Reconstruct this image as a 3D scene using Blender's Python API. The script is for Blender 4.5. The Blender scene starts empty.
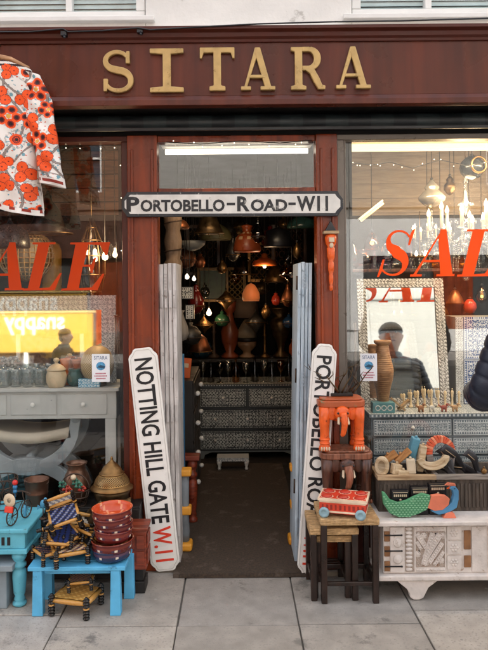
import bpy, math, random
from mathutils import Vector, Matrix, Euler
R = math.radians
random.seed(7)
sc = bpy.context.scene
col = sc.collection
D, F = 3.6, 662.0            # camera distance to the facade origin, focal length in photo pixels
ROLL = R(0.5)
CH = 1.6                     # eye height


def P(px, py, Y):
    """photo pixel + real depth -> world point (surveying helper)"""
    u, v = px - 236.0, 283.0 - py
    d = (D + Y) / F
    return Vector(((u * math.cos(ROLL) + v * math.sin(ROLL)) * d, Y, CH + (-u * math.sin(ROLL) + v * math.cos(ROLL)) * d))


def H(h):
    out = []
    for i in (0, 2, 4):
        c = int(h[i:i + 2], 16) / 255.0
        out.append(c / 12.92 if c <= 0.04045 else ((c + 0.055) / 1.055) ** 2.4)
    return tuple(out)


# ---------------------------------------------------------------- materials
MATS = {}


def nd(nt, t, **kw):
    n = nt.nodes.new(t)
    for k, v in kw.items():
        setattr(n, k, v)
    return n


def mat(name, color, rough=0.5, metal=0.0, var=0.12, vs=9.0, bump=0.15, bs=60.0, vcol=False, wood=None, wear=None,
        spec=0.5, coat=0.0, trans=0.0, alpha=1.0, emit=None, est=0.0, rv=0.15, wscale=6.0, weart=0.6, wears=14.0):
    """principled material: base colour with noise variation, optional grain, optional worn-through patches, bump"""
    if name in MATS:
        return MATS[name]
    m = bpy.data.materials.new(name)
    m.use_nodes = True
    nt = m.node_tree
    b = nt.nodes['Principled BSDF']
    L = nt.links.new
    tc = nd(nt, 'ShaderNodeTexCoord')
    no = nd(nt, 'ShaderNodeTexNoise')
    no.inputs['Scale'].default_value = vs
    no.inputs['Detail'].default_value = 6
    L(tc.outputs['Object'], no.inputs['Vector'])
    if vcol:
        at = nd(nt, 'ShaderNodeAttribute', attribute_name='Col')
        base = at.outputs['Color']
    else:
        rgb = nd(nt, 'ShaderNodeRGB')
        rgb.outputs[0].default_value = (*color, 1)
        base = rgb.outputs[0]
    if wood:
        mp = nd(nt, 'ShaderNodeMapping')
        s = {'x': (.12, 1, 1), 'y': (1, .12, 1), 'z': (1, 1, .08)}[wood[1]]
        mp.inputs['Scale'].default_value = s
        L(tc.outputs['Object'], mp.inputs['Vector'])
        wn = nd(nt, 'ShaderNodeTexNoise')
        wn.inputs['Scale'].default_value = wscale * 10
        wn.inputs['Detail'].default_value = 8
        wn.inputs['Distortion'].default_value = 0.6
        L(mp.outputs[0], wn.inputs['Vector'])
        cr = nd(nt, 'ShaderNodeValToRGB')
        cr.color_ramp.elements[0].position = .38
        cr.color_ramp.elements[1].position = .66
        L(wn.outputs[0], cr.inputs[0])
        mx = nd(nt, 'ShaderNodeMix', data_type='RGBA')
        mx.inputs[7].default_value = (*wood[0], 1)
        L(cr.outputs[0], mx.inputs[0])
        L(base, mx.inputs[6])
        base = mx.outputs[2]
    # brightness variation
    mr = nd(nt, 'ShaderNodeMapRange')
    mr.inputs[1].default_value = .3
    mr.inputs[2].default_value = .7
    mr.inputs[3].default_value = 1 - var
    mr.inputs[4].default_value = 1 + var
    L(no.outputs[0], mr.inputs[0])
    vm = nd(nt, 'ShaderNodeVectorMath', operation='SCALE')
    L(base, vm.inputs[0])
    L(mr.outputs[0], vm.inputs['Scale'])
    base = vm.outputs[0]
    if wear:
        wn2 = nd(nt, 'ShaderNodeTexNoise')
        wn2.inputs['Scale'].default_value = wears
        wn2.inputs['Detail'].default_value = 10
        wn2.inputs['Roughness'].default_value = .7
        L(tc.outputs['Object'], wn2.inputs['Vector'])
        c2 = nd(nt, 'ShaderNodeValToRGB')
        c2.color_ramp.elements[0].position = weart
        c2.color_ramp.elements[1].position = weart + .06
        L(wn2.outputs[0], c2.inputs[0])
        mx2 = nd(nt, 'ShaderNodeMix', data_type='RGBA')
        mx2.inputs[7].default_value = (*wear, 1)
        L(c2.outputs[0], mx2.inputs[0])
        L(base, mx2.inputs[6])
        base = mx2.outputs[2]
    L(base, b.inputs['Base Color'])
    rr = nd(nt, 'ShaderNodeMapRange')
    rr.inputs[1].default_value = .3
    rr.inputs[2].default_value = .7
    rr.inputs[3].default_value = max(.02, rough - rv)
    rr.inputs[4].default_value = min(1, rough + rv)
    L(no.outputs[0], rr.inputs[0])
    L(rr.outputs[0], b.inputs['Roughness'])
    b.inputs['Metallic'].default_value = metal
    b.inputs['Specular IOR Level'].default_value = spec
    b.inputs['Coat Weight'].default_value = coat
    b.inputs['Transmission Weight'].default_value = trans
    b.inputs['Alpha'].default_value = alpha
    if emit:
        b.inputs['Emission Color'].default_value = (*emit, 1)
        b.inputs['Emission Strength'].default_value = est
    if bump:
        bn = nd(nt, 'ShaderNodeTexNoise')
        bn.inputs['Scale'].default_value = bs
        bn.inputs['Detail'].default_value = 5
        L(tc.outputs['Object'], bn.inputs['Vector'])
        bp = nd(nt, 'ShaderNodeBump')
        bp.inputs['Strength'].default_value = bump
        bp.inputs['Distance'].default_value = .004
        L(bn.outputs[0], bp.inputs['Height'])
        L(bp.outputs[0], b.inputs['Normal'])
    MATS[name] = m
    return m


def pane_mat(name, r0=0.05, tint=(1, 1, 1), rough=0.0, facing=.9):
    """flat window glass: straight-through transparency with facing-dependent mirror reflection"""
    if name in MATS:
        return MATS[name]
    m = bpy.data.materials.new(name)
    m.use_nodes = True
    nt = m.node_tree
    nt.nodes.clear()
    L = nt.links.new
    o = nd(nt, 'ShaderNodeOutputMaterial')
    tr = nd(nt, 'ShaderNodeBsdfTransparent')
    tr.inputs[0].default_value = (*tint, 1)
    gl = nd(nt, 'ShaderNodeBsdfGlossy')
    gl.inputs['Roughness'].default_value = rough
    lw = nd(nt, 'ShaderNodeLayerWeight')
    lw.inputs['Blend'].default_value = .5
    pw = nd(nt, 'ShaderNodeMath', operation='POWER')
    pw.inputs[1].default_value = 4
    L(lw.outputs['Facing'], pw.inputs[0])
    ma = nd(nt, 'ShaderNodeMath', operation='MULTIPLY_ADD')
    ma.inputs[1].default_value = facing - r0
    ma.inputs[2].default_value = r0
    L(pw.outputs[0], ma.inputs[0])
    mx = nd(nt, 'ShaderNodeMixShader')
    L(ma.outputs[0], mx.inputs[0])
    L(tr.outputs[0], mx.inputs[1])
    L(gl.outputs[0], mx.inputs[2])
    L(mx.outputs[0], o.inputs[0])
    MATS[name] = m
    return m


def emat(name, color, strength):
    if name in MATS:
        return MATS[name]
    m = mat(name, color, .4, bump=0, emit=color, est=strength)
    return m


# ---------------------------------------------------------------- mesh builder
class MB:
    def __init__(s, c=(1, 1, 1)):
        s.v, s.f, s.fc, s.sm = [], [], [], []
        s.c = c
        s.T = Matrix.Identity(4)
        s.hasc = False

    def col(s, c):
        s.c = c
        s.hasc = True
        return s

    def add(s, verts, faces, smooth=False, cols=None):
        o = len(s.v)
        T = s.T
        s.v += [T @ Vector(p) for p in verts]
        for i, f in enumerate(faces):
            s.f.append([o + k for k in f])
            s.fc.append(cols[i] if cols else s.c)
            s.sm.append(smooth)
        if cols:
            s.hasc = True
        return s

    def box(s, c, d, rot=None):
        x, y, z = d[0] / 2, d[1] / 2, d[2] / 2
        vs = [Vector(p) for p in ((-x, -y, -z), (x, -y, -z), (x, y, -z), (-x, y, -z), (-x, -y, z), (x, -y, z), (x, y, z), (-x, y, z))]
        if rot:
            m = Euler(rot).to_matrix()
            vs = [m @ p for p in vs]
        c = Vector(c)
        return s.add([p + c for p in vs], [(0, 3, 2, 1), (4, 5, 6, 7), (0, 1, 5, 4), (1, 2, 6, 5), (2, 3, 7, 6), (3, 0, 4, 7)])

    def bb(s, x0, x1, y0, y1, z0, z1):
        return s.box(((x0 + x1) / 2, (y0 + y1) / 2, (z0 + z1) / 2), (abs(x1 - x0), abs(y1 - y0), abs(z1 - z0)))

    def tube(s, pts, r, n=8, closed=False, caps=True, flat=1.0):
        pts = [Vector(p) for p in pts]
        k = len(pts)
        rs = r if isinstance(r, (list, tuple)) else [r] * k
        vs = []
        up = None
        for i, p in enumerate(pts):
            if closed:
                t = pts[(i + 1) % k] - pts[i - 1]
            else:
                t = pts[min(i + 1, k - 1)] - pts[max(i - 1, 0)]
            if t.length < 1e-9:
                t = Vector((0, 0, 1))
            t.normalize()
            if up is None:
                up = Vector((0, 1, 0)) if abs(t.y) < .9 else Vector((1, 0, 0))
            a = up - t * up.dot(t)
            if a.length < 1e-6:
                a = Vector((1, 0, 0)) - t * t.x
            a.normalize()
            up = a
            b = t.cross(a)
            for j in range(n):
                w = 2 * math.pi * j / n
                vs.append(p + a * (rs[i] * math.cos(w) * flat) + b * (rs[i] * math.sin(w)))
        fs = []
        for i in range(k if closed else k - 1):
            i2 = (i + 1) % k
            for j in range(n):
                j2 = (j + 1) % n
                fs.append((i * n + j, i * n + j2, i2 * n + j2, i2 * n + j))
        if caps and not closed:
            fs.append(tuple(range(n))[::-1])
            fs.append(tuple((k - 1) * n + j for j in range(n)))
        return s.add(vs, fs, True)

    def cyl(s, p0, p1, r0, r1=None, n=12):
        return s.tube([p0, p1], [r0, r0 if r1 is None else r1], n)

    def lathe(s, prof, n=24, o=(0, 0, 0), cols=None, sx=1, sy=1, ring=None):
        o = Vector(o)
        k = len(prof)
        vs = []
        for r, z in prof:
            for j in range(n):
                w = 2 * math.pi * j / n
                rr = r * (ring(w) if ring else 1)
                vs.append(o + Vector((rr * math.cos(w) * sx, rr * math.sin(w) * sy, z)))
        fs, fc = [], []
        for i in range(k - 1):
            for j in range(n):
                j2 = (j + 1) % n
                fs.append((i * n + j, i * n + j2, (i + 1) * n + j2, (i + 1) * n + j))
                fc.append(cols(i, j) if cols else s.c)
        if prof[0][0] > 1e-4:
            fs.append(tuple(range(n))[::-1]); fc.append(cols(0, 0) if cols else s.c)
        if prof[-1][0] > 1e-4:
            fs.append(tuple((k - 1) * n + j for j in range(n))); fc.append(cols(k - 2, 0) if cols else s.c)
        return s.add(vs, fs, True, fc if cols else None)

    def sph(s, c, r, n=14, m=9):
        r = (r, r, r) if not isinstance(r, (tuple, list)) else r
        c = Vector(c)
        vs = [c + Vector((0, 0, -r[2]))]
        for i in range(1, m):
            a = math.pi * i / m
            for j in range(n):
                w = 2 * math.pi * j / n
                vs.append(c + Vector((r[0] * math.sin(a) * math.cos(w), r[1] * math.sin(a) * math.sin(w), -r[2] * math.cos(a))))
        vs.append(c + Vector((0, 0, r[2])))
        fs = [(0, 1 + (j + 1) % n, 1 + j) for j in range(n)]
        for i in range(m - 2):
            for j in range(n):
                a, b = 1 + i * n + j, 1 + i * n + (j + 1) % n
                fs.append((a, b, b + n, a + n))
        e = len(vs) - 1
        q = 1 + (m - 2) * n
        fs += [(q + j, q + (j + 1) % n, e) for j in range(n)]
        return s.add(vs, fs, True)

    def prism(s, pts, y0, y1, plane='xz'):
        """extrude a 2-D outline; 'xz' along y, 'xy' along z, 'yz' along x"""
        def m3(p, d):
            return {'xz': (p[0], d, p[1]), 'xy': (p[0], p[1], d), 'yz': (d, p[0], p[1])}[plane]
        n = len(pts)
        area = sum(pts[i][0] * pts[(i + 1) % n][1] - pts[(i + 1) % n][0] * pts[i][1] for i in range(n))
        if area < 0:
            pts = pts[::-1]
        vs = [m3(p, y0) for p in pts] + [m3(p, y1) for p in pts]
        flip = (plane == 'xz') == (y1 > y0)
        fs = [tuple(range(n)), tuple(range(n, 2 * n))[::-1]]
        for i in range(n):
            j = (i + 1) % n
            fs.append((i, i + n, j + n, j))
        if not flip:
            fs = [f[::-1] for f in fs]
        return s.add(vs, fs)

    def grid(s, fn, nu, nv, cf=None, smooth=True):
        """fn(u,v) -> point, cf(u,v) -> colour per face"""
        vs = [fn(i / nu, j / nv) for j in range(nv + 1) for i in range(nu + 1)]
        fs, fc = [], []
        for j in range(nv):
            for i in range(nu):
                a = j * (nu + 1) + i
                fs.append((a, a + 1, a + nu + 2, a + nu + 1))
                fc.append(cf((i + .5) / nu, (j + .5) / nv) if cf else s.c)
        return s.add(vs, fs, smooth, fc)

    def panel(s, x0, x1, z0, z1, y, cf, res=.004):
        """front-facing painted panel; cf(x,z from lower-left in metres, W, H)"""
        W, Hh = x1 - x0, z1 - z0
        nu, nv = max(1, round(W / res)), max(1, round(Hh / res))
        return s.grid(lambda u, v: (x0 + u * W, y, z0 + v * Hh), nu, nv, lambda u, v: cf(u * W, v * Hh, W, Hh), False)

    def ribbon(s, path, widths, y0, y1, sh=0.0):
        L_, R_ = [], []
        k = len(path)
        for i in range(k):
            a, b = path[max(0, i - 1)], path[min(k - 1, i + 1)]
            t = Vector((b[0] - a[0], b[1] - a[1])).normalized()
            w = widths[i] / 2
            L_.append((path[i][0] - t.y * w, path[i][1] + t.x * w))
            R_.append((path[i][0] + t.y * w, path[i][1] - t.x * w))
        for i in range(k - 1):      # quads keep concave ribbons well-formed
            q = [L_[i], L_[i + 1], R_[i + 1], R_[i]]
            q = [(p[0] + sh * p[1], p[1]) for p in q]
            vs = [(p[0], y0, p[1]) for p in q] + [(p[0], y1, p[1]) for p in q]
            fs = [(0, 1, 2, 3), (7, 6, 5, 4), (0, 4, 5, 1), (2, 6, 7, 3)]
            if i == 0:
                fs.append((3, 7, 4, 0))
            if i == k - 2:
                fs.append((1, 5, 6, 2))
            s.add(vs, fs)
        return s

    def text(s, txt, x0, x1, z0, z1, y0, y1, bold=0.0, sp=1.0):
        """built-in sans lettering fitted into a rectangle facing -Y (thickness y0..y1)"""
        cu = bpy.data.curves.new('t', 'FONT')
        cu.body = txt
        cu.offset = bold
        cu.space_character = sp
        cu.resolution_u = 3
        ob = bpy.data.objects.new('t', cu)
        col.objects.link(ob)
        dg = bpy.context.evaluated_depsgraph_get()
        me = bpy.data.meshes.new_from_object(ob.evaluated_get(dg))
        bpy.data.objects.remove(ob)
        bpy.data.curves.remove(cu)
        if not len(me.vertices):
            return s
        xs = [v.co.x for v in me.vertices]; ys = [v.co.y for v in me.vertices]
        ax, bx, ay, by = min(xs), max(xs), min(ys), max(ys)
        n = len(me.vertices)
        q = [((v.co.x - ax) / (bx - ax) * (x1 - x0) + x0, (v.co.y - ay) / (by - ay) * (z1 - z0) + z0) for v in me.vertices]
        vs = [(a, y0, b) for a, b in q] + [(a, y1, b) for a, b in q]
        fs = []
        edge = {}
        for p in me.polygons:
            f = list(p.vertices)
            if p.normal.z < 0:
                f = f[::-1]
            fs.append(tuple(f)); fs.append(tuple(i + n for i in f[::-1]))
            for i in range(len(f)):
                a, b = f[i], f[(i + 1) % len(f)]
                edge[(a, b)] = 1
        for a, b in edge:
            if (b, a) not in edge:
                fs.append((a, a + n, b + n, b))
        bpy.data.meshes.remove(me)
        return s.add(vs, fs)

    def build(s, name, material, parent=None, bevel=0.0, w=False, sub=0, kind=None):
        me = bpy.data.meshes.new(name)
        vs = s.v
        if w and parent is not None:
            M = Matrix.Identity(4)
            q = parent
            while q is not None:
                M = q.matrix_basis @ M
                q = q.parent
            M = M.inverted()
            vs = [M @ p for p in vs]
        me.from_pydata([tuple(p) for p in vs], [], s.f)
        me.materials.append(material)
        me.polygons.foreach_set('use_smooth', s.sm)
        if s.hasc:
            at = me.color_attributes.new('Col', 'FLOAT_COLOR', 'CORNER')
            buf = []
            for f, c in zip(s.f, s.fc):
                buf += [c[0], c[1], c[2], 1.0] * len(f)
            at.data.foreach_set('color', buf)
        me.update()
        o = bpy.data.objects.new(name, me)
        col.objects.link(o)
        if parent is not None:
            o.parent = parent
        if bevel:
            bm = o.modifiers.new('edge', 'BEVEL')
            bm.width = bevel
            bm.segments = 2
            bm.limit_method = 'ANGLE'
            bm.angle_limit = R(40)
        if sub:
            sm = o.modifiers.new('sub', 'SUBSURF')
            sm.levels = sm.render_levels = sub
        if kind:
            o['kind'] = kind
        return o


def tag(o, label, cat, group=None):
    o['label'] = label
    o['category'] = cat
    if group:
        o['group'] = group
    return o


def thing(name, label, cat, loc=(0, 0, 0), rot=(0, 0, 0), group=None):
    o = bpy.data.objects.new(name, None)
    o.empty_display_size = .05
    o.location = loc
    o.rotation_euler = rot
    o.matrix_basis = Matrix.LocRotScale(Vector(loc), Euler(rot), None)
    col.objects.link(o)
    return tag(o, label, cat, group)


def kids(o):
    return [c for c in ALLCH() if c.parent == o]


def ALLCH():
    return list(col.objects)


def copy_tree(o, label=None, loc=None, rot=None, parent=None, scale=None):
    c = o.copy()
    col.objects.link(c)
    if parent is not None:
        c.parent = parent
    if label:
        c['label'] = label
    if loc is not None:
        c.location = loc
    if rot is not None:
        c.rotation_euler = rot
    if scale:
        c.scale = (scale,) * 3
    for ch in [q for q in col.objects if q.parent == o]:
        copy_tree(ch, parent=c)
    return c


def rnd(a, b):
    return a + (b - a) * random.random()


def hsh(i, j, k=0):
    x = math.sin(i * 127.1 + j * 311.7 + k * 74.7) * 43758.5453
    return x - math.floor(x)


def mixc(a, b, t):
    return tuple(x + (y - x) * t for x, y in zip(a, b))


# ---------------------------------------------------------------- materials of the place
m_fascia = mat('fascia_paint', H('59230f'), .34, spec=.35, var=.2, vs=3.5, wood=(H('471708'), 'z'), wscale=1.2, bump=.12, bs=25, wear=H('7a4032'), weart=.70, wears=5)
m_trim = mat('mahogany_trim', H('4a1d12'), .38, spec=.35, var=.15, bump=.1)
m_post = mat('mahogany_post', H('873612'), .28, spec=.4, var=.22, vs=5, wood=(H('5e2410'), 'z'), bump=.12, wscale=2.2, wear=H('a3552c'), weart=.68, wears=18)
m_dark = mat('blackened_wood', H('17120f'), .55, var=.25)
m_gold = mat('gold_letter', H('b3945f'), .38, metal=.35, var=.18, vs=18, bump=.2, wear=H('8f7040'), weart=.62, wears=16)
m_stucco = mat('white_stucco', H('d8d5d0'), .8, var=.07, vs=5, bump=.45, bs=40, wear=H('b2aea8'), weart=.64, wears=6)
m_white = mat('white_paint', H('dad8d4'), .5, var=.05, bump=.12)
m_greyw = mat('grey_paint', H('bcbcba'), .5, var=.08, bump=.12, wear=H('888c90'), weart=.66, wears=20)
m_sign = mat('enamel_white', H('e6e3de'), .32, var=.05, bump=.05, wear=H('b9b0a4'), weart=.68, wears=16)
m_signold = mat('enamel_old', H('d3d0ca'), .45, var=.14, vs=14, bump=.1, wear=H('6b625a'), weart=.63, wears=22)
m_black = mat('black_paint', H('15151a'), .4, var=.2, bump=.08)
m_blackworn = mat('black_paint_worn', H('26262a'), .5, var=.2, wear=H('9a978f'), weart=.6, wears=30)
m_red = mat('red_paint', H('d8381f'), .4, var=.08, bump=.05)
m_sale = mat('sale_vinyl', H('ff5518'), .7, spec=.2, var=.03, bump=0, emit=None)
m_stone = mat('paving', (1, 1, 1), .85, vcol=True, var=.16, vs=11, bump=.7, bs=190, wear=H('74706b'), weart=.58, wears=4)


def paving_marks(m):
    nt = m.node_tree
    b = nt.nodes['Principled BSDF']
    src = b.inputs['Base Color'].links[0].from_socket
    tc = nd(nt, 'ShaderNodeTexCoord')
    for scale, thr, dark, rndm in ((9.0, .045, (.20, .19, .18), 1.0), (5.0, .035, (.52, .50, .47), 1.0), (60, .20, (.25, .23, .21), 1.0)):
        vo = nd(nt, 'ShaderNodeTexVoronoi')
        vo.inputs['Scale'].default_value = scale
        nt.links.new(tc.outputs['Object'], vo.inputs['Vector'])
        lt = nd(nt, 'ShaderNodeMapRange')
        lt.inputs[1].default_value = thr * 1.8
        lt.inputs[2].default_value = thr
        lt.inputs[3].default_value = 0
        lt.inputs[4].default_value = .55
        nt.links.new(vo.outputs['Distance'], lt.inputs[0])
        mx = nd(nt, 'ShaderNodeMix', data_type='RGBA')
        mx.inputs[7].default_value = (*dark, 1)
        nt.links.new(lt.outputs[0], mx.inputs[0])
        nt.links.new(src, mx.inputs[6])
        src = mx.outputs[2]
    nt.links.new(src, b.inputs['Base Color'])


paving_marks(m_stone)
m_grout = mat('grout', H('5a5753'), .95, var=.2, bump=.5)
m_asphalt = mat('asphalt', (.05, .05, .052), .9, var=.25, vs=40, bump=.8, bs=300)
m_mat = mat('coir', H('463a30'), .97, var=.45, vs=90, bump=1.0, bs=380, wear=H('5c5046'), weart=.56, wears=7)
m_glass = pane_mat('shop_glass', .06, (.97, .98, .97))
m_glassr = pane_mat('shop_glass_bright', .07, (.97, .98, .97))
m_glasst = pane_mat('transom_glass', .10, (.97, .98, .97))
m_clear = pane_mat('clear_glass', .10, (.93, .95, .95), .02)
m_smoke = pane_mat('smoked_glass', .10, (.45, .42, .40), .03)
m_amber = pane_mat('amber_glass', .10, (.75, .42, .12), .04)
m_mirror = mat('silvered_mirror', (.86, .87, .87), .02, metal=1, var=.02, bump=0, rv=.015)
m_teal = mat('turquoise_paint', H('5fb0c4'), .5, var=.16, bump=.35, wear=H('477a86'), weart=.60, wears=22)
m_sky = mat('sky_blue_paint', H('55a8d2'), .5, var=.15, bump=.35, wear=H('3a7ea2'), weart=.60, wears=24)
m_brass = mat('aged_brass', H('80603a'), .4, metal=.85, var=.3, vs=30, bump=.2)
m_brassd = mat('dark_brass', H('5a4730'), .42, metal=.85, var=.35, vs=25, bump=.2)
m_iron = mat('rusty_wire', H('4a3a30'), .6, metal=.5, var=.3)
m_vcol = mat('painted', (1, 1, 1), .5, vcol=True, var=.08, bump=.12)
m_vgloss = mat('lacquered', (1, 1, 1), .22, vcol=True, var=.08, bump=.05)
m_cloth = mat('printed_cotton', (1, 1, 1), .9, vcol=True, var=.05, bump=.25, bs=500)
m_bone = mat('bone_inlay', (1, 1, 1), .42, vcol=True, var=.1, vs=30, bump=.08)
m_carv = mat('whitewash_carved', H('d5ccc5'), .72, var=.12, vs=20, bump=.45, bs=90, wear=H('a3907f'), weart=.61, wears=26)
m_carvr = mat('rubbed_carving', H('b0a296'), .8, var=.2, bump=.35, bs=80, wear=H('8c6d52'), weart=.58, wears=30)
m_worn = mat('bare_wood_patch', H('8d6340'), .7, var=.25, vs=30)
m_rush = mat('woven_rush', H('c9a577'), .8, var=.22, vs=70, bump=1.0, bs=260, wood=(H('8f6f45'), 'x'), wscale=13)
m_dkleg = mat('ebony_wood', H('1e1410'), .35, var=.3, wood=(H('2e1c14'), 'z'))
m_orange = mat('orange_lacquer', H('dc5a18'), .36, var=.2, vs=16, bump=.5, bs=45, wear=H('8c3212'), weart=.61, wears=22)
m_redbr = mat('red_brown_lacquer', H('8a3a22'), .4, var=.2, wood=(H('5c2214'), 'x'))
m_dkwood = mat('dark_carved_wood', H('5a3626'), .38, var=.25, wood=(H('2a1610'), 'z'), bump=.3)
m_midw = mat('copper_wood', H('8f5a42'), .36, var=.22, wood=(H('57301f'), 'z'))
m_box = mat('pale_crate_wood', H('b59a78'), .7, var=.15, wood=(H('8a6d4c'), 'x'), bump=.3)
m_boxd = mat('grey_crate_wood', H('5d5248'), .75, var=.2, wood=(H('3c332b'), 'z'), bump=.4)
m_vasew = mat('turned_wood', H('b98b62'), .5, var=.15, wood=(H('8f6542'), 'x'))
m_navy = mat('navy_nylon', H('151b2b'), .45, var=.1, bump=.25, bs=120)
m_skin = mat('skin', H('c49a82'), .55, var=.06, bump=.1)
m_hair = mat('brown_hair', H('4f3626'), .6, var=.3, vs=40, bump=.6, bs=120)
m_denim = mat('dark_denim', H('20283a'), .85, var=.1, bump=.3, bs=300)
m_greycloth = mat('grey_wool', H('6d6c6c'), .9, var=.12, bump=.4, bs=260)
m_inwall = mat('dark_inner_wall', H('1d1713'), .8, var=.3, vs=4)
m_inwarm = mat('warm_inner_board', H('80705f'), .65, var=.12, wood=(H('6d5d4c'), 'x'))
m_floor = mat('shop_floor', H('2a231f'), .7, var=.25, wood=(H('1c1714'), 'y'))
m_terra = mat('terracotta_glaze', H('b4552a'), .35, var=.2, vs=20)
m_cream = mat('cream_ceramic', H('c9b598'), .4, var=.12, vs=20)
m_bulb = emat('bulb_glow', (1, .66, .34), 2.2)
m_tube = emat('tube_glow', (1, .70, .36), .42)
m_fairy = emat('fairy_glow', (1, .82, .55), 1.2)
m_shadelit = mat('lit_shade', H('d8743a'), .6, emit=(1, .36, .12), est=.02)
# ================================================================ SETTING
GY = .17                      # glass plane


def structure(mb, name, m, bevel=0, kind='structure'):
    return mb.build(name, m, None, bevel, kind=kind)


# pavement of big flags, joints running out from the wall, staggered across
b = MB()
xs = [-0.861 + .571 * k for k in range(-9, 13)]
stag = {-1: -.39, 0: -.503, 1: -.503, 2: -.497, 3: -.371}
for i in range(len(xs) - 1):
    k = i - 9
    y = stag.get(k, -.371 - .25 * hsh(k, 3))
    cuts = [.16, y, y - .86, y - 1.74, y - 2.6]
    for j in range(len(cuts) - 1):
        y1, y0 = cuts[j], max(cuts[j + 1], -3.1)
        if y1 <= -3.1:
            continue
        t = .74 + .28 * hsh(k, j, 5)
        b.col(tuple(t * q for q in mixc(H('a39d97'), H('aea69c'), hsh(k, j, 8))))
        g = .004
        x0, x1 = xs[i] + g + .003 * (hsh(k, j, 11) - .5), xs[i + 1] - g - .003 * (hsh(k, j, 12) - .5)
        dz = .004 * hsh(k, j, 2) - .004
        b.bb(x0, x1, y0 + g, y1 - g, -.08, dz)
structure(b, 'pavement', m_stone, .004)
b = MB(); b.bb(-6, 6.6, -3.1, .16, -.2, -.012); structure(b, 'pavement_bed', m_grout)
b = MB(); 
for i in range(14):
    b.bb(-6 + i * .9, -6 + i * .9 + .89, -3.25, -3.105, -.2, -.006)
structure(b, 'kerb', mat('kerb_stone', H('7d7975'), .8, bump=.4), .012)
b = MB(); b.add([(-60, -9.5, -.125), (60, -9.5, -.125), (60, -3.2, -.125), (-60, -3.2, -.125)], [(0, 1, 2, 3)])
structure(b, 'road', m_asphalt)
b = MB(); b.bb(-40, 40, -11.2, -9.5, -.3, -.01); structure(b, 'far_pavement', mat('far_flags', H('8b8681'), .85, bump=.4))
b = MB(); b.add([(-200, -200, -.31), (200, -200, -.31), (200, 200, -.31), (-200, 200, -.31)], [(0, 1, 2, 3)])
structure(b, 'ground', m_asphalt)

# ================================================================ THE SHOP
shop = thing('shop_building', 'white rendered shop building with brown fascia and gold lettering SITARA', 'shop', (0, .15, 0))
FY0 = -.12                    # fascia face
# upper rendered wall with two window openings
b = MB()
ZT = 10.2  # unseen upper storeys raised so the wall keeps sun off the pavement
b.bb(-.493, .66, .10, .35, 2.94, ZT)
b.bb(-1.85, -.493, .10, .35, 2.94, 3.085)
b.bb(.66, 2.2, .10, .35, 2.94, 3.085)
b.bb(-3.2, -1.85, .10, .35, 2.94, ZT)
b.bb(2.2, 3.2, .10, .35, 2.94, ZT)
b.bb(-1.85, -.493, .10, .35, 4.4, ZT)
b.bb(.66, 2.2, .10, .35, 4.4, ZT)
b.bb(-3.2, 3.2, .04, .099, 2.945, 3.015)
b.build('rendered_wall', m_stucco, shop, .006, w=True)
for x0, x1, mull in ((-1.84, -.50, (-.93, -1.36)), (.667, 2.19, (1.10, 1.62))):
    b = MB()
    zb = 3.088
    b.bb(x0, x1, .13, .20, zb, zb + .05); b.bb(x0, x1, .13, .20, 4.34, 4.395)
    b.bb(x0, x0 + .05, .13, .20, zb + .051, 4.339); b.bb(x1 - .05, x1, .13, .20, zb + .051, 4.339)
    for q in mull:
        b.bb(q - .018, q + .018, .135, .19, zb + .051, 4.339)
    b.bb(x0 - .06, x1 + .06, .06, .128, zb - .03, zb - .002)
    wf = b.build('window_frame', m_white, shop, .004, w=True)
    b = MB(); b.bb(x0 + .04, x1 - .04, .165, .171, zb + .03, 4.36)
    b.build('window_pane', pane_mat('upper_glass', .04), wf, w=True)
    b = MB()
    for k in range(42):
        b.box(((x0 + x1) / 2, .215, zb + .05 + k * .03), (x1 - x0 - .04, .030, .002), (R(68), 0, 0))
    b.build('blind', mat('pale_blind', H('b3c6c6'), .6), wf, w=True)
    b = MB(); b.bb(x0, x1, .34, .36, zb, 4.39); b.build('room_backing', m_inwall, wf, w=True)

# fascia board with mouldings
b = MB()
b.bb(-2.6, 2.6, FY0, FY0 + .03, 2.586, 2.865)
for k in (-1.45, .03, 1.62):
    b.bb(k, k + .006, FY0 - .0015, FY0 - .0003, 2.59, 2.86)
fas = b.build('fascia', m_fascia, shop, .002, w=True)
b = MB()
prof = [(FY0 + .03, 2.862), (FY0 - .012, 2.862), (FY0 - .016, 2.875), (FY0 - .03, 2.885), (FY0 - .036, 2.905), (FY0 - .06, 2.915), (FY0 - .06, 2.932), (FY0 + .2, 2.938), (FY0 + .2, 2.862)]
b.prism(prof, -2.6, 2.6, 'yz')
b.build('cornice', m_trim, fas, .002, w=True)
b = MB()
b.prism([(FY0 + .03, 2.584), (FY0 - .008, 2.584), (FY0 - .014, 2.572), (FY0 - .02, 2.56), (FY0 - .022, 2.532), (FY0 + .03, 2.528)], -2.6, 2.6, 'yz')
b.build('lower_moulding', m_fascia, fas, .002, w=True)
b = MB()
b.bb(-2.6, 2.6, FY0 + .031, .30, 2.545, 2.56)
b.bb(-2.6, 2.6, .19, .30, 2.43, 2.544)
b.build('soffit', m_dark, shop, w=True)

# folded awning under the fascia
aw = thing('awning_roller', 'rolled dark striped awning tucked under the brown fascia', 'awning', (0, .05, 2.49))
b = MB()
n = 40
for i in range(n):
    x0, x1 = -2.5 + i * .125, -2.5 + (i + 1) * .125
    b.col(H('10171a') if i % 2 else H('232c2e'))
    b.tube([(x0, .07, 2.489), (x1, .07, 2.489)], .043, 10, caps=False)
b.build('striped_cloth', m_vcol, aw, w=True)
b = MB(); b.bb(-2.5, 2.5, .015, .028, 2.435, 2.452); b.build('front_bar', m_black, aw, .002, w=True)


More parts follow.
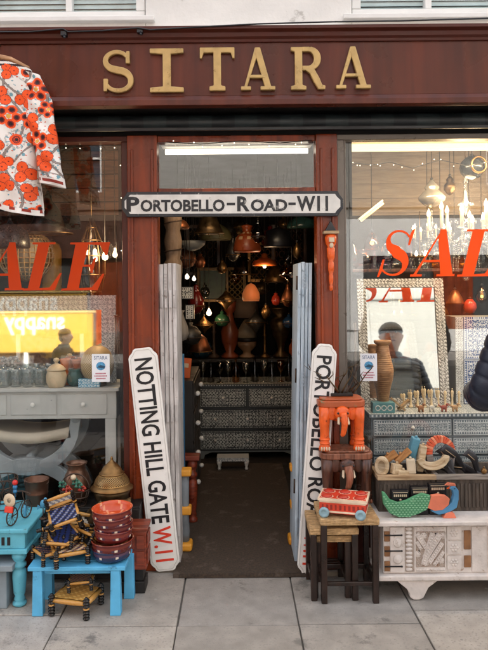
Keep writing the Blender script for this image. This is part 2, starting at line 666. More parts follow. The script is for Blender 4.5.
# ---- slab-serif gold letters (unit height outlines on the fascia)
def arc(cx, cz, rx, rz, a0, a1, n=14):
    return [(cx + rx * math.cos(R(a0 + (a1 - a0) * i / n)), cz + rz * math.sin(R(a0 + (a1 - a0) * i / n))) for i in range(n + 1)]


def letter_shapes(ch):
    """list of (kind, data) strokes in a box of height 1"""
    if ch == 'S':
        pth = arc(.37, .745, .27, .205, 28, 180, 10) + arc(.37, .745, .27, .205, 192, 262, 5) + arc(.40, .285, .30, .235, 82, 0, 6) + arc(.40, .27, .30, .22, -12, -158, 10)
        k = len(pth)
        ws = [.10 + .075 * math.exp(-((i / (k - 1) - .5) / .2) ** 2) for i in range(k)]
        return [('r', pth, ws), ('p', [(.58, .68), (.68, .68), (.68, .97), (.60, .97), (.58, .85)]), ('p', [(.05, .33), (.16, .33), (.16, .16), (.13, .03), (.05, .03)])]
    if ch == 'I':
        return [('p', [(0, 0), (.74, 0), (.74, .11), (.46, .135), (.46, .865), (.74, .89), (.74, 1), (0, 1), (0, .89), (.28, .865), (.28, .135), (0, .11)])]
    if ch == 'T':
        return [('p', [(.22, 0), (.60, 0), (.60, .10), (.50, .125), (.50, .875), (.73, .87), (.77, .74), (.82, .74), (.82, 1), (0, 1), (0, .74), (.05, .74), (.09, .87), (.32, .875), (.32, .125), (.22, .10)])]
    if ch == 'A':
        return [('p', [(.06, .06), (.14, .06), (.44, .86), (.40, 1), (.36, 1)]), ('p', [(.38, 1), (.50, 1), (.80, .06), (.62, .06), (.36, .86)]),
                ('p', [(.20, .28), (.64, .28), (.64, .36), (.22, .36)]), ('p', [(-.02, 0), (.25, 0), (.25, .09), (-.02, .09)]), ('p', [(.50, 0), (.90, 0), (.90, .09), (.50, .09)])]
    if ch == 'R':
        return [('p', [(.0, 0), (.36, 0), (.36, .09), (.27, .115), (.27, .885), (.36, 1), (0, 1), (0, .91), (.09, .885), (.09, .115), (0, .09)]),
                ('r', [(.26, .945), (.42, .945)] + arc(.42, .725, .20, .22, 90, -90, 12) + [(.26, .505)], [.11] * 2 + [.11 + .06 * math.sin(math.pi * i / 12) for i in range(13)] + [.11]),
                ('r', [(.38, .50), (.50, .42), (.60, .22), (.68, .06), (.80, .05)], [.13, .15, .16, .14, .09])]
    return []


def put_letter(mb, ch, x0, x1, z0, z1, y, th, shear=0):
    sh = letter_shapes(ch)
    xs_ = []
    for q in sh:
        xs_ += [p[0] for p in q[1]]
    W = max(xs_) - min(xs_) + (.12 if ch == 'S' else 0)
    m = min(xs_) - (.06 if ch == 'S' else 0)
    hz = z1 - z0
    sx = (x1 - x0) / W
    for k, q in enumerate(sh):
        e = .0012 * k
        if q[0] == 'p':
            mb.prism([((p[0] - m) * sx + x0, z0 + p[1] * hz) for p in q[1]], y - th - e, y)
        else:
            mb.ribbon([((p[0] - m) * sx + x0, z0 + p[1] * hz) for p in q[1]], [w * (sx + hz) / 2 for w in q[2]], y - th - e, y)


for ch, a, c, t, bt in (('S', 101, 133, 50, 93), ('I', 150, 183.5, 48.5, 92.5), ('T', 200, 234.5, 47.5, 91), ('A', 241, 275, 47.5, 90.5), ('R', 291, 325, 47, 90), ('A', 336, 370.5, 46.5, 89)):
    Y = FY0 - .02
    p0, p1 = P(a, bt, Y), P(c, t, Y)
    b = MB(); put_letter(b, ch, p0.x, p1.x, p0.z, p0.z + (bt - t) * (D + Y) / F, FY0 - .002, .022)
    o = b.build('letter', m_gold, fas, 0, w=True)
    bv = o.modifiers.new('edge', 'BEVEL'); bv.width = .004; bv.segments = 2; bv.limit_method = 'ANGLE'; bv.angle_limit = R(50)

# door posts, head and transom
XL0, XL1, XR0, XR1 = -.604, -.436, .453, .572
ZH = 2.43
for x0, x1 in ((XL0, XL1), (XR0, XR1)):
    b = MB()
    b.bb(x0, x1, .10, .22, 0.0, ZH)
    w_ = x1 - x0
    b.bb(x0 + .02, x0 + .035, .088, .0995, .25, 2.35)
    b.bb(x1 - .035, x1 - .02, .088, .0995, .25, 2.35)
    b.bb(x0 - .004, x1 + .004, .084, .099, 0, .2)
    b.build('door_post', m_post, shop, .004, w=True)
b = MB()
b.bb(XL1 + .001, XR0 - .001, .12, .2, 2.08, 2.135); b.bb(XL1 + .001, XR0 - .001, .12, .2, 2.395, ZH)
tf = b.build('transom_frame', m_post, shop, .004, w=True)
b = MB(); b.bb(XL1 + .002, XR0 - .002, .155, .161, 2.1352, 2.3948)
b.build('transom_pane', m_glasst, tf, w=True)
# display windows
for s, x0, x1 in ((-1, -2.4, XL0 - .001), (1, XR1 + .001, 2.4)):
    b = MB()
    b.bb(x0, x1, .12, .22, .30, .34); b.bb(x0, x1, .12, .2, 2.40, ZH)
    b.bb(x0, x0 + .04, .12, .2, .341, 2.399)
    if s < 0:
        b.bb(x1 - .035, x1, .125, .2, .341, 2.399)
    else:
        b.bb(x0 + .0402, x0 + .05, .125, .2, .341, 2.399); 
    wf = b.build('display_window_frame', m_trim if s < 0 else mat('grey_bronze_frame', H('6b625a'), .35, metal=.3), shop, .003, w=True)
    b = MB(); b.bb(x0 + .02, x1 - .02, GY, GY + .006, .335, 2.405)
    gl = b.build('display_pane', m_glass if s < 0 else m_glassr, wf, w=True)
    b = MB(); b.bb(x0, x1, .13, .24, 0, .299)
    for k in range(4):
        q = x0 + (x1 - x0) * (k + .5) / 4
        b.bb(q - .16, q + .16, .122, .1299, .06, .25)
    b.build('stall_riser', m_trim, shop, .004, w=True)
    # SALE lettering stuck on the glass
    b = MB()
    Y = GY - .001
    if s > 0:
        tt, bt, spans = 229.5, 276.5, {'S': (377, 416), 'A': (412.5, 453), 'L': (457, 499), 'E': (500, 545)}
    else:
        tt, bt, spans = 242.5, 290.5, {'S': (-58, -20), 'A': (-20, 22), 'L': (23, 63), 'E': (61, 110)}
    for ch, (pa, pb) in spans.items():
        q0, q1 = P(pa, bt, Y), P(pb, tt, Y)
        z0 = q0.z
        hh = (bt - tt) * (D + Y) / F
        w_ = q1.x - q0.x

        def put(pts, e):
            b.prism([(q0.x + p[0] * w_, z0 + p[1] * hh) for p in pts], GY - .0015 - e * .0004, GY - .0003)
        if ch == 'A':
            put([(.02, .04), (.09, .04), (.72, .93), (.80, 1), (.74, 1)], 0)
            put([(.70, 1), (.84, 1), (.98, .04), (.68, .04), (.645, .78)], 1)
            put([(.28, .30), (.70, .30), (.69, .35), (.31, .35)], 2)
            put([(-.06, 0), (.22, 0), (.23, .045), (-.05, .045)], 3)
            put([(.58, 0), (1.02, 0), (1.03, .045), (.59, .045)], 4)
        elif ch == 'L':
            put([(.0, 0), (.78, 0), (.96, .36), (.92, .36), (.66, .06), (.40, .045), (.66, .955), (.80, .96), (.82, 1), (.25, 1), (.24, .96), (.38, .955), (.12, .045), (.01, .04)], 0)
        elif ch == 'E':
            put([(.0, 0), (.74, 0), (.88, .34), (.84, .34), (.62, .06), (.36, .045), (.44, .49), (.58, .49), (.60, .36), (.64, .36), (.72, .68), (.68, .68), (.62, .535), (.465, .535), (.56, .955), (.80, .94), (.90, .72), (.94, .72), (1.0, 1), (.20, 1), (.19, .96), (.30, .955), (.12, .045), (.01, .04)], 0)
        else:
            pth = arc(.58, .75, .28, .215, 20, 190, 12) + arc(.56, .745, .26, .2, 200, 250, 4) + arc(.42, .27, .30, .235, 70, 0, 6) + arc(.40, .26, .31, .23, -14, -168, 12)
            k = len(pth)
            ws = [.04 + .20 * math.exp(-((i / (k - 1) - .5) / .17) ** 2) for i in range(k)]
            b.ribbon([(q0.x + p[0] * w_, z0 + p[1] * hh) for p in pth], [w * hh for w in ws], GY - .0015, GY - .0003)
            put([(.80, .66), (.84, .66), (.98, 1.0), (.93, 1.0), (.86, .9)], 1)
            put([(.0, -.01), (.05, -.01), (.12, .10), (.20, .36), (.15, .36)], 2)
    mm = m_sale if s > 0 else mat('sale_vinyl_deep', H('c43f12'), .7, spec=.2, var=.03, bump=0)
    b.build('sale_lettering', mm, gl, w=True)

# interior shell
b = MB()
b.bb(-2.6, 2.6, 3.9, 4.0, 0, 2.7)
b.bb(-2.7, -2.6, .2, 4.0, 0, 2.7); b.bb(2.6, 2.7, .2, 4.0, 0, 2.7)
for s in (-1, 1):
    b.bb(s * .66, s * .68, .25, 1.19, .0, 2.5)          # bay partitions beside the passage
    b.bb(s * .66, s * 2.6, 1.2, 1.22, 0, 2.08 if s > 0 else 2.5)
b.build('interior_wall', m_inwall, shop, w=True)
b = MB(); b.bb(.68, 2.6, 1.2, 1.22, 2.081, 2.55)
for k in range(4):
    b.bb(.68, 2.6, 1.19, 1.1995, 2.10 + k * .105, 2.19 + k * .105)
b.build('cream_board', m_inwarm, shop, w=True)
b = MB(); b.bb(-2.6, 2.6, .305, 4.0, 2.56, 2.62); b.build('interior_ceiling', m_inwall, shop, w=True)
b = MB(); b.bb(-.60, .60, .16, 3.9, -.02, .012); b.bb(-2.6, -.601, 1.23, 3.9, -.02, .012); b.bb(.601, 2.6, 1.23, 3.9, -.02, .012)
structure(b, 'floor', m_floor)
for s in (-1, 1):
    b = MB(); b.bb(s * .685, s * 2.55, .245, 1.19, .27, .30)
    b.build('display_platform', m_dark, shop, w=True)
b = MB()
for k in range(5):
    z = 2.10 + k * .1
    b.bb(-2.55, -.69, 1.18, 1.1995, z, z + .09)
b.build('brown_board', mat('brown_inner_board', H('6b4630'), .6, var=.15, wood=(H('4d3020'), 'x')), shop, w=True)

# lit strips
def strip_light(label, x0, x1, y, z, tubes, est_m):
    t = thing('strip_light', label, 'strip light', ((x0 + x1) / 2, y, z))
    b = MB(); b.bb(x0, x1, y - .05, y + .05, z + .025, z + .05); b.build('housing', m_white, t, .003, w=True)
    for q in tubes:
        b = MB(); b.tube([(x0 + .02, y + q, z), (x1 - .02, y + q, z)], .016, 8); b.build('glowing_tube', est_m, t, w=True)
    return t


strip_light('lit warm double strip light along top of the right shop window', .66, 2.3, .33, 2.395, (-.03, .03), m_tube)
strip_light('lit strip light behind the pane above the doorway', -.43, .45, .30, 2.375, (0,), emat('white_tube_glow', (1, .9, .74), .5))
p = P(372, 212, .75)
t = thing('strip_light', 'short warm lamp tube tilted near left edge of right window', 'strip light', p, (0, R(-38), 0))
b = MB(); b.bb(-.10, .10, -.02, .03, .010, .022); b.build('housing', m_white, t)
b = MB(); b.tube([(-.095, 0, 0), (.095, 0, 0)], .009, 8); b.build('glowing_tube', emat('dim_tube_glow', (1, .66, .30), .24), t)

# fairy lights along the windows: a wire with bulbs
def fairy(label, pts, nb):
    t = thing('string_light', label, 'fairy lights', pts[0])
    b = MB(); b.tube(pts, .0025, 5); b.build('wire', m_dark, t, w=True)
    b = MB()
    L_ = [Vector(p) for p in pts]
    for i in range(nb):
        f = (i + rnd(.1, .9)) / nb * (len(L_) - 1)
        k = min(int(f), len(L_) - 2)
        q = L_[k].lerp(L_[k + 1], f - k) + Vector((rnd(-.014, .014), -.004, rnd(-.022, .012)))
        b.sph(q, .003, 6, 5)
    b.build('bulb', m_fairy, t, w=True, kind='stuff')


fairy('tiny fairy lights strung above and down the right shop window', [P(344, 250, .26), P(345, 200, .26), P(348, 168, .26), P(356, 163, .26), P(372, 165, .27), P(390, 162, .27), P(412, 168, .27), P(440, 160, .27), P(470, 166, .27), P(500, 160, .27)], 22)
fairy('tiny fairy lights strung across the left shop window top', [P(-20, 150, .25), P(30, 158, .25), P(60, 150, .25), P(90, 146, .25), P(121, 150, .25), P(123, 200, .25), P(124, 260, .25), P(124, 330, .25)], 16)
fairy('tiny fairy lights along the top of the pane over the door', [P(166, 142, .1), P(200, 144, .1), P(240, 141, .1), P(280, 143, .1), P(312, 140, .1)], 9)
# cable along the cornice with two clamps
t = thing('black_cable', 'thin black cable running along the top of the fascia', 'cable', (0, FY0, 2.95))
pts = [P(x, y, FY0 - .066) + Vector((0, 0, .006)) for x, y in ((-20, 33), (30, 33), (63, 30), (68, 33), (100, 32), (138, 29), (150, 31), (200, 28), (260, 25), (330, 23), (400, 22), (500, 19))]
b = MB(); b.tube(pts, .004, 6); b.build('cord', m_black, t, w=True)
for px, py in ((64, 34), (140, 31)):
    q = P(px, py, FY0 - .05)
    b = MB(); b.bb(q.x - .015, q.x + .015, q.y - .012, q.y + .02, q.z - .012, q.z + .012); b.cyl(q + Vector((0, 0, -.005)), q + Vector((.01, -.03, -.03)), .008, .006, 8)
    b.build('clamp', m_black, t, .002, w=True)

# ================================================================ ACROSS THE STREET
def house(name, label, x0, x1, hgt, wallm, cols, floors, shopm, door_x):
    t = thing(name, label, 'house', ((x0 + x1) / 2, -11.2, 0))
    yf = -11.2
    b = MB()
    # wall built as strips round the openings
    wins = []
    for z0 in floors:
        for cx in cols:
            wins.append((cx - .45, cx + .45, z0, z0 + 1.6))
    zs = [3.05] + sum([[z, z + 1.6] for z in floors], []) + [hgt]
    for i in range(len(zs) - 1):
        if i % 2 == 0:
            b.bb(x0, x1, yf - .3, yf, zs[i], zs[i + 1])
        else:
            e = [x0] + sum([[c - .45, c + .45] for c in cols], []) + [x1]
            for k in range(0, len(e), 2):
                b.bb(e[k], e[k + 1], yf - .3, yf, zs[i], zs[i + 1])
    b.bb(x0, x1, yf - .3, yf + .12, hgt + .001, hgt + .2)
    b.bb(x0, x1, yf - .25, yf + .06, hgt - 1.1, hgt - 1.0)
    b.bb(x0 + .01, x1 - .01, yf + .001, yf + .05, 3.3, 3.42)
    b.bb(x0 + .01, x1 - .01, yf + .001, yf + .04, 5.55, 5.68)
    b.bb(x0 + .01, x1 - .01, yf + .001, yf + .03, hgt - 1.35, hgt - 1.3)
    b.build('wall', wallm, t, w=True)
    for x0_, x1_, z0, z1 in wins:
        b = MB()
        b.bb(x0_, x1_, yf - .18, yf - .1, z0, z0 + .06); b.bb(x0_, x1_, yf - .18, yf - .1, z1 - .06, z1)
        b.bb(x0_, x0_ + .06, yf - .18, yf - .1, z0 + .061, z1 - .061); b.bb(x1_ - .06, x1_, yf - .18, yf - .1, z0 + .061, z1 - .061)
        b.bb(x0_ + .061, x1_ - .061, yf - .17, yf - .11, (z0 + z1) / 2 - .025, (z0 + z1) / 2 + .025)
        wf_ = b.build('window', m_white, t, w=True)
        b = MB(); b.bb(x0_, x1_, yf - .2, yf - .185, z0, z1); b.build('pane', mat('far_pane', H('3d4650'), .08, bump=0), wf_, w=True)
    b = MB(); b.bb(x0, x1, yf - .3, yf - .02, 0, .5)
    b.bb(x0, x0 + .3, yf - .3, yf + .02, .501, 3.04); b.bb(x1 - .3, x1, yf - .3, yf + .02, .501, 3.04)
    b.bb(x0 + .301, x1 - .301, yf - .3, yf + .02, 2.2, 3.04)
    sf = b.build('shopfront', shopm, t, w=True)
    b = MB(); b.bb(x0 + .301, x1 - .301, yf - .2, yf - .15, .501, 2.199); b.build('shop_pane', mat('far_shop_pane', H('4a4a48'), .08, bump=0), sf, w=True)
    b = MB(); b.bb(door_x - .45, door_x + .45, yf - .145, yf - .08, .01, 2.15); b.build('door', m_post, sf, w=True)
    return t


far_white = mat('far_white_render', H('7f7b75'), .8, var=.05)
far_cream = mat('far_cream_render', H('8f856f'), .8, var=.06)
far_brown = mat('far_brown_brick', H('6b5240'), .85, var=.2, vs=30)
far_brick = mat('far_brick', H('7d4f3c'), .85, var=.2, vs=30)
house('terraced_house', 'brown brick terraced house opposite behind the yellow stall board', -6.9, -2.3, 8.6, far_brown, (-5.7, -3.5), (3.7, 6.1), m_dkwood, -2.9)
house('terraced_house', 'wide white terraced house opposite beside the brown brick one', -2.29, 2.6, 8.2, far_white, (-1.4, 1.6), (5.3,), m_greyw, .2)
house('terraced_house', 'tall pale house opposite facing the right shop window', 2.61, 8.4, 9.0, far_white, (6.2, 7.6), (3.8, 6.3), m_white, 5.0)
house('terraced_house', 'cream terraced house opposite at the far end', 8.41, 14, 8.4, far_cream, (9.8, 12), (3.7, 6.1), m_dkwood, 11)
house('terraced_house', 'brick terraced house opposite next to the white one', -13, -6.91, 8.8, far_brick, (-11.2, -8.6), (3.7, 6.2), m_dkwood, -9)
sg = thing('stall_board', 'wide yellow stall board reading snappy across the street', 'stall board', (-4.4, -10.6, -.01))
b = MB(); b.bb(-6.3, -3.28, -10.66, -10.58, .52, 1.42); b.build('board', mat('yellow_board', H('a87f30'), .45, var=.04), sg, .01, w=True)
b = MB(); b.bb(-6.34, -3.22, -10.68, -10.56, 1.421, 1.46); b.build('top_rail', mat('stall_rail', H('b39a62'), .5), sg, w=True)
for x in (-6.2, -4.8, -3.4):
    b = MB(); b.bb(x - .04, x + .04, -10.66, -10.58, -.01, .519); b.build('leg', m_greyw, sg, w=True)
b = MB()
b.T = Matrix.Translation((-4.62, -10.58, 0)) @ Matrix.Rotation(math.pi, 4, 'Z')
b.text('snappy', -.70, .68, .92, 1.32, -.012, -.001, bold=.02)
b.build('lettering', mat('cream_letter', H('cfc8b4'), .5, bump=0), sg, w=True)
for lab, x, m_ in (('plain cream terraced building added left of the shop to shade the street', -6.3, far_cream), ('plain brick terraced building added right of the shop to shade the street', 6.3, far_brick)):  # tall unseen neighbours added to hold the street in shadow
    t = house('terraced_house', lab, x - 3.08, x + 3.08, 10.0, m_, (x - 1.6, x + 1.6), (3.8, 6.4), m_dkwood, x)
    t.location = (x, .12, 0)
    t.rotation_euler = (0, 0, math.pi)
b = MB(); b.bb(-3.2, 3.2, .36, 4.2, 2.7, 10.19); b.build('rear_mass', m_stucco, shop, w=True)

for nm, x, z, e, wd in (('strip_glow', 1.45, 2.37, 4.5, 1.5), ('transom_glow', .0, 2.35, 1.0, .8)):
    al = bpy.data.lights.new(nm, 'AREA'); al.shape = 'RECTANGLE'; al.size = wd; al.size_y = .06; al.energy = e; al.color = (1, .74, .45)
    ao = bpy.data.objects.new(nm, al); col.objects.link(ao); ao.location = (x, .37, z); ao.rotation_euler = (R(25), 0, 0)
# ================================================================ SIGNS AND THINGS ROUND THE DOOR
def sign_outline(W, Hh, c, notch):
    """rectangle with scooped corners"""
    if not notch:
        return [(-W / 2, -Hh / 2), (W / 2, -Hh / 2), (W / 2, Hh / 2), (-W / 2, Hh / 2)]
    o = []
    for sx, sy in ((-1, -1), (1, -1), (1, 1), (-1, 1)):
        cx, cy = sx * W / 2, sy * Hh / 2
        pts = []
        for i in range(5):
            a = R(90 * i / 4)
            pts.append((cx - sx * c * math.cos(a), cy - sy * c * math.sin(a)))
        if sx * sy < 0:
            pts = pts
        else:
            pts = pts[::-1]
        o += pts
    # order round the board
    return sorted(o, key=lambda p: 0) if False else o


# name board over the door
q0, q1 = P(122, 218.5, .07), P(343, 191, .07)
cx, cz = (q0.x + q1.x) / 2, (P(122, 205.5, .07).z + P(343, 203, .07).z) / 2
W = 221 * 3.67 / F
hh = 25 * 3.67 / F
s1 = thing('street_sign', 'weathered white PORTOBELLO-ROAD-W11 name board across the doorway head', 'sign', (cx, .055, cz), (0, R(.25), 0))
out = [(-W / 2, -hh * .18), (-W / 2 + .02, -hh * .36), (-W / 2 + .03, -hh / 2), (W / 2 - .03, -hh / 2), (W / 2 - .02, -hh * .36), (W / 2, -hh * .18), (W / 2, hh * .18), (W / 2 - .02, hh * .36), (W / 2 - .03, hh / 2), (-W / 2 + .03, hh / 2), (-W / 2 + .02, hh * .36), (-W / 2, hh * .18)]
b = MB(); b.prism(out, 0, .022); b.build('board', m_blackworn, s1, .003)
b = MB(); b.prism([(x * .972, z * .76) for x, z in out], -.002, -.0004); b.build('face_panel', m_signold, s1)
b = MB()
u = W / 221.0
zb = -hh * .30
cap, low = hh * .60, hh * .48
y0_, y1_ = -.0035, -.0022
for txt, a, c, h_ in (('P', 131, 143.5, cap), ('ORTOBELLO', 144.5, 225, low), ('-', 227, 235, 0), ('R', 237, 249, cap), ('OAD', 250, 285, low), ('-', 286, 293, 0), ('W11', 294, 324, cap)):
    xa, xb = (a - 232.5) * u, (c - 232.5) * u
    xa, xb = xa * 1.04, xb * 1.04
    if h_:
        b.text(txt, xa, xb, zb, zb + h_, y0_, y1_, bold=.035, sp=1.0)
    else:
        b.bb(xa, xb, y0_, y1_, -.008, .006)
b.build('lettering', mat('worn_black_lettering', H('1c1c20'), .5, var=.3, wear=H('8d8a85'), weart=.59, wears=22, bump=0), s1)


def long_sign(label, top, bot, width, texts, Y, lean):
    """narrow upright board leaning on the door post; top/bot are points of the centre line"""
    ax = (top - bot)
    Ln = ax.length
    ang = math.atan2(ax.x, ax.z)
    s = thing('street_sign', label, 'sign', bot, (-lean, ang, 0))
    W_, c = width, .022
    o = [(-W_ / 2, c + .03), (-W_ / 2 + .006, c + .016), (-W_ / 2 + .022, c), (-W_ / 2 + .03, .006), (-W_ / 2 + .042, 0), (W_ / 2 - .042, 0), (W_ / 2 - .03, .006), (W_ / 2 - .022, c), (W_ / 2 - .006, c + .016), (W_ / 2, c + .03)]
    o2 = [(x, Ln - z) for x, z in o[::-1]]
    b = MB(); b.prism(o + o2, 0, .018)
    b.build('board', m_sign, s, .003)
    b = MB()
    e = .011
    rim = o + o2
    k = len(rim)
    for i in range(k):      # thin painted line just inside the edge
        a, d = rim[i], rim[(i + 1) % k]
        f = lambda p: (p[0] * (1 - 2 * e / W_), Ln / 2 + (p[1] - Ln / 2) * (1 - 2 * e / Ln))
        a, d = f(a), f(d)
        b.ribbon([a, d], [.0022, .0022], -.0016, -.0003)
    b.build('edge_line', mat('faded_line', H('b5b0a8'), .5), s)
    for txt, f0, f1, m_ in texts:
        b = MB()
        b.T = Matrix.Rotation(R(90), 4, 'Y')     # reads downwards
        b.text(txt, -Ln * (1 - f0), -Ln * (1 - f1), -W_ * .31, W_ * .31, -.0018, -.0004, bold=.02)
        b.build('lettering', m_, s)
    return s


m_lett = mat('black_lettering', H('17171b'), .45, bump=0)
top = P(142, 348, .060); bot = P(166, 566, .055); bot.z = 0.012
long_sign('white NOTTING HILL GATE W.11 board leaning on the left door post', top, bot, .162, [('NOTTING HILL GATE', .045, .785, m_lett), ('W.11', .80, .955, m_red)], 0, 0)
top = P(324, 343.5, .05); bot = P(309, 570, -.0); bot.z = .006
long_sign('white PORTOBELLO ROAD board leaning on right post behind the elephant stools', top, bot, .135, [('PORTOBELLO ROAD', .05, .80, m_lett), ('W.11', .82, .955, m_red)], 0, 0)

# weathered panelled shutters, folded and seen nearly edge-on, one each side of the doorway
def shutter(label, px0, px1, py0, py1, m_, Y, tilt):
    p0, p1 = P(px0, py0, Y), P(px1, py1, Y)
    w_ = p1.x - p0.x
    z0 = .014
    hz = p0.z - z0
    s = thing('folded_shutter', label, 'shutter', ((p0.x + p1.x) / 2, Y, z0), (0, tilt, 0))
    n = 4
    for k in range(n):
        a = -w_ / 2 + w_ * k / n
        bw = w_ / n - .003
        b = MB()
        b.bb(a, a + bw, rnd(0, .012), .34, 0, hz - rnd(0, .008))
        for z in (.12, .5, .88):
            b.bb(a + .004, a + bw - .003, -.0035, -.0002, hz * z - .05, hz * z + .05)
        if k == 1:
            for z in (.28, .61, .94):
                for i in range(5):
                    for j in range(3):
                        b.bb(a + .006 + j * bw * .29, a + .006 + j * bw * .29 + bw * .16, -.0065, -.0036, hz * z - .04 + i * .018, hz * z - .04 + i * .018 + .010)
        b.build('leaf', m_, s, .004)
    for z in (.25, .62, .93):
        b = MB(); b.cyl((-w_ / 2 - .004, .02, hz * z - .04), (-w_ / 2 - .004, .02, hz * z + .04), .006, n=8); b.build('hinge', m_iron, s)
    return s


shutter('whitewashed folded wooden shutter standing at left side of the doorway', 161, 181, 263, 545, mat('whitewashed_wood', H('d2cdca'), .7, var=.12, wood=(H('a39c98'), 'z'), bump=.4, wear=H('857a72'), weart=.60, wears=24), .15, R(-.4))
shutter('pale blue folded wooden shutter standing at right side of the doorway', 292, 309, 262, 552, mat('pale_blue_wood', H('c0cdd6'), .7, var=.1, wood=(H('a0b2c0'), 'z'), bump=.4, wear=H('7c8894'), weart=.61, wears=24), .15, R(1.2))

# carved column above the left shutter
q = P(168, 262, .30)
t = thing('carved_column', 'pale carved wooden column bound with cord above the left shutter', 'column', (q.x, .62, .012))
b = MB()
b.lathe([(.05, 0), (.05, 1.6), (.058, 1.66), (.058, 1.72), (.045, 1.745), (.05, 1.78), (.058, 1.86), (.045, 1.93), (.055, 1.96), (.06, 2.02), (.052, 2.06), (.045, 2.10)], 18)
b.build('shaft', mat('old_pale_wood', H('7d6753'), .65, var=.2, wood=(H('6d5642'), 'z'), bump=.5), t)
b = MB()
for z in (1.76, 1.94, 2.12):
    b.tube([(.056 * math.cos(a * .5), .056 * math.sin(a * .5), z + .004 * a) for a in range(14)], .005, 5)
b.build('cord', m_iron, t)

# orange ornament hanging on the right post
q = P(330.5, 232, .06)
t = thing('hanging_ornament', 'orange carved wooden horn ornament with bracket hung on right door post', 'ornament', (q.x, .07, q.z))
b = MB(); b.bb(-.042, .042, -.05, .012, -.012, .004); b.build('shelf', m_pale if 'm_pale' in globals() else m_box, t, .003)
b = MB(); b.prism([(-.032, .006), (.032, .006), (.018, .03), (0, .062), (-.018, .03)], -.02, .005); b.build('pediment', m_black, t, .003)
b = MB()
b.T = Matrix.Translation((0, -.018, 0))
b.lathe([(.006, -.325), (.010, -.318), (.010, -.30), (.007, -.295), (.012, -.27), (.012, -.24), (.009, -.235), (.016, -.21), (.016, -.17), (.012, -.165), (.021, -.14), (.022, -.09), (.017, -.085), (.03, -.06), (.032, -.03), (.024, -.014)], 14)
b.build('horn', m_orange, t)
b = MB(); b.box((0, -.052, -.045), (.03, .006, .025)); b.sph((0, -.045, -.075), (.012, .006, .016), 8, 6); b.build('carved_face', m_cream, t, .002)

# coir carpet
t = tag(None or MB().bb(-.356, .39, 0, 2.2, .0125, .020).build('entrance_mat', m_mat), 'grey brown coir carpet running through the shop doorway', 'mat')
b = MB(); b.bb(-.356, .39, -.006, .012, .001, .016); o = b.build('mat_edge', m_mat, t); 
b = MB(); b.bb(-.356, .39, .0125, .158, -.001, .0122); b.build('mat_underlay', m_dark, t)

# ---------------------------------------------------------------- turned legs
def turned_leg(b, x, y, z0, z1, r):
    h = z1 - z0
    pr = [(.7, 0), (.95, .03), (.95, .07), (.6, .10), (.8, .13), (.62, .18), (.8, .24), (.98, .55), (.9, .66), (.6, .70), (.95, .73), (.95, .78), (.6, .81), (.85, .86), (1, .90), (1, 1)]
    b.lathe([(a * r, z0 + c * h) for a, c in pr], 14, (x, y, 0))


# turquoise table at left edge
tq = thing('side_table', 'turquoise carved table with turned leg at the left edge', 'table', (-1.35, -.1, 0))
x1 = P(27.5, 527, -.345).x
b = MB(); b.bb(-1.95, x1, -.345, .10, .375, .398); b.build('tabletop', m_teal, tq, .006, w=True)
b = MB()
b.bb(-1.93, x1 - .02, -.325, -.30, .295, .374); b.bb(-1.93, x1 - .02, .06, .08, .295, .374); b.bb(x1 - .05, x1 - .021, -.299, .059, .295, .374)
b.bb(-1.94, x1 - .008, -.336, .09, .27, .2945)
b.build('apron', m_teal, tq, .004, w=True)
b = MB()
for k in range(9):
    cx = x1 - .10 - k * .028
    b.bb(cx - .0075, cx + .0075, -.3275, -.3252, .312, .352)
b.build('slot_shade', m_dark, tq, w=True)  # raised dark strips stand for the shade inside the apron slots
for x, y in ((x1 - .06, -.29), (x1 - .06, .04), (-1.88, -.29), (-1.88, .04)):
    b = MB(); turned_leg(b, x, y, 0, .27, .036); b.build('leg', m_teal, tq, w=True)
# low grey bench under it
t = thing('low_bench', 'low weathered grey bench under the turquoise table', 'bench', (-1.35, -.33, 0))
xx = P(15, 560, -.32).x
m_bench = mat('weathered_grey', H('7f8a90'), .7, var=.15, bump=.3)
b = MB(); b.bb(-1.9, xx, -.36, -.12, .195, .225); b.build('seat', m_bench, t, .004, w=True)
for q_ in (xx - .09, -1.86):
    b = MB(); b.bb(q_, q_ + .05, -.33, -.15, 0, .1945); b.build('leg', m_bench, t, .004, w=True)

# sky blue bench table
bl = thing('side_table', 'small bright blue table holding red bowls and tiny chairs', 'table', (-.77, -.3, 0))
xa, xb = P(28, 563, -.40).x, P(125.5, 563, -.40).x
b = MB()
for k in range(3):
    b.bb(xa, xb, -.41 + k * .0755, -.41 + k * .0755 + .0735, .218, .238)
b.build('tabletop', m_sky, bl, .003, w=True)
for x, y in ((xa + .045, -.385), (xb - .05, -.385), (xa + .045, -.215), (xb - .012, -.215)):
    b = MB(); b.add([(x + sx * (.022 if k else .026), y + sy * (.02 if k else .024), .2175 * k) for k in (0, 1) for sx, sy in ((-1, -1), (1, -1), (1, 1), (-1, 1))], [(3, 2, 1, 0), (4, 5, 6, 7), (0, 1, 5, 4), (1, 2, 6, 5), (2, 3, 7, 6), (3, 0, 4, 7)])
    b.build('leg', m_sky, bl, .003, w=True)
b = MB(); b.bb(xa + .07, xb - .08, -.375, -.36, .19, .2175); b.build('rail', m_sky, bl, .002, w=True)

# dark crate behind, carrying brassware
t = thing('wooden_crate', 'dark wooden crate behind the blue table carrying brassware', 'crate', (-.82, .03, 0))
b = MB()
for k in range(4):
    b.bb(-1.07, -.53, -.055, -.04, .02 + k * .095, .02 + k * .095 + .088)
b.bb(-1.07, -.53, -.039, .11, .385, .40); b.bb(-1.07, -1.05, -.039, .11, 0, .384); b.bb(-.55, -.53, -.039, .11, 0, .384)
b.build('crate_boards', m_dark, t, .003, w=True)
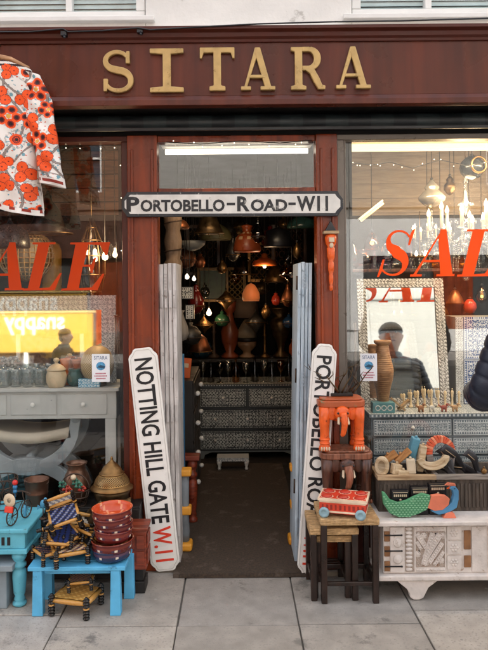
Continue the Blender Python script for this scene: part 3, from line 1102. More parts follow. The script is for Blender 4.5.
# red carved box
xa, xb = P(122, 530, -.06).x, P(151, 530, -.0).x
t = thing('carved_box', 'red brown carved wooden box beside the leaning sign', 'box', ((xa + xb) / 2, -.1, .12))
b = MB(); b.bb(xa, xb, -.19, -.058, .125, .325); b.build('body', m_redbr, t, .006, w=True)
b = MB(); b.bb(xa - .008, xb + .008, -.2, -.057, .3255, .345); b.build('lid', m_redbr, t, .006, w=True)
b = MB()
for k in range(2):
    z = .15 + k * .085
    b.bb(xb + .0005, xb + .006, -.18, -.13, z, z + .07); b.bb(xb + .0005, xb + .006, -.12, -.07, z, z + .07)
    b.bb(xa + .02, xa + .085, -.197, -.191, z, z + .07); b.bb(xa + .095, xb - .01, -.197, -.191, z, z + .07)
b.build('raised_panel', m_redbr, t, .003, w=True)
t = thing('wooden_block', 'dark wooden block under the red carved box', 'block', ((xa + xb) / 2, -.1, 0))
b = MB(); b.bb(xa + .01, xb - .01, -.18, -.06, 0, .06); b.bb(xa + .02, xb - .02, -.17, -.065, .0605, .1245); b.build('base', m_dark, t, .004, w=True)

# ---------------------------------------------------------------- bowls
def bowl_mesh(out, inn, r=.105, h=.062):
    b = MB()
    def cf(i, j):
        if i == 3:
            return H('d8c8b4') if j % 6 == 0 else (mixc(out, H('2c3350'), .6) if j % 6 in (1, 5) else out)
        if i == 4:
            return mixc(out, (.5, .12, .06), .15)
        if i >= 7:
            return inn if (i + j) % 7 else mixc(inn, H('e8b080'), .5)
        return mixc(out, (0, 0, 0), .15) if i < 2 else out
    b.lathe([(.68 * r, 0), (.72 * r, .003), (.90 * r, h * .18), (.97 * r, h * .42), (.985 * r, h * .60), (.99 * r, h * .80), (1.03 * r, h * .93), (1.03 * r, h), (.97 * r, h), (.93 * r, h * .75), (.84 * r, h * .35), (.55 * r, h * .14), (0.0, h * .12)], 42, cols=cf)
    return b


bx = P(113, 545, -.31)
zb = .2385
reds = [(H('2c3452'), H('6a241c')), (H('5e211e'), H('8a3822')), (H('65201f'), H('8a3822')), (H('521c22'), H('8a3822')), (H('5b1f21'), H('8a3822')), (H('662320'), H('c04a22'))]
labs = ['blue bottomed bowl at the very bottom of the red stack', 'wide rimmed brick red bowl resting on the blue bottomed one',
        'third red bowl up, just above the widest rim', 'burgundy red bowl fourth up in the bowl stack', 'dark red bowl just below the orange topped one', 'topmost red bowl with bright orange inside on the blue table']
hz = [0, .040, .092, .125, .158, .192]
rr = [.095, .102, .093, .092, .094, .098]
for k in range(6):
    t = thing('bowl', labs[k], 'bowl', (bx.x + rnd(-.003, .003), -.31 + rnd(-.003, .003), zb + hz[k]), (R(rnd(-2, 2)), R(rnd(-2, 2)), rnd(0, 6)), 'stacked red bowls')
    bowl_mesh(reds[k][0], reds[k][1], rr[k]).build('bowl_body', m_vgloss, t)

# ---------------------------------------------------------------- miniature chairs with turned black legs and woven seats
YEL, BLU, WHT, BLKC = H('b98642'), H('1d2c62'), H('cfc8ba'), H('14100e')


def mini_chair(label, seatc, loc, rot, s=1.0, back=True, group='tiny turned wood chairs'):
    t = thing('miniature_chair', label, 'tiny chair', loc, rot, group)
    w, d, h = .075 * s, .065 * s, .06 * s
    def leg(x, y, z1):
        b = MB()
        b.col(BLKC)
        k = 7
        pr = []
        for i in range(k):
            z = z1 * i / k
            pr += [(.009 * s, z), (.0135 * s, z + z1 / k * .3), (.0135 * s, z + z1 / k * .6), (.008 * s, z + z1 / k * .9)]
        pr += [(.009 * s, z1), (.004 * s, z1 + .006 * s)]
        b.lathe(pr, 10, (x, y, 0), cols=lambda i, j: YEL if i in (14,) else BLKC)
        b.build('leg', m_vgloss, t)
    for x in (-w, w):
        leg(x, -d, h * 1.35)
        leg(x, d, h * (2.5 if back else 1.35))
    b = MB()
    b.col(YEL)
    for y in (-d, d):
        b.tube([(-w, y, h), (-w * .5, y, h), (0, y, h), (w * .5, y, h), (w, y, h)], [.007 * s, .0095 * s, .010 * s, .0095 * s, .007 * s], 10)
    for x in (-w, w):
        b.tube([(x, -d, h), (x, 0, h), (x, d, h)], [.008 * s, .0115 * s, .008 * s], 10)
    b.build('rail', m_vgloss, t)
    b = MB()
    def cf(u, v):
        i, j = int(u * 12), int(v * 10)
        return seatc[0] if (i + j) % 2 else (seatc[1] if (i // 2 + j // 2) % 2 else seatc[2])
    b.grid(lambda u, v: ((u * 2 - 1) * w * .93, (v * 2 - 1) * d * .93, h + .011 * s - .006 * s * math.sin(math.pi * u) * math.sin(math.pi * v)), 24, 20, cf)
    b.grid(lambda u, v: ((1 - 2 * u) * w * .93, (v * 2 - 1) * d * .93, h - .009 * s), 2, 2, lambda u, v: seatc[1])
    b.build('woven_seat', m_vcol, t)
    if back:
        b = MB()
        b.grid(lambda u, v: ((u * 2 - 1) * w * .93, d + .003 * s * math.sin(math.pi * u), h * (1.55 + .75 * v)), 20, 12, lambda u, v: WHT if int((u * 9 + .5 * int(v * 5)) % 2) else seatc[1])
        b.grid(lambda u, v: ((1 - u * 2) * w * .93, d + .008 * s, h * (1.55 + .75 * v)), 2, 2, lambda u, v: seatc[1])
        b.build('woven_back', m_vcol, t)
        b = MB(); b.col(YEL)
        for z in (1.5, 2.35):
            b.tube([(-w, d, h * z), (0, d, h * z), (w, d, h * z)], [.007 * s, .0115 * s, .007 * s], 10)
        b.build('back_rail', m_vgloss, t)
    return t


ZB = .239
mini_chair('tiny dark chair lying on its side against the turquoise table', (BLKC, BLU, WHT), P(44, 538, -.30), (R(12), R(72), R(10)), .8)
mini_chair('tiny blue seated chair leaning back at right of the pile', (BLU, BLKC, YEL), P(84, 545, -.28), (R(-38), R(8), R(-30)), .82)
mini_chair('tiny black and blue stool wedged in the middle of the pile', (BLU, BLKC, BLU), P(64, 541, -.30), (R(30), R(-20), R(40)), .78, False)
mini_chair('tiny black chair with blue and white seat lying tilted on top of the pile', (BLU, H('7d7f8c'), BLKC), P(66, 527, -.29) + Vector((0, 0, .02)), (R(22), R(-14), R(18)), .88)
mini_chair('tiny chair facing front with yellow rails at the pile front', (YEL, BLU, WHT), Vector((P(69, 560, -.36).x, -.345, ZB)), (0, 0, R(24)), 1.0)
mini_chair('tiny chair turned sideways at left end of the blue table', (BLU, BLKC, YEL), Vector((P(48, 560, -.33).x, -.325, ZB)), (0, 0, R(-50)), .82)
mini_chair('tiny chair with checked blue back at rear of the pile', (BLU, BLKC, WHT), Vector((P(71, 545, -.24).x, -.235, ZB + .035)), (R(-6), R(6), R(-8)), 1.0)
mini_chair('tiny backless stool upside down in the chair pile', (YEL, BLU, BLU), P(58, 532, -.32), (R(165), R(12), R(20)), .85, False)
mini_chair('tiny stool with plain yellow woven seat on the pavement under blue table', (YEL, H('c99448'), H('e0b266')), Vector((P(76, 609, -.36).x, -.345, .001)), (0, 0, R(-14)), 1.22, False)
mini_chair('smaller tiny stool with blue seat perched on the yellow one', (YEL, BLU, BLU), Vector((P(82, 596, -.30).x, -.31, .094)), (0, R(-3), R(6)), .72, False)

# ---------------------------------------------------------------- brassware and tin toys behind
def lathe_thing(name, label, cat, loc, prof, m, part='body', n=28, group=None, rot=(0, 0, 0), ring=None, cols=None):
    t = thing(name, label, cat, loc, rot, group)
    b = MB(); b.lathe(prof, n, ring=ring, cols=cols); b.build(part, m, t)
    return t


# pierced brass dome lantern
q = P(112, 503, .02); q.z = .401
t = thing('brass_lantern', 'domed brass lantern with pierced lid on the dark crate', 'lantern', q)
b = MB(); b.lathe([(.06, 0), (.075, .008), (.09, .03), (.098, .06), (.10, .085)], 32); b.build('bowl', m_brassd, t)
b = MB(); b.lathe([(.115, .083), (.116, .09), (.104, .10), (.098, .11)], 32); b.build('rim', m_brass, t)
b = MB()
b.col(H('8c6a3e'))
nu, nv = 64, 12
pr = [(.097, .1101), (.093, .125), (.087, .138), (.078, .150), (.066, .162)]
vs, fs, fc = [], [], []
def dome(u, v):
    f = v * (len(pr) - 1); i = min(int(f), len(pr) - 2); tt = f - i
    r = pr[i][0] * (1 - tt) + pr[i + 1][0] * tt; z = pr[i][1] * (1 - tt) + pr[i + 1][1] * tt
    a = 2 * math.pi * u
    return (r * math.cos(a), r * math.sin(a), z)
b.grid(dome, 96, 12, lambda u, v: H('2a1d12') if (int(u * 96) + int(v * 12)) % 2 and int(v * 12) not in (0, 11) else H('a07c4a'))
b.build('pierced_band', mat('pierced_brass', (1, 1, 1), .4, metal=.7, vcol=True), t)
b = MB(); b.lathe([(.068, .1625), (.069, .168), (.06, .172), (.052, .19), (.034, .212), (.014, .23), (.006, .238), (.008, .245), (.004, .256), (0, .258)], 28); b.build('cap', m_brass, t)
# tall brass vase
q = P(77, 490, .08); q.z = .401
lathe_thing('brass_vase', 'tall dented brass vase with flared lip in front of window', 'vase', (q.x, .075, q.z), [(.045, 0), (.055, .01), (.075, .05), (.078, .10), (.066, .14), (.050, .17), (.047, .19), (.055, .205), (.058, .212), (.052, .211), (.043, .19), (.045, .15), (0, .1)], mat('dull_copper', H('6e5140'), .42, metal=.8, var=.3, bump=.25), ring=lambda w: 1 + .02 * math.sin(5 * w))
# copper bucket
q = P(35, 493, -.0); q.z = .3985
t = thing('copper_bucket', 'old ribbed copper bucket on the turquoise table', 'bucket', (q.x, .03, q.z))
b = MB(); b.lathe([(.05, 0), (.056, .004), (.060, .06), (.062, .062), (.060, .066), (.064, .13), (.067, .133), (.067, .139), (.060, .138), (.054, .02), (0, .015)], 26); b.build('body', mat('brown_copper', H('6a4a3a'), .4, metal=.7, var=.3), t)
b = MB(); b.tube([(.066 * math.cos(R(a)), -.066 * math.sin(R(a)) * .6, .125 - .03 * math.sin(R(a))) for a in range(0, 181, 15)], .003, 6); b.build('handle', m_iron, t)
# wire basket at the far left
q = P(3, 497, -.05); q.z = .3985
t = thing('wire_basket', 'rusty scrolled wire basket at far left of turquoise table', 'basket', (q.x - .01, -.03, q.z))
b = MB()
for z, r in ((.004, .055), (.06, .068), (.12, .072), (.165, .078)):
    b.tube([(r * math.cos(2 * math.pi * k / 24), r * math.sin(2 * math.pi * k / 24), z) for k in range(24)], .0028, 6, closed=True)
for k in range(12):
    a = 2 * math.pi * k / 12
    b.tube([((.055 + .024 * f + .006 * math.sin(9 * f)) * math.cos(a + .5 * f), (.055 + .024 * f) * math.sin(a + .5 * f), .004 + .16 * f) for f in [i / 8 for i in range(9)]], .0024, 5)
    b.tube([(.074 * math.cos(a + .2 * math.cos(w)), .074 * math.sin(a + .2 * math.cos(w)), .09 + .03 * math.sin(w)) for w in [i * .7 for i in range(9)]], .002, 5)
b.build('wire_frame', m_iron, t)
# wire bicycle toy with beads
q = P(19, 522, -.25); q.z = .3985
t = thing('toy_bicycle', 'small wire toy bicycle with red and blue beads on turquoise table', 'toy', q, (0, 0, R(72)))
for cx_ in (-.055, .062):
    b = MB()
    b.T = Matrix.Translation((cx_, 0, .048)) @ Matrix.Rotation(R(90), 4, 'X')
    b.tube([(.043 * math.cos(2 * math.pi * k / 24), .043 * math.sin(2 * math.pi * k / 24), 0) for k in range(24)], .0035, 6, closed=True)
    for k in range(6):
        a = math.pi * k / 6
        b.cyl((-.04 * math.cos(a), -.04 * math.sin(a), 0), (.04 * math.cos(a), .04 * math.sin(a), 0), .001, n=5)
    b.build('wheel', m_iron, t)
b = MB(); b.tube([(-.055, 0, .048), (-.02, 0, .05), (.03, 0, .10), (-.03, 0, .105), (-.055, 0, .048)], .003, 6); b.tube([(.062, 0, .048), (.035, 0, .12), (.03, 0, .15)], .003, 6); b.build('frame', m_iron, t)
b = MB(); b.tube([(.03, -.05, .14), (.03, 0, .15), (.03, .05, .14)], .0035, 6); b.build('handlebar', m_iron, t)
b = MB(); b.T = Matrix.Translation((-.075, 0, .135)) @ Matrix.Rotation(R(90), 4, 'Y'); b.lathe([(.012, -.004), (.032, -.004), (.034, 0), (.032, .004), (.012, .004), (.012, -.004)], 20); b.build('disc', m_cream, t)
b = MB(); b.box((-.08, 0, .09), (.012, .045, .03), (0, .2, 0)); b.build('red_plate', m_red, t, .003)
b = MB(); b.sph((-.03, 0, .21), .014, 12, 8); b.build('red_bead', mat('red_bead', H('c02a26'), .2), t)
b = MB(); b.sph((-.03, 0, .187), .012, 12, 8); b.sph((-.03, 0, .166), .011, 12, 8); b.cyl((-.03, 0, .10), (-.03, 0, .2), .002, n=5); b.build('blue_bead', mat('blue_bead', H('2b6f9c'), .2), t)
for s_ in (-1, 1):
    b = MB(); b.sph((-.02, s_ * .05, .07), (.012, .006, .03), 10, 7); b.build('blue_pannier', mat('blue_tin', H('4a93b8'), .4), t)
# blue tin figure
q = P(43, 505, -.2); q.z = .3985
t = thing('tin_bird', 'little blue tin bird on a wire stalk at the table corner', 'toy', q)
b = MB(); b.cyl((0, 0, .0), (0, 0, .06), .003, n=6); b.lathe([(.02, 0), (.018, .004), (0, .005)], 12); b.build('stalk', m_iron, t)
b = MB(); b.sph((0, 0, .075), (.016, .012, .022), 10, 7); b.sph((.012, 0, .10), .009, 8, 6); b.prism([(-.01, .06), (-.03, .045), (-.028, .07)], -.003, .003); b.build('body', mat('blue_tin', H('4a93b8'), .4), t)
# basket with coloured glass flowers
q = P(69, 520, -.13); q.z = .401
t = thing('flower_basket', 'dark wire basket with green and red glass flowers on the crate', 'basket', (q.x, -.0, .401))
b = MB()
for z, r in ((.003, .06), (.05, .075), (.085, .08)):
    b.tube([(r * math.cos(2 * math.pi * k / 24), r * .8 * math.sin(2 * math.pi * k / 24), z) for k in range(24)], .004, 6, closed=True)
for k in range(14):
    a = 2 * math.pi * k / 14
    b.cyl((.06 * math.cos(a), .048 * math.sin(a), .003), (.08 * math.cos(a), .064 * math.sin(a), .085), .0025, n=5)
b.tube([(.08 * math.cos(R(a)), 0, .085 + .085 * math.sin(R(a))) for a in range(0, 181, 15)], .004, 6)
b.build('wire_frame', m_iron, t)
gr, rd = mat('green_leaf_glass', H('2f6b58'), .2, var=.3), mat('red_petal_glass', H('a83222'), .2, var=.3)
for k in range(6):
    a = k * 1.05 + .3
    c = Vector((.052 * math.cos(a), -.045 + .03 * math.sin(a), .105 + .028 * (k % 2)))
    b = MB()
    for j in range(5):
        w = j * 1.2566
        b.lathe([(0, -.003), (.007, -.001), (.011, .004), (.006, .009), (0, .020)], 8, c + Vector((.015 * math.cos(w), -.012 + .004 * math.sin(3 * w), .013 * math.sin(w) - .006)), sy=.5)
    b.build('glass_flower', gr if k % 2 else rd, t)
b = MB(); b.sph((0, -.03, .158), .016, 10, 7); b.build('glass_bead', m_cream, t)
# brass bells / horn bundle in front
t = thing('brass_bell', 'dull ribbed brass bell lying behind the red bowls', 'bell', P(96, 507, -.12) - Vector((0, 0, .06)), (R(65), R(20), R(15)))
b = MB(); b.lathe([(.06, 0), (.062, .006), (.05, .02), (.052, .025), (.042, .05), (.044, .055), (.034, .08), (.02, .10), (.01, .105), (.008, .12), (0, .121)], 26); b.build('body', m_brassd, t)
b = MB(); b.cyl((0, 0, .0), (0, 0, .06), .005); b.sph((0, 0, -.004), .011, 10, 7); b.build('clapper', m_iron, t)
q = P(128, 500, -.1)
t = thing('brass_horn', 'battered brass horn with dark mouth on the red carved box', 'horn', q - Vector((-.01, 0, .03)), (R(0), R(-82), R(12)))
b = MB(); b.lathe([(.042, 0), (.045, .004), (.034, .02), (.026, .06), (.018, .11), (.014, .15), (.02, .155), (.012, .165), (0, .166)], 22); b.build('body', m_brassd, t)

# ochre and grey carved feet seen beside the shutters
def ochre_foot(label, px, Y, z1, s):
    q = P(px, 540, Y)
    t = thing('carved_post', label, 'carved post', (q.x, Y, .02))
    oc = mat('ochre_paint', H('d9952c'), .45, var=.12)
    b = MB(); b.bb(-.04 * s, .045 * s, -.05, .05, 0, .05); b.build('foot', oc, t, .015)
    b = MB(); b.lathe([(.026, .05), (.03, .1), (.024, .2), (.028, z1 - .06)], 12); b.build('shaft', mat('grey_painted_wood', H('6d7276'), .6, var=.25), t)
    b = MB(); b.bb(-.04, .04, -.035, .035, z1 * .42, z1 * .42 + .05); b.build('collar', oc, t, .01)
    b = MB(); b.bb(-.042, .042, -.04, .04, z1 - .06, z1 - .02); b.build('capital', oc, t, .01)
    return t


ochre_foot('ochre and grey carved post with yellow foot beside the left shutter', 185, .34, .50, 1)
ochre_foot('ochre footed carved post peeping out beside the blue shutter', 297, .42, .50, 1.4)

# ================================================================ RIGHT SIDE: nest of tables
for k, (lab, xc, y0, zt, wd) in enumerate((('largest rush topped table of the nest holding red toy cart', 350, -.315, .424, .295), ('middle rush topped table nested behind the largest one', 334.5, -.285, .366, .245), ('smallest rush topped table lowest in the nest', 331.5, -.255, .318, .205))):
    Xc = P(xc, 520, y0).x
    t = thing('nesting_table', lab, 'table', (Xc, y0 + .14, 0), (0, 0, 0), 'nest of rush topped tables')
    b = MB(); b.bb(-wd / 2, wd / 2, -.14, .14, zt - .034, zt); b.build('rush_top', m_rush, t, .006)
    for sx in (-1, 1):
        for sy in (-1, 1):
            b = MB(); b.bb(sx * wd / 2 - sx * .034, sx * wd / 2 - sx * .004, sy * .135 - sy * .03, sy * .135, 0, zt - .0345); b.build('leg', m_dkleg, t, .003)
    b = MB()
    b.bb(-wd / 2 + .034, wd / 2 - .034, .106, .133, .07, .095)
    for sx in (-1, 1):
        b.bb(sx * (wd / 2 - .03), sx * (wd / 2 - .01), -.105, .105, .07, .095)
    if k == 0:
        b.bb(-wd / 2 + .034, wd / 2 - .034, -.128, -.112, .085, .105)
    b.build('stretcher', m_dkleg, t, .003)

# red toy cart
q = P(344, 516, -.22); q.z = .4245
t = thing('toy_cart', 'red painted wooden box on pale blue wheels', 'toy cart', (q.x, -.23, q.z), (0, 0, R(-16)))
m_cart = mat('cart_red', (1, 1, 1), .45, vcol=True, var=.2, bump=.3, wear=H('8a5a44'), weart=.65, wears=30)
b = MB()
RD, CRM, BL = H('c83a22'), H('e3cbb0'), H('7fa3ad')
def side(u, v, W, Hh):
    if v < .008 or v > Hh - .008:
        return CRM
    return H('8c2416') if int(u / .011) % 2 and .016 < v < Hh - .018 else RD
b.panel(-.115, .115, .022, .080, -.075, side, .003)
b.T = Matrix.Rotation(R(-90), 4, 'Z'); b.panel(-.075, .075, .022, .080, -.115, side, .003)
b.T = Matrix.Rotation(R(90), 4, 'Z'); b.panel(-.075, .075, .022, .080, -.115, side, .003)
b.T = Matrix.Rotation(R(180), 4, 'Z'); b.panel(-.115, .115, .022, .080, -.075, side, .003)
b.T = Matrix.Identity(4)
b.col(RD); b.bb(-.112, .112, -.072, .072, .018, .0225)
b.build('box', m_cart, t)
b = MB()
def topc(u, v):
    x, y = u * .246 - .123, v * .166 - .083
    gx, gy = ((x + .123) / .082) % 1 - .5, ((y + .083) / .083) % 1 - .5
    r = math.hypot(gx, gy)
    if abs(x) > .115 or abs(y) > .075:
        return CRM
    return H('a8281a') if r < .34 else (H('e8b59a') if r < .40 else RD)
b.grid(lambda u, v: (u * .246 - .123, v * .166 - .083, .0935), 62, 42, topc)
b.col(CRM); b.bb(-.123, .123, -.083, .083, .0805, .093)
b.col(H('b5301c'))
for i in range(3):
    for j in range(2):
        b.T = Matrix.Translation((-.082 + i * .082, -.0415 + j * .083, .094))
        b.lathe([(.027, 0), (.027, .003), (.02, .008), (.008, .010), (0, .011)], 16)
        b.T = Matrix.Identity(4)
b.build('lid', m_cart, t)
for sx in (-1, 1):
    for sy in (-1, 1):
        b = MB(); b.T = Matrix.Translation((sx * .09, sy * .085, .024)) @ Matrix.Rotation(R(90), 4, 'X')
        b.lathe([(0, -.008), (.024, -.008), (.026, -.004), (.026, .004), (.024, .008), (.014, .009), (.012, .006), (0, .007)], 20)
        b.build('wheel', mat('pale_blue_wheel', H('86a4ae'), .5, var=.15), t)


# ---------------------------------------------------------------- elephant stools
def elephant(label, m_body, m_seat, xc, y0, z0, w, h, d, lit):
    t = thing('elephant_stool', label, 'stool', (xc, y0, z0))
    th = h * .13
    # seat: rounded slab
    b = MB()
    o = []
    for sx, sy, a0 in ((1, 1, 0), (-1, 1, 90), (-1, -1, 180), (1, -1, 270)):
        for i in range(5):
            a = R(a0 + 22.5 * i)
            rr_ = d * .28
            o.append((sx * (w / 2 - rr_) + rr_ * math.cos(a), sy * (d / 2 - rr_) + rr_ * math.sin(a)))
    b.prism(o, h - th, h, 'xy')
    b.prism([(x * .9, y * .9) for x, y in o], h + .0005, h + .012, 'xy')
    b.build('seat', m_seat, t, .012)
    # body block below the seat
    b = MB(); b.sph((0, d * .06, h - th - h * .14), (w * .40, d * .42, h * .20), 20, 12); b.build('belly', m_body, t)
    for sx in (-1, 1):
        for sy in (-1, 1):
            b = MB()
            x, y = sx * w * .36, sy * d * .33
            r = w * .105
            b.lathe([(r * 1.15, 0), (r * 1.2, .012), (r * .95, .03), (r * .9, h * .35), (r * 1.1, h * .62), (r * 1.15, h - th - .001)], 18, (x, y, 0))
            for k in (.12, .20):
                b.lathe([(r * 1.0, h * k), (r * 1.08, h * k + .005), (r * 1.0, h * k + .011)], 18, (x, y, 0))
            b.build('leg', m_body, t)
            if sy < 0:
                b = MB()
                for i in range(4):
                    b.sph((x - r * .75 + i * r * .5, y - r * 1.05, .012), (r * .22, r * .18, .012), 8, 6)
                b.build('toenails', m_cream if lit else m_midw, t)
    b = MB()
    hx, hy, hz_ = 0, -d * .45, h * .74
    b.sph((hx, hy, hz_), (w * .165, d * .2, h * .17), 18, 12)
    b.sph((-w * .06, hy - d * .06, hz_ + h * .07), (w * .075, d * .1, h * .07), 12, 8); b.sph((w * .06, hy - d * .06, hz_ + h * .07), (w * .075, d * .1, h * .07), 12, 8)
    hd = b.build('head', m_body, t)
    b = MB()
    pts, rs = [], []
    for i in range(15):
        f = i / 14
        a = f * 3.4
        pts.append((w * .02 * math.sin(f * 5), hy - d * .16 - d * .12 * math.sin(a * .9), hz_ + h * .02 - h * .52 * f + (h * .10 * max(0, f - .75) * 4)))
        rs.append(w * (.085 - .045 * f))
    b.tube(pts, rs, 14)
    b.build('trunk', m_midw if not lit else m_body, hd)
    for sx in (-1, 1):
        b = MB(); b.sph((sx * w * .215, hy + d * .02, hz_ + h * .02), (w * .10, d * .035, h * .15), 14, 9); b.build('ear', m_body, hd)
        b = MB(); b.tube([(sx * w * .085, hy - d * .15, hz_ - h * .06), (sx * w * .105, hy - d * .26, hz_ - h * .16), (sx * w * .10, hy - d * .34, hz_ - h * .17)], [.008, .007, .002], 8); b.build('tusk', m_cream, hd)
        b = MB(); b.sph((sx * w * .10, hy - d * .16, hz_ + h * .03), .006, 8, 6); b.build('eye', m_black, hd)
    return t


xo = P(341.5, 490, -.05).x
elephant('big dark brown elephant stool under the orange one', m_dkwood, m_midw, P(345.5, 470, -.02).x, .0, .4245, .285, .265, .18, False)
elephant('orange lacquered elephant stool with a trunk on the dark one', m_orange, mat('orange_seat', H('a8512a'), .4, var=.2, wear=H('6a7a55'), weart=.6, wears=14), P(340, 410, -.0).x, .0, .7025, .255, .265, .17, True)
# bundle of horns and wire on top
q = P(341, 384, .02); q.z = .9815
t = thing('metal_ornament', 'tangle of dark metal antlers on the orange elephant stool', 'ornament', q)
b = MB(); b.bb(-.06, .06, -.035, .035, 0, .016); b.build('base', m_dark, t, .003)
for k in range(9):
    a = -1.2 + k * .3
    b = MB()
    L_ = rnd(.10, .19)
    pts = []
    for i in range(9):
        f = i / 8
        pts.append((-.05 + k * .0125 + math.sin(a) * L_ * f * .8 + .012 * math.sin(4 * f + k), -.01 + .02 * math.sin(k * 2 + f * 3), .016 + math.cos(a * .55) * L_ * f - .05 * f * f * (k % 2)))
    b.tube(pts, [.0055 - .004 * i / 8 for i in range(9)], 6)
    for j in (4, 6):
        p_ = Vector(pts[j]); b.tube([p_, p_ + Vector((rnd(-.03, .03), rnd(-.01, .01), .025)), p_ + Vector((rnd(-.04, .04), 0, .045))], [.0035, .003, .001], 5)
    b.build('antler', m_brassd if k % 3 else m_iron, t)

# ---------------------------------------------------------------- white carved chest
ch = thing('carved_chest', 'whitewashed low carved wooden chest on bracket feet at right', 'chest', (1.15, -.1, 0))
cxa = P(377, 522, -.275).x
CX1 = 1.75
b = MB(); b.prism([(cxa, -.285), (CX1, -.285), (CX1, .085), (cxa, .085)], .372, .394, 'xy'); b.build('lid', m_carv, ch, .005, w=True)
xa = cxa + .035
b = MB(); b.bb(xa, CX1 - .03, -.255, .07, .125, .3715); b.build('body', m_carv, ch, .003, w=True)
b = MB(); b.bb(cxa + .005, CX1 - .01, -.285, .08, .098, .1245); b.build('base_moulding', m_carv, ch, .006, w=True)
# bracket feet
for fx in (P(417, 590, -.26).x, 1.55):
    for yy in (-.275, .03):
        b = MB()
        o = [(-.105, .0975), (.105, .0975), (.085, .082), (.055, .06), (.04, .03), (.03, .01), (.01, 0), (-.02, 0), (-.038, .012), (-.04, .03), (-.055, .055), (-.08, .075)]
        b.prism([(x + fx, z) for x, z in o], yy, yy + .045)
        b.build('foot', m_carv, ch, .005, w=True)
yf = -.2552
b = MB(); b2 = MB(); b3 = MB()
Z0, Z1 = .135, .362
# left stile with worn brown patches and three iron straps
stx0, stx1 = xa + .004, xa + .105
b.bb(stx0 + .03, stx1, yf - .008, yf, Z0, Z1)
for z in (.16, .235, .31):
    b2 = MB(); b2.bb(stx0, stx0 + .028, yf - .006, yf, z - .022, z + .03); b2.build('worn_patch', m_worn, ch, .003, w=True)
for z in (.165, .243, .322):
    b3 = MB(); b3.bb(stx0, stx1 - .012, yf - .013, yf - .0085, z - .003, z + .003)
    b3.sph((stx1 - .014, yf - .011, z), .005, 8, 6); b3.build('iron_strap', m_black, ch, .001, w=True)
for z in (.20, .283):
    b.T = Matrix.Translation((stx0 + .066, yf - .008, z)) @ Matrix.Rotation(R(90), 4, 'X')
    b.lathe([(.022, -.0005), (.022, .004), (.016, .003), (.010, .006), (0, .007)], 18)
    b.T = Matrix.Identity(4)
# row of scallops
sx0 = stx1 + .006
for k in range(11):
    z = Z0 + .012 + k * .0205
    b.T = Matrix.Translation((sx0 + .018, yf, z)) @ Matrix.Rotation(R(90), 4, 'X')
    b.lathe([(.0175, -.0005), (.0165, .006), (.010, .010), (0, .0115)], 14, sy=.56)
    b.T = Matrix.Identity(4)
px0 = sx0 + .045
PX1 = P(446, 540, -.26).x
# framed panel with diagonal carved strips
b.bb(px0, PX1, yf - .007, yf, Z1 - .022, Z1); b.bb(px0, PX1, yf - .007, yf, Z0, Z0 + .022)
b.bb(px0, px0 + .006, yf - .0068, yf, Z0 + .0222, Z1 - .0222); b.bb(PX1 - .006, PX1, yf - .0068, yf, Z0 + .0222, Z1 - .0222)
for k in range(20):
    for z in (Z1 - .011, Z0 + .011):
        b.sph((px0 + .012 + k * (PX1 - px0 - .02) / 19.5, yf - .0075, z), (.0045, .004, .0065), 8, 6)
def strip(x0, z0, x1, z1, w_, raised, m_):
    L_ = math.hypot(x1 - x0, z1 - z0)
    a = math.atan2(z1 - z0, x1 - x0)
    m_.T = Matrix.Translation((x0, yf, z0)) @ Matrix.Rotation(-a, 4, 'Y')
    m_.bb(0, L_, -raised, -.0002, -w_ / 2, w_ / 2)
    n = int(L_ / .013)
    for i in range(n):
        m_.sph((.008 + i * .013, -raised, 0), (.0045, .003, w_ * .32), 7, 5)
    m_.bb(0, L_, -raised - .003, -raised + .0005, -w_ / 2, -w_ / 2 + .003); m_.bb(0, L_, -raised - .003, -raised + .0005, w_ / 2 - .003, w_ / 2)
    m_.T = Matrix.Identity(4)
wP = PX1 - px0
za, zb_ = Z0 + .026, Z1 - .026
strip(px0 + .012, zb_ - .008, px0 + wP * .40, za + (zb_ - za) * .52, .024, .007, b)
strip(px0 + .045, za + .01, px0 + wP * .58, zb_ - .006, .026, .0085, b)
strip(px0 + wP * .33, za + .045, px0 + wP * .80, zb_ - .012, .030, .009, b)
strip(px0 + wP * .45, za + .02, PX1 - .02, zb_ - .055, .022, .0075, b)
for (ux, uz) in ((.10, .35), (.30, .88), (.36, .10), (.46, .22), (.86, .16), (.92, .88)):
    b.T = Matrix.Translation((px0 + wP * ux, yf, za + (zb_ - za) * uz)) @ Matrix.Rotation(R(90), 4, 'X')
    b.lathe([(.016, -.0005), (.016, .004), (.011, .003), (.006, .006), (0, .006)], 14)
    b.T = Matrix.Identity(4)
# column of square bosses, then a mirrored repeat out of frame
bx0 = PX1 + .006
for k in range(3):
    z = Z0 + .012 + k * .075
    b.bb(bx0, bx0 + .07, yf - .006, yf, z, z + .066)
    for j in range(7):
        a = j * 1.047
        c_ = (bx0 + .035 + (.014 * math.cos(a) if j else 0), yf - .006, z + .033 + (.014 * math.sin(a) if j else 0))
        b.sph(c_, (.0075, .004, .0075), 8, 6)
for z0_, z1_ in ((Z0 + .02, Z0 + .08), (Z0 + .11, Z1 - .02)):
    b2 = MB(); b2.bb(bx0 + .085, bx0 + .12, yf - .006, yf, z0_, z1_); b2.build('worn_patch', m_worn, ch, .003, w=True)
b.bb(bx0 + .125, bx0 + .2, yf - .006, yf, Z0, Z1)
for k in range(9):
    b.bb(bx0 + .21, CX1 - .04, yf - .005, yf, Z0 + .01 + k * .024, Z0 + .028 + k * .024)
strip(px0 + wP * .62, za + .008, PX1 - .012, zb_ - .10, .016, .006, b)
strip(px0 + .012, zb_ - .05, px0 + wP * .22, za + (zb_ - za) * .50, .016, .006, b)
strip(px0 + wP * .52, zb_ - .01, px0 + wP * .68, za + (zb_ - za) * .72, .018, .0065, b)
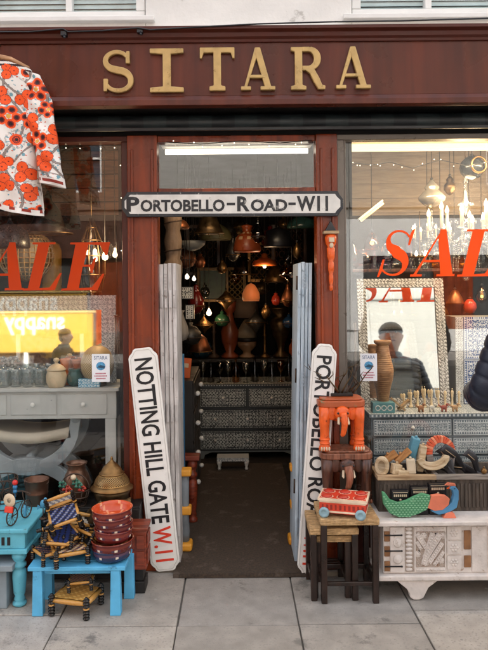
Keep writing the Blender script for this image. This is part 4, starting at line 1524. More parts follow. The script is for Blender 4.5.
b.build('carving', m_carv, ch, 0, w=True)
b = MB()
zz_, r_ = Z0 + .03, 0
while zz_ < Z1 - .028:
    x_ = px0 + .012 + (r_ % 2) * .006
    while x_ < PX1 - .01:
        b.lathe([(.0042, 0), (.0035, .002), (0, .0032)], 6, (0, 0, 0)) if False else b.sph((x_, yf - .0022, zz_), (.0042, .0028, .0042), 6, 4)
        x_ += .012
    zz_ += .0105; r_ += 1
b.build('pearl_ground', m_carvr, ch, w=True)
b = MB()
for k in range(60):
    b.sph((xa + .01 + k * (CX1 - .05 - xa) / 60, yf - .001, Z1 + .0045), (.0055, .004, .004), 6, 4)
b.build('pearl_border', m_carv, ch, w=True)
b = MB(); b.bb(px0 + .003, PX1 - .003, yf - .0022, yf - .0003, Z0 + .02, Z1 - .02); b.bb(sx0, px0 - .004, yf - .0022, yf - .0003, Z0, Z1); b.build('panel_ground', m_carvr, ch, w=True)
b = MB()
for ux, uz in ((.17, .50), (.15, .40), (.68, .92)):
    c_ = (px0 + wP * ux, yf - .0045, za + (zb_ - za) * uz)
    b.prism([(c_[0] + .004 * math.cos(a) * (1 + .6 * math.sin(3 * a)), c_[2] + .011 * math.sin(a) * (1 + .4 * math.cos(2 * a + ux * 9))) for a in [i * .52 for i in range(12)]], yf - .0032, yf - .0002)
b.build('black_knot', m_black, ch, w=True)

# ---------------------------------------------------------------- two bins of carved bits on the chest
def bin_(label, x0, x1, m_front, m_rim):
    t = thing('wooden_bin', label, 'bin', ((x0 + x1) / 2, -.03, .3945))
    z0, zf, zr = .3945, .56, .585
    b = MB(); b.bb(x0, x1, -.13, -.112, z0, zf); b.bb(x0, x1, .062, .08, z0, zr + .01); b.bb(x0, x0 + .014, -.111, .061, z0, zf); b.bb(x1 - .014, x1, -.111, .061, z0, zf); b.bb(x0 + .015, x1 - .015, -.111, .061, z0, z0 + .012)
    b.build('box', m_front, t, .002, w=True)
    b = MB(); b.bb(x0 - .006, x1 + .004, -.14, -.106, zf + .0005, zf + .024); b.bb(x0 - .006, x0 + .016, -.1055, .061, zf + .0005, zf + .024)
    b.build('rim', m_rim, t, .003, w=True)
    b = MB()
    for k in range(int((x1 - x0) / .02)):
        b.bb(x0 + .006 + k * .02, x0 + .019 + k * .02, -.135, -.1305, z0 + .02, zf - .02)
    b.build('fluting', m_front, t, .001, w=True)
    return t


bxa, bxm = P(378, 480, -.12).x, P(435.5, 480, -.12).x
bin_('open wooden bin full of pale carved blocks on the white chest', bxa, bxm - .003, m_boxd, m_box)
bin_('open bin of dark leather pieces beside the block bin', bxm + .003, 1.68, m_boxd, mat('grey_rim_wood', H('8f867c'), .7, var=.15, wood=(H('6f665c'), 'x')))
# filler below the visible contents
t = thing('sawdust_sack', 'folded sacking lining inside the open block bin', 'sacking', ((bxa + bxm) / 2, -.03, .407))
b = MB(); b.grid(lambda u, v: (bxa + .016 + u * (bxm - bxa - .036), -.108 + v * .166, .50 + .015 * math.sin(u * 9) * math.cos(v * 7)), 20, 10); b.grid(lambda u, v: (bxa + .016 + (1 - u) * (bxm - bxa - .036), -.108 + v * .166, .4075), 2, 2); b.build('cloth', mat('sacking', H('6b5a46'), .95, var=.2, bump=.6), t, w=True)
# blocks: (label, px, py, Y, size, rot, colour/shape)
tan, pal, blu_ = mat('tan_block', H('b5834f'), .6, var=.15, wood=(H('946536'), 'x')), mat('pale_block', H('cbb797'), .65, var=.15, wood=(H('a98f6b'), 'x'), bump=.3, wear=H('8a6d4a'), weart=.62, wears=24), mat('blue_block', H('5a93a8'), .5, var=.15)
def block(label, px, py, Y, dims, rot, m_, z=None):
    q = P(px, py, Y)
    t = thing('carved_block', label, 'block', q, rot, 'carved blocks in the wooden bin')
    b = MB(); b.box((0, 0, 0), dims); b.build('body', m_, t, .005)
    b = MB(); b.box((0, -dims[1] / 2 - .0015, 0), (dims[0] * .7, .002, dims[2] * .6)); b.build('cut_face', m_, t, .0005)
    b = MB(); b.cyl((0, 0, dims[2] / 2), (0, 0, dims[2] / 2 + .012), .008, .006, 10); b.build('grip', m_, t)
    return t
block('tan block tilted at the back left of the bin', 390, 457, -.02, (.085, .04, .034), (0, R(-35), 0), tan)
block('long tan block leaning right across the middle of the bin', 403, 456, -.04, (.10, .035, .03), (0, R(-42), 0), tan)
block('blue painted block standing upright at the bin rear', 413, 449, .0, (.042, .05, .13), (R(5), R(14), 0), blu_)
block('pale round topped block standing at the right of the bin', 421, 458, -.03, (.036, .05, .14), (0, R(10), 0), pal)
block('small pale cube block in the bin centre front', 396, 469, -.09, (.05, .04, .055), (0, R(12), R(20)), pal)
block('pale ribbed block at the front right of bin', 411, 466, -.09, (.045, .04, .075), (0, R(-4), R(-10)), mat('pale_ribbed', H('c9b99f'), .6, var=.15))
block('flat pale block lying at bin front edge', 403, 473, -.10, (.06, .03, .03), (0, R(5), R(8)), pal)
t = thing('carved_disc', 'round pale wooden disc leaning at left end of bin', 'disc', P(382, 466, -.09), (R(80), 0, R(-25)), None)
b = MB(); b.lathe([(0, -.012), (.034, -.012), (.038, -.006), (.038, .006), (.034, .012), (.02, .012), (.016, .008), (0, .008)], 26, sy=1.35); b.build('body', pal, t)
b = MB(); b.lathe([(.022, .0125), (.024, .016), (.02, .0125)], 20, sy=1.35); b.build('ring', pal, t)
# leather pieces and horseshoe
q = P(440, 452, -.03)
t = thing('carved_arch', 'orange carved wooden arch with grey feet standing in the right bin', 'arch', q)
OR, GRY = H('cf5836'), H('7d7672')
b = MB()
pth = arc(0, 0, .062, .072, -20, 200, 18)
pth = [(.05, -.09)] + pth + [(-.05, -.09)]
b.col(OR)
for i in range(len(pth) - 1):
    b.col(GRY if i in (0, len(pth) - 2) or i in (1, len(pth) - 3) else (OR if i % 3 else H('e08a66')))
    b.ribbon(pth[i:i + 2], [.036, .036], -.018, .018)
b.build('body', m_vcol, t, .003)
t = thing('carved_crescent', 'pale wooden crescent lying at front of the right bin', 'crescent', P(434, 465, -.08), (R(-15), R(-8), 0))
b = MB(); b.ribbon(arc(0, .05, .075, .055, 190, 350, 12), [.03 + .014 * math.sin(math.pi * i / 12) for i in range(13)], -.02, .02); b.build('body', pal, t, .004)
b = MB(); b.ribbon(arc(0, .05, .075, .055, 220, 320, 8), [.006] * 9, -.0225, -.0202); b.build('groove', m_box, t)
lth = mat('dark_leather', H('2e2d30'), .5, var=.2, bump=.4)
for lab, px, py, L_, a in (('long dark leather strip sloping left to right in the bin', 457, 460, .22, 42), ('dark leather piece lying flat across bin front', 466, 470, .2, 12), ('short dark leather flap standing behind the others', 448, 462, .15, 58), ('dark leather sheath crossing steeply at the right of bin', 474, 462, .16, 48), ('thin dark leather strip pointing down at the left', 446, 470, .12, 20)):
    t = thing('leather_piece', lab, 'leather piece', P(px, py, -.04 + rnd(-.02, .02)), (0, R(a), R(rnd(-10, 10))), 'dark leather pieces in the right bin')
    b = MB()
    b.grid(lambda u, v: ((u - .5) * L_, .02 * math.sin(u * 4 + a), (v - .5) * (.05 - .025 * u) + .012 * math.sin(u * 5)), 12, 3)
    o = b.build('body', lth, t)
    so = o.modifiers.new('thick', 'SOLIDIFY'); so.thickness = .008
    b = MB(); b.tube([(-L_ * .42, .02 * math.sin(.3 + a) - .005, 0), (-L_ * .1, .02 * math.sin(1.6 + a) - .008, .006)], .002, 5); b.build('stitch_line', m_box, t)
t = thing('metal_ball', 'small shiny brass ball on the right bin rim', 'ball', P(484, 471, -.12))
b = MB(); b.sph((0, 0, 0), .016, 14, 9); b.build('ball_body', m_brass, t)
b = MB(); b.cyl((0, 0, .014), (0, 0, .024), .004); b.build('loop', m_brass, t)

# three small black chalk tins behind the peacock
for lab, px in (('black slotted tin leftmost behind the peacock', 399.5), ('black slotted tin in the middle behind the peacock', 419), ('black slotted tin at right behind the peacock', 437)):
    q = P(px, 497, -.165); q.z = .3945; ht = .125 + (px - 399) * .0009
    t = thing('black_tin', lab, 'tin', q, (0, 0, 0), 'small black tins')
    b = MB(); b.bb(-.045, .045, -.02, .02, 0, ht); b.build('box', m_black, t, .004)
    b = MB()
    for k in range(7):
        b.bb(-.034 + k * .010, -.0275 + k * .010, -.0225, -.0202, ht - .030, ht - .018)
    b.bb(-.038, .038, -.0225, -.0202, ht - .010, ht - .007); b.sph((0, -.021, ht - .046), (.006, .003, .006), 8, 6)
    b.build('white_trim', m_cream, t)

# green wooden peacock
q = P(418, 507, -.215); q.z = .3945
t = thing('peacock_figure', 'flat painted wooden peacock with green scaled tail on the chest', 'peacock', q)
u = (D - .215) / F
GRN, BLUP, ORP = H('4c8f66'), H('4b86ae'), H('d9785a')
tail = [(-36, 26), (-35, 14), (-29, 5), (-20, 1), (-10, 1), (0, 4), (8, 8), (12, 12), (12, 22), (4, 24), (-4, 21), (-12, 17), (-20, 15), (-28, 18), (-33, 25)]
b = MB(); b.prism([(x * u, z * u) for x, z in tail], -.012, .012); tl = b.build('tail', mat('peacock_green', GRN, .55, var=.2, bump=.3, wear=H('9fb59a'), weart=.63, wears=34), t, .003)
b = MB()
def inside(p, poly):
    c = False
    j = len(poly) - 1
    for i in range(len(poly)):
        if (poly[i][1] > p[1]) != (poly[j][1] > p[1]) and p[0] < (poly[j][0] - poly[i][0]) * (p[1] - poly[i][1]) / (poly[j][1] - poly[i][1]) + poly[i][0]:
            c = not c
        j = i
    return c
row = 0
zz = 2.0
while zz < 26:
    x = -36 + (row % 2) * 1.7
    while x < 12:
        if inside((x, zz), tail) and inside((x - 1.2, zz), tail) and inside((x + 1.2, zz), tail):
            b.prism([((x + 1.15 * math.cos(a)) * u, (zz + .95 * math.sin(a)) * u) for a in [R(180 + i * 30) for i in range(7)]], -.0138, -.0122)
        x += 3.4
    zz += 2.2; row += 1
b.build('scales', mat('peacock_scale', H('8fc09a'), .5), t)
body = [(9, 10), (16, 7), (24, 8), (30, 13), (31, 19), (27, 22), (20, 23), (13, 22)]
b = MB(); b.prism([(x * u, z * u) for x, z in body], -.0165, .0135); b.build('wing', mat('peacock_orange', ORP, .55, var=.18, bump=.3, wear=H('b58a74'), weart=.63, wears=34), t, .003)
neck = [(12, 7), (20, 3), (30, 5), (38, 10), (40, 18), (40, 27), (37, 31), (33, 31), (31, 29), (34, 27), (35, 22), (33, 15), (28, 11), (18, 9)]
b = MB(); b.prism([(x * u, z * u) for x, z in neck], -.015, .015); nk = b.build('neck', mat('peacock_blue', BLUP, .55, var=.2, bump=.3, wear=H('8aa6b8'), weart=.63, wears=34), t, .003)
b = MB(); b.prism([(29 * u, 28.4 * u), (32 * u, 28.4 * u), (32 * u, 30.4 * u)], -.006, .006); b.build('beak', m_orange, nk)
b = MB(); b.sph((36 * u, -.0155, 29 * u), .003, 8, 6); b.build('eye', m_black, nk)
b = MB(); b.prism([(x * u, z * u) for x, z in [(27, 32), (34, 31.2), (38, 31.2), (37, 33.5), (30, 34.4)]], -.006, .006); b.build('crest', mat('peacock_orange', ORP, .55, var=.18, bump=.3, wear=H('b58a74'), weart=.63, wears=34), nk, .001)
b = MB(); b.prism([(x * u, z * u) for x, z in [(24, 0), (37, 0), (35, 5), (31, 6), (27, 5)]], -.02, .018); b.build('base', mat('peacock_orange', ORP, .55, var=.18, bump=.3, wear=H('b58a74'), weart=.63, wears=34), t, .002)
# ================================================================ INLAY PATTERNS (coloured cells of the bone inlay itself)
def leafy(u, v, s=.02, k=0):
    i, j = math.floor(u / s), math.floor(v / s)
    a, b_ = u / s - i - .5, v / s - j - .5
    h = hsh(i, j, k)
    th = math.atan2(b_, a) + h * 3
    r = math.hypot(a, b_)
    if r < .12:
        return 1
    if .16 < r < .46 * (.35 + .65 * abs(math.cos((2 if h > .4 else 2.5) * th))):
        return 1
    if abs(r - .56) < .045 and h > .3:
        return 1
    return 0


def drawer_face(u, v, W, Hh, bg, fg, s=.02, k=0):
    d = min(u, v, W - u, Hh - v)
    if d < .004:
        return mixc(bg, (0, 0, 0), .5)
    if d < .008:
        return fg
    if d < .022:
        t = (u if v in (d, Hh - v) or min(v, Hh - v) == d else v)
        return fg if int(t / .007) % 2 and .010 < d < .020 else bg
    if d < .026:
        return fg
    return fg if leafy(u, v, s, k) else bg


GB, GF = H('6d7880'), H('d3d6d6')
DB, DF = H('33393c'), H('b4b8b4')


def inlay_chest(label, x0, x1, z0, z1, yf, depth, rows, bg, fg, res, s, feet=.06, knobm=None):
    t = thing('inlay_chest', label, 'chest of drawers', ((x0 + x1) / 2, yf, z0))
    b = MB()
    b.col(bg)
    zb = z0 + feet
    b.bb(x0, x1, yf + .004, yf + depth, zb, z1 - .02)
    W = x1 - x0
    b.T = Matrix.Translation((x0, yf + depth, 0)) @ Matrix.Rotation(R(-90), 4, 'Z')
    b.panel(0, depth - .006, zb, z1 - .0205, -.002, lambda u, v, W_, H_: drawer_face(u, v, W_, H_, bg, fg, s, 9), res)
    b.T = Matrix.Identity(4)
    b.build('carcass', m_bone, t, w=True)
    b = MB()
    tz = z1 - .0195
    b.grid(lambda u, v: (x0 - .012 + u * (W + .024), yf - .014 + v * (depth + .014), z1), max(8, int(W / res / 1.3)), max(8, int(depth / res / 1.3)), lambda u, v: drawer_face(u * W, v * depth, W, depth, bg, fg, s, 4))
    b.panel(x0 - .012, x1 + .012, tz, z1, -.014 + yf, lambda u, v, W_, H_: fg if int(u / .012) % 2 and .004 < v < .016 else bg, res)
    b.T = Matrix.Translation((x0 - .012, yf + depth, 0)) @ Matrix.Rotation(R(-90), 4, 'Z')
    b.panel(0, depth + .014, tz, z1, 0, lambda u, v, W_, H_: bg, .02)
    b.T = Matrix.Identity(4)
    b.build('top', m_bone, t, w=True)
    rh = (z1 - .03 - zb) / len(rows)
    for r_, ncol in enumerate(rows):
        for c in range(ncol):
            a0 = x0 + .008 + (W - .016) * c / ncol + .003
            a1 = x0 + .008 + (W - .016) * (c + 1) / ncol - .003
            q0 = zb + .008 + r_ * rh
            q1 = q0 + rh - .010
            b = MB()
            b.panel(a0, a1, q0, q1, yf - .006, lambda u, v, W_, H_: drawer_face(u, v, W_, H_, bg, fg, s, r_ * 3 + c), res)
            b.col(bg)
            b.bb(a0, a1, yf - .0058, yf + .003, q0, q1)
            o = b.build('drawer', m_bone, t, w=True)
            b = MB()
            nk = 1 if ncol == 2 else (3 if W > .8 else 2)
            for k in range(nk):
                kx = a0 + (a1 - a0) * (k + .5) / nk
                kb = MB()
                kb.sph((kx, yf - .018, (q0 + q1) / 2), .013, 12, 8); kb.cyl((kx, yf - .006, (q0 + q1) / 2), (kx, yf - .014, (q0 + q1) / 2), .006)
                kb.build('knob', knobm or m_white, o, w=True)
    b = MB()
    b.col(mixc(bg, fg, .3))
    o = [(x0, zb), (x0, z0), (x0 + .05, z0), (x0 + .06, z0 + feet * .5), (x0 + .12, zb - .012), (x1 - .12, zb - .012), (x1 - .06, z0 + feet * .5), (x1 - .05, z0), (x1, z0), (x1, zb - .0005), (x0, zb - .0005)]
    b.prism(o[1:], yf + .006, yf + .03)
    b.bb(x0, x0 + .05, yf + depth - .05, yf + depth, z0, zb - .001); b.bb(x1 - .05, x1, yf + depth - .05, yf + depth, z0, zb - .001)
    b.build('feet', m_bone, t, w=True)
    return t


# ---------------------------------------------------------------- RIGHT WINDOW
CZ = P(420, 414, .30).z
cx0 = P(371, 440, .32).x
inlay_chest('blue grey bone inlay chest of drawers in the right window', cx0, 1.75, .3005, CZ, .315, .50, [1, 1, 2, 2], GB, GF, .0034, .0175, .05)
# leaning mirror with inlay frame
def framed_mirror(label, x0, x1, z0, y0, hgt, fw, tilt, bg, fg, s, yaw=0):
    W = x1 - x0
    t = thing('framed_mirror', label, 'mirror', ((x0 + x1) / 2, y0, z0), (-tilt, 0, yaw))
    b = MB()
    def cf(u, v, W_, H_):
        d = min(u, v, W_ - u, H_ - v)
        if d < .006 or d > fw - .012:
            return fg if int((u + v) / .012) % 2 else bg
        return fg if leafy(u, v, s, 2) else bg
    for (a, c, e, f) in ((-W / 2, W / 2, 0, fw), (-W / 2, W / 2, hgt - fw, hgt), (-W / 2, -W / 2 + fw, fw, hgt - fw), (W / 2 - fw, W / 2, fw, hgt - fw)):
        b.panel(a, c, e, f, -.012, lambda u, v, W_, H_, a=a, e=e: cf(u + a + W / 2, v + e, W, hgt), .0036)
    b.col(bg)
    for (a, c, e, f) in ((-W / 2, W / 2, 0, fw), (-W / 2, W / 2, hgt - fw, hgt), (-W / 2, -W / 2 + fw, fw, hgt - fw), (W / 2 - fw, W / 2, fw, hgt - fw)):
        b.bb(a, c, -.0118, .016, e, f)
    b.build('frame', m_bone, t)
    b = MB(); b.bb(-W / 2 + fw - .004, W / 2 - fw + .004, .002, .008, fw - .004, hgt - fw + .004); b.build('glass', m_mirror, t)
    return t


p0, p1 = P(362, 408, .50), P(447, 277, .55)
framed_mirror('leaning mirror in grey white inlay frame in the right window', p0.x, p1.x, CZ + .001, .52, .81, .055, R(10.3), H('6b6660'), H('d8d5cf'), .022, R(-1.7))
# turned wooden vase
q = P(383, 399, .40)
t = thing('wooden_vase', 'tall ribbed turned wood vase before the leaning mirror', 'vase', (q.x, .40, CZ + .001))
b = MB()
pr = [(.036, 0), (.040, .006), (.034, .02)]
for k in range(29):
    z = .03 + k * .0125
    f = (z - .03) / .3625
    r = .036 + .026 * math.sin(min(1, f * 1.02) * math.pi * .98) ** 1.0 if f < .86 else .036
    r = .034 + .030 * math.exp(-((f - .55) / .27) ** 2)
    pr += [(r, z), (r + .0014, z + .006), (r, z + .0118)]
pr += [(.032, .396), (.046, .406), (.052, .413), (.052, .425), (.03, .426), (.028, .40), (0, .36)]
b.lathe(pr, 28); b.build('body', m_vasew, t)


def shop_card(label, pxa, pya, pxb, pyb):
    Y = GY - .003
    a, c = P(pxa, pyb, Y), P(pxb, pya, Y)
    W, Hh = c.x - a.x, c.z - a.z
    t = thing('shop_card', label, 'card', (a.x + W / 2, GY - .0015, a.z))
    b = MB(); b.bb(-W / 2, W / 2, -.0012, -.0002, 0, Hh); b.build('paper', mat('card_paper', H('e4e6ea'), .5, var=.02, bump=0), t)
    b = MB(); b.text('SITARA', -W * .38, W * .38, Hh * .80, Hh * .93, -.0019, -.0014); b.build('heading', mat('card_blue', H('31557e'), .5, bump=0), t)
    b = MB(); b.prism([(W * .26 * math.cos(i * .4), Hh * .57 + W * .24 * math.sin(i * .4)) for i in range(16)], -.0019, -.0014); b.build('globe_emblem', mat('card_globe', H('4f93bd'), .5, var=.4, vs=90, bump=0), t)
    b = MB(); b.prism([(-W * .24, Hh * .52), (W * .22, Hh * .48), (W * .26, Hh * .56), (0, Hh * .61)], -.0024, -.002); b.build('globe_band', mat('card_band', H('244a66'), .5, bump=0), t)
    b = MB()
    for k, z in enumerate((.28, .19, .10)):
        wk = W * (.30, .36, .28)[k]
        n = 9
        for i in range(n):
            x0 = -wk + 2 * wk * i / n
            b.bb(x0, x0 + 2 * wk / n * .72, -.0019, -.0014, Hh * z, Hh * (z + .045))
    b.build('small_print', mat('card_red', H('b0566a'), .5, bump=0), t)


shop_card('white shop card with blue globe taped inside right window corner', 360.5, 353.5, 377, 381)
shop_card('white shop card with blue globe in the left window by the globe lamp', 92, 354, 109.5, 382)
# teal patterned box, book rest, tray of figures, chess men
q = P(384, 412, .33)
t = thing('patterned_box', 'teal box with three white rings on inlay chest', 'box', (q.x + .0, .36, CZ + .001))
b = MB(); b.bb(-.066, .066, -.03, .045, 0, .062); b.build('box', mat('teal_box', H('5d8f92'), .5, var=.12), t, .003)
b = MB()
for k in (-1, 0, 1):
    b.tube([(k * .036 + .014 * math.cos(w), -.0312, .030 + .014 * math.sin(w)) for w in [i * .42 for i in range(15)]], .003, 6, closed=True)
b.build('ring_pattern', m_white, t)
q = P(398, 404, .38)
t = thing('book_rest', 'folding pale wooden book rest beside the teal box', 'book rest', (q.x + .02, .40, CZ + .001))
b = MB(); b.box((-.015, 0, .04), (.012, .05, .105), (0, R(-48), 0)); b.build('panel', m_box, t, .002)
b = MB(); b.box((.02, .003, .036), (.012, .044, .09), (0, R(48), 0)); b.build('panel', m_box, t, .002)
cw = mat('boxwood', H('dcc6a0'), .4, var=.08)
def chess(px, py, Y, hgt, m_, kind):
    q = P(px, py, Y)
    t = thing('chess_piece', 'small pale turned chess piece standing before the leaning mirror', 'chess piece', (q.x, Y, CZ + .001), (0, 0, 0), 'pale chess pieces on the inlay chest')
    h = hgt
    b = MB()
    b.lathe([(.014, 0), (.0145, .005), (.011, .010), (.007, .016), (.0055, h * .55), (.0085, h * .62), (.006, h * .66), (.0095, h * .80), (.008, h * .92), (.003, h * .96), (0, h)], 14)
    b.build('body', m_, t)
    if kind:
        b = MB(); b.sph((0, 0, h + .004), .0045, 8, 6); b.build('finial', m_, t)
for k in range(9):
    chess(404 + k * 6.9, 404, .50 + .01 * (k % 2), .088 + .026 * hsh(k, 2) + (.014 if k in (3, 4) else 0), cw, k % 2)
def figurine(label, px, mm):
    q = P(px, 410, .36)
    t = thing('figurine', label, 'figurine', (q.x, .36, CZ + .001), (0, 0, R(rnd(-25, 25))))
    b = MB(); b.sph((0, 0, .026), (.021, .011, .014), 12, 8); b.sph((.019, 0, .042), (.009, .008, .009), 10, 7)
    b.tube([(-.018, 0, .03), (-.03, 0, .038), (-.034, 0, .048)], [.006, .005, .002], 6); b.tube([(.026, 0, .042), (.034, 0, .036)], [.004, .002], 6)
    b.build('body', mm, t)
    b = MB()
    for x in (-.011, .011):
        for y in (-.006, .006):
            b.cyl((x, y, 0), (x, y, .022), .0042, .0046, 7)
    b.build('legs', mm, t)
for lab, px, hx in (('tiny copper animal figurine leftmost on the chest edge', 421, '9a6a4a'), ('tiny white animal figurine second on the chest edge', 432, 'c9c4ba'), ('tiny red brown animal figurine third on the chest edge', 444, '94402c'), ('tiny tan animal figurine near the navy coat sleeve', 455, 'b08a60')):
    figurine(lab, px, mat('figurine_' + {'9a6a4a': 'copper', 'c9c4ba': 'white', '94402c': 'red', 'b08a60': 'tan'}[hx], H(hx), .4))
# blue and white inlay cabinet
cb = thing('inlay_cabinet', 'blue and white inlay cabinet at the right edge of window', 'cabinet', (1.7, .60, CZ))
xa, xb = P(464, 380, .60).x, 2.0
zt = P(470, 317, .6).z
b = MB(); b.col(H('9c9a94'))
b.bb(xa - .05, xb, .606, .82, CZ + .001, zt); b.build('carcass', m_bone, cb, w=True)
b = MB()
b.panel(xa - .001, xb, CZ + .001, zt, .60, lambda u, v, W_, H_: drawer_face(u % .30, v % .28, .30, .28, H('31528a'), H('d9dde2'), .03, 1), .0045)
b.build('door', m_bone, cb, w=True)
b = MB(); b.panel(xa - .05, xa - .0015, CZ + .001, zt, .602, lambda u, v, W_, H_: H('dcdcd8') if leafy(u, v, .016, 5) else H('8a8a86'), .004); b.build('side_trim', m_bone, cb, w=True)

# chandelier
q = P(466, 232, .72)
t = thing('chandelier', 'crystal chandelier with lit candle bulbs in right window', 'chandelier', q)
b = MB()
b.lathe([(.01, -.10), (.03, -.085), (.045, -.06), (.03, -.03), (.018, -.01), (.03, .02), (.045, .04), (.02, .07), (.014, .12), (.028, .15), (.03, .19), (.016, .22), (.012, .30), (.02, .33), (.006, .36)], 20)
b.build('stem', m_clear, t)
b = MB(); b.cyl((0, 0, .36), (0, 0, .80), .004, n=6); b.build('chain', m_brassd, t)
arms, cand, cry = [], [], MB()
for k in range(8):
    a = k * math.pi / 4 + .35
    ca, sa = math.cos(a), math.sin(a)
    rr_ = .235 if k % 2 else .19
    up_ = .045 if k % 2 else .075
    pts = [(r * ca, r * sa, z) for r, z in ((.02, -.02), (.07, -.06), (.13, -.07), (.19 * rr_ / .235, -.04), (rr_, .01))]
    b = MB(); b.tube(pts, .007, 8); b.lathe([(.008, 0), (.03, .008), (.034, .016), (.02, .012), (0, .012)], 14, (rr_ * ca, rr_ * sa, .008)); am = b.build('arm', m_clear, t)
    b = MB(); b.cyl((rr_ * ca, rr_ * sa, .018), (rr_ * ca, rr_ * sa, .018 + up_ + .05), .011, n=10); b.build('candle', m_cream, am)
    b = MB(); b.lathe([(.008, 0), (.0135, .012), (.013, .022), (.006, .04), (.001, .052)], 12, (rr_ * ca, rr_ * sa, .0685 + up_)); b.build('bulb', m_bulb, am)
    for j in range(5):
        f = j / 4
        z = -.01 - .03 * math.sin(f * math.pi) - .0
        x, y = rr_ * ca * (1 - f) + .045 * ca * f, rr_ * sa * (1 - f) + .045 * sa * f
        cry.sph((x, y, z + f * .19 - .06 * math.sin(math.pi * f)), (.009, .009, .011), 6, 4)
    for dz in (.0, .03, .062):
        cry.sph((rr_ * ca, rr_ * sa, -.02 - dz), (.010, .010, .014), 6, 4)
    for dz in range(7):
        cry.sph((.08 * ca, .08 * sa, -.09 - dz * .026), (.008, .008, .012), 6, 4)
    for dz in range(4):
        a2 = a + .39
        cry.sph((.15 * math.cos(a2), .15 * math.sin(a2), -.07 - dz * .03), (.009, .009, .014), 6, 4)
cry.sph((0, 0, -.29), .03, 10, 6)
cry.build('crystal_drops', m_clear, t)
pl = bpy.data.lights.new('chandelier_glow', 'POINT'); pl.energy = 3; pl.color = (1, .72, .42); pl.shadow_soft_size = .12
po = bpy.data.objects.new('chandelier_glow', pl); col.objects.link(po); po.location = q + Vector((0, -.05, .22))
copy_tree(t, 'second crystal chandelier half cut off by the right photo edge', P(508, 238, .98), (0, 0, .3), scale=1.0)
copy_tree(t, 'smaller crystal chandelier behind the big one over the letter A', P(432, 240, 1.02), (0, 0, .7), scale=.62)
# second, smaller cluster of crystals to the left, one bulb
q = P(420, 262, .95)
t = thing('chandelier', 'small crystal wall light with beads left of the chandelier', 'wall light', q)
cry = MB()
for k in range(10):
    a = k * .628
    for dz in range(5):
        cry.sph((.07 * math.cos(a) * (1 - dz * .14), .07 * math.sin(a) * (1 - dz * .14), .02 - dz * .028), (.008, .008, .012), 6, 4)
cry.build('crystal_drops', m_clear, t)
b = MB(); b.tube([(.07 * math.cos(w), .07 * math.sin(w), .035) for w in [i * .42 for i in range(15)]], .005, 6, closed=True); b.cyl((0, 0, .035), (0, 0, .35), .003, n=5); b.cyl((-.07, 0, .035), (.07, 0, .035), .003, n=5); b.build('ring', m_brass, t)
for s_ in (-.03, .03):
    b = MB(); b.lathe([(.006, 0), (.012, .012), (.004, .035), (0, .04)], 10, (s_, -.02, .04)); b.build('bulb', m_bulb, t)


def hung(name, label, cat, px, py, Y, prof, m, n=26, cord=.5, glow=None, cordm=None, part='shade', **kw):
    """pendant: profile z measured from the point (px,py)"""
    t = thing(name, label, cat, P(px, py, Y))
    zt = max(p[1] for p in prof)
    b = MB(); b.lathe(prof, n, **kw); b.build(part, m, t)
    top_ = 2.55 - t.location.z
    b = MB(); b.cyl((0, 0, zt - .002), (0, 0, max(zt + .02, top_)), .0025, n=5); b.sph((0, 0, zt + .004), .010, 8, 6); b.build('cord', cordm or m_dark, t)
    if glow:
        b = MB(); b.sph((0, 0, glow[0]), glow[1], 10, 8); b.build('bulb', glow[2] if len(glow) > 2 else m_bulb, t)
    return t


hung('glass_lantern', 'silver pear shaped glass lantern hanging high in the right window', 'lantern', 432, 205, .8, [(.0, -.02), (.05, 0), (.085, .03), (.09, .05), (.06, .085), (.04, .10), (.05, .115), (.03, .14), (.012, .165), (0, .17)], mat('silver_glass', H('9c968c'), .2, metal=.4, var=.3))
t = hung('globe_pendant', 'glossy black globe pendant with open side in right window', 'pendant', 472, 168, .62, [(.0, -.075), (.045, -.062), (.07, -.03), (.078, 0), (.07, .035), (.04, .065), (.012, .078), (0, .08)], mat('gloss_black', H('24282c'), .12, var=.2))
b = MB(); b.tube([(.02 + .05 * math.cos(w), -.066 + .01 * math.cos(w), .01 + .05 * math.sin(w)) for w in [i * .42 for i in range(15)]], .007, 8, closed=True); b.build('silver_ring', m_brass, t)
hung('bird_ornament', 'dark carved bird ornament hanging beside the silver lantern', 'ornament', 450, 188, .78, [(0, -.05), (.02, -.04), (.04, -.01), (.038, .02), (.02, .04), (.025, .055), (.01, .075), (0, .08)], m_brassd)
hung('amber_pendant', 'small amber bell pendant high at left inside right window', 'pendant', 372, 243, .95, [(.05, -.05), (.055, -.045), (.05, 0), (.03, .05), (.012, .075), (0, .08)], m_amber, glow=(0, .014))
# shelf with glass
b = MB(); zs = P(400, 269, .95).z
sh = thing('glass_shelf', 'dark shelf holding glass vases in the right window', 'shelf', (1.2, 1.05, zs))
b.bb(.70, 2.4, .88, 1.17, zs - .02, zs); b.build('board', m_dkwood, sh, .002, w=True)
b = MB(); b.bb(.72, .74, .95, 1.17, zs - .14, zs - .021); b.bb(2.3, 2.32, .95, 1.17, zs - .14, zs - .021); b.build('bracket', m_iron, sh, w=True)
pk = pane_mat('pink_glass', .12, (.72, .45, .55), .03); pu = pane_mat('violet_glass', .12, (.55, .42, .62), .03)
vpr = {'jug': [(.03, 0), (.045, .01), (.06, .06), (.05, .12), (.03, .16), (.035, .20), (.032, .20), (.027, .16)],
       'tall': [(.035, 0), (.038, .005), (.03, .03), (.034, .12), (.03, .2), (.036, .24), (.033, .24), (.028, .2)],
       'pot': [(.04, 0), (.065, .03), (.07, .07), (.05, .11), (.045, .13), (.05, .135), (.045, .134)]}
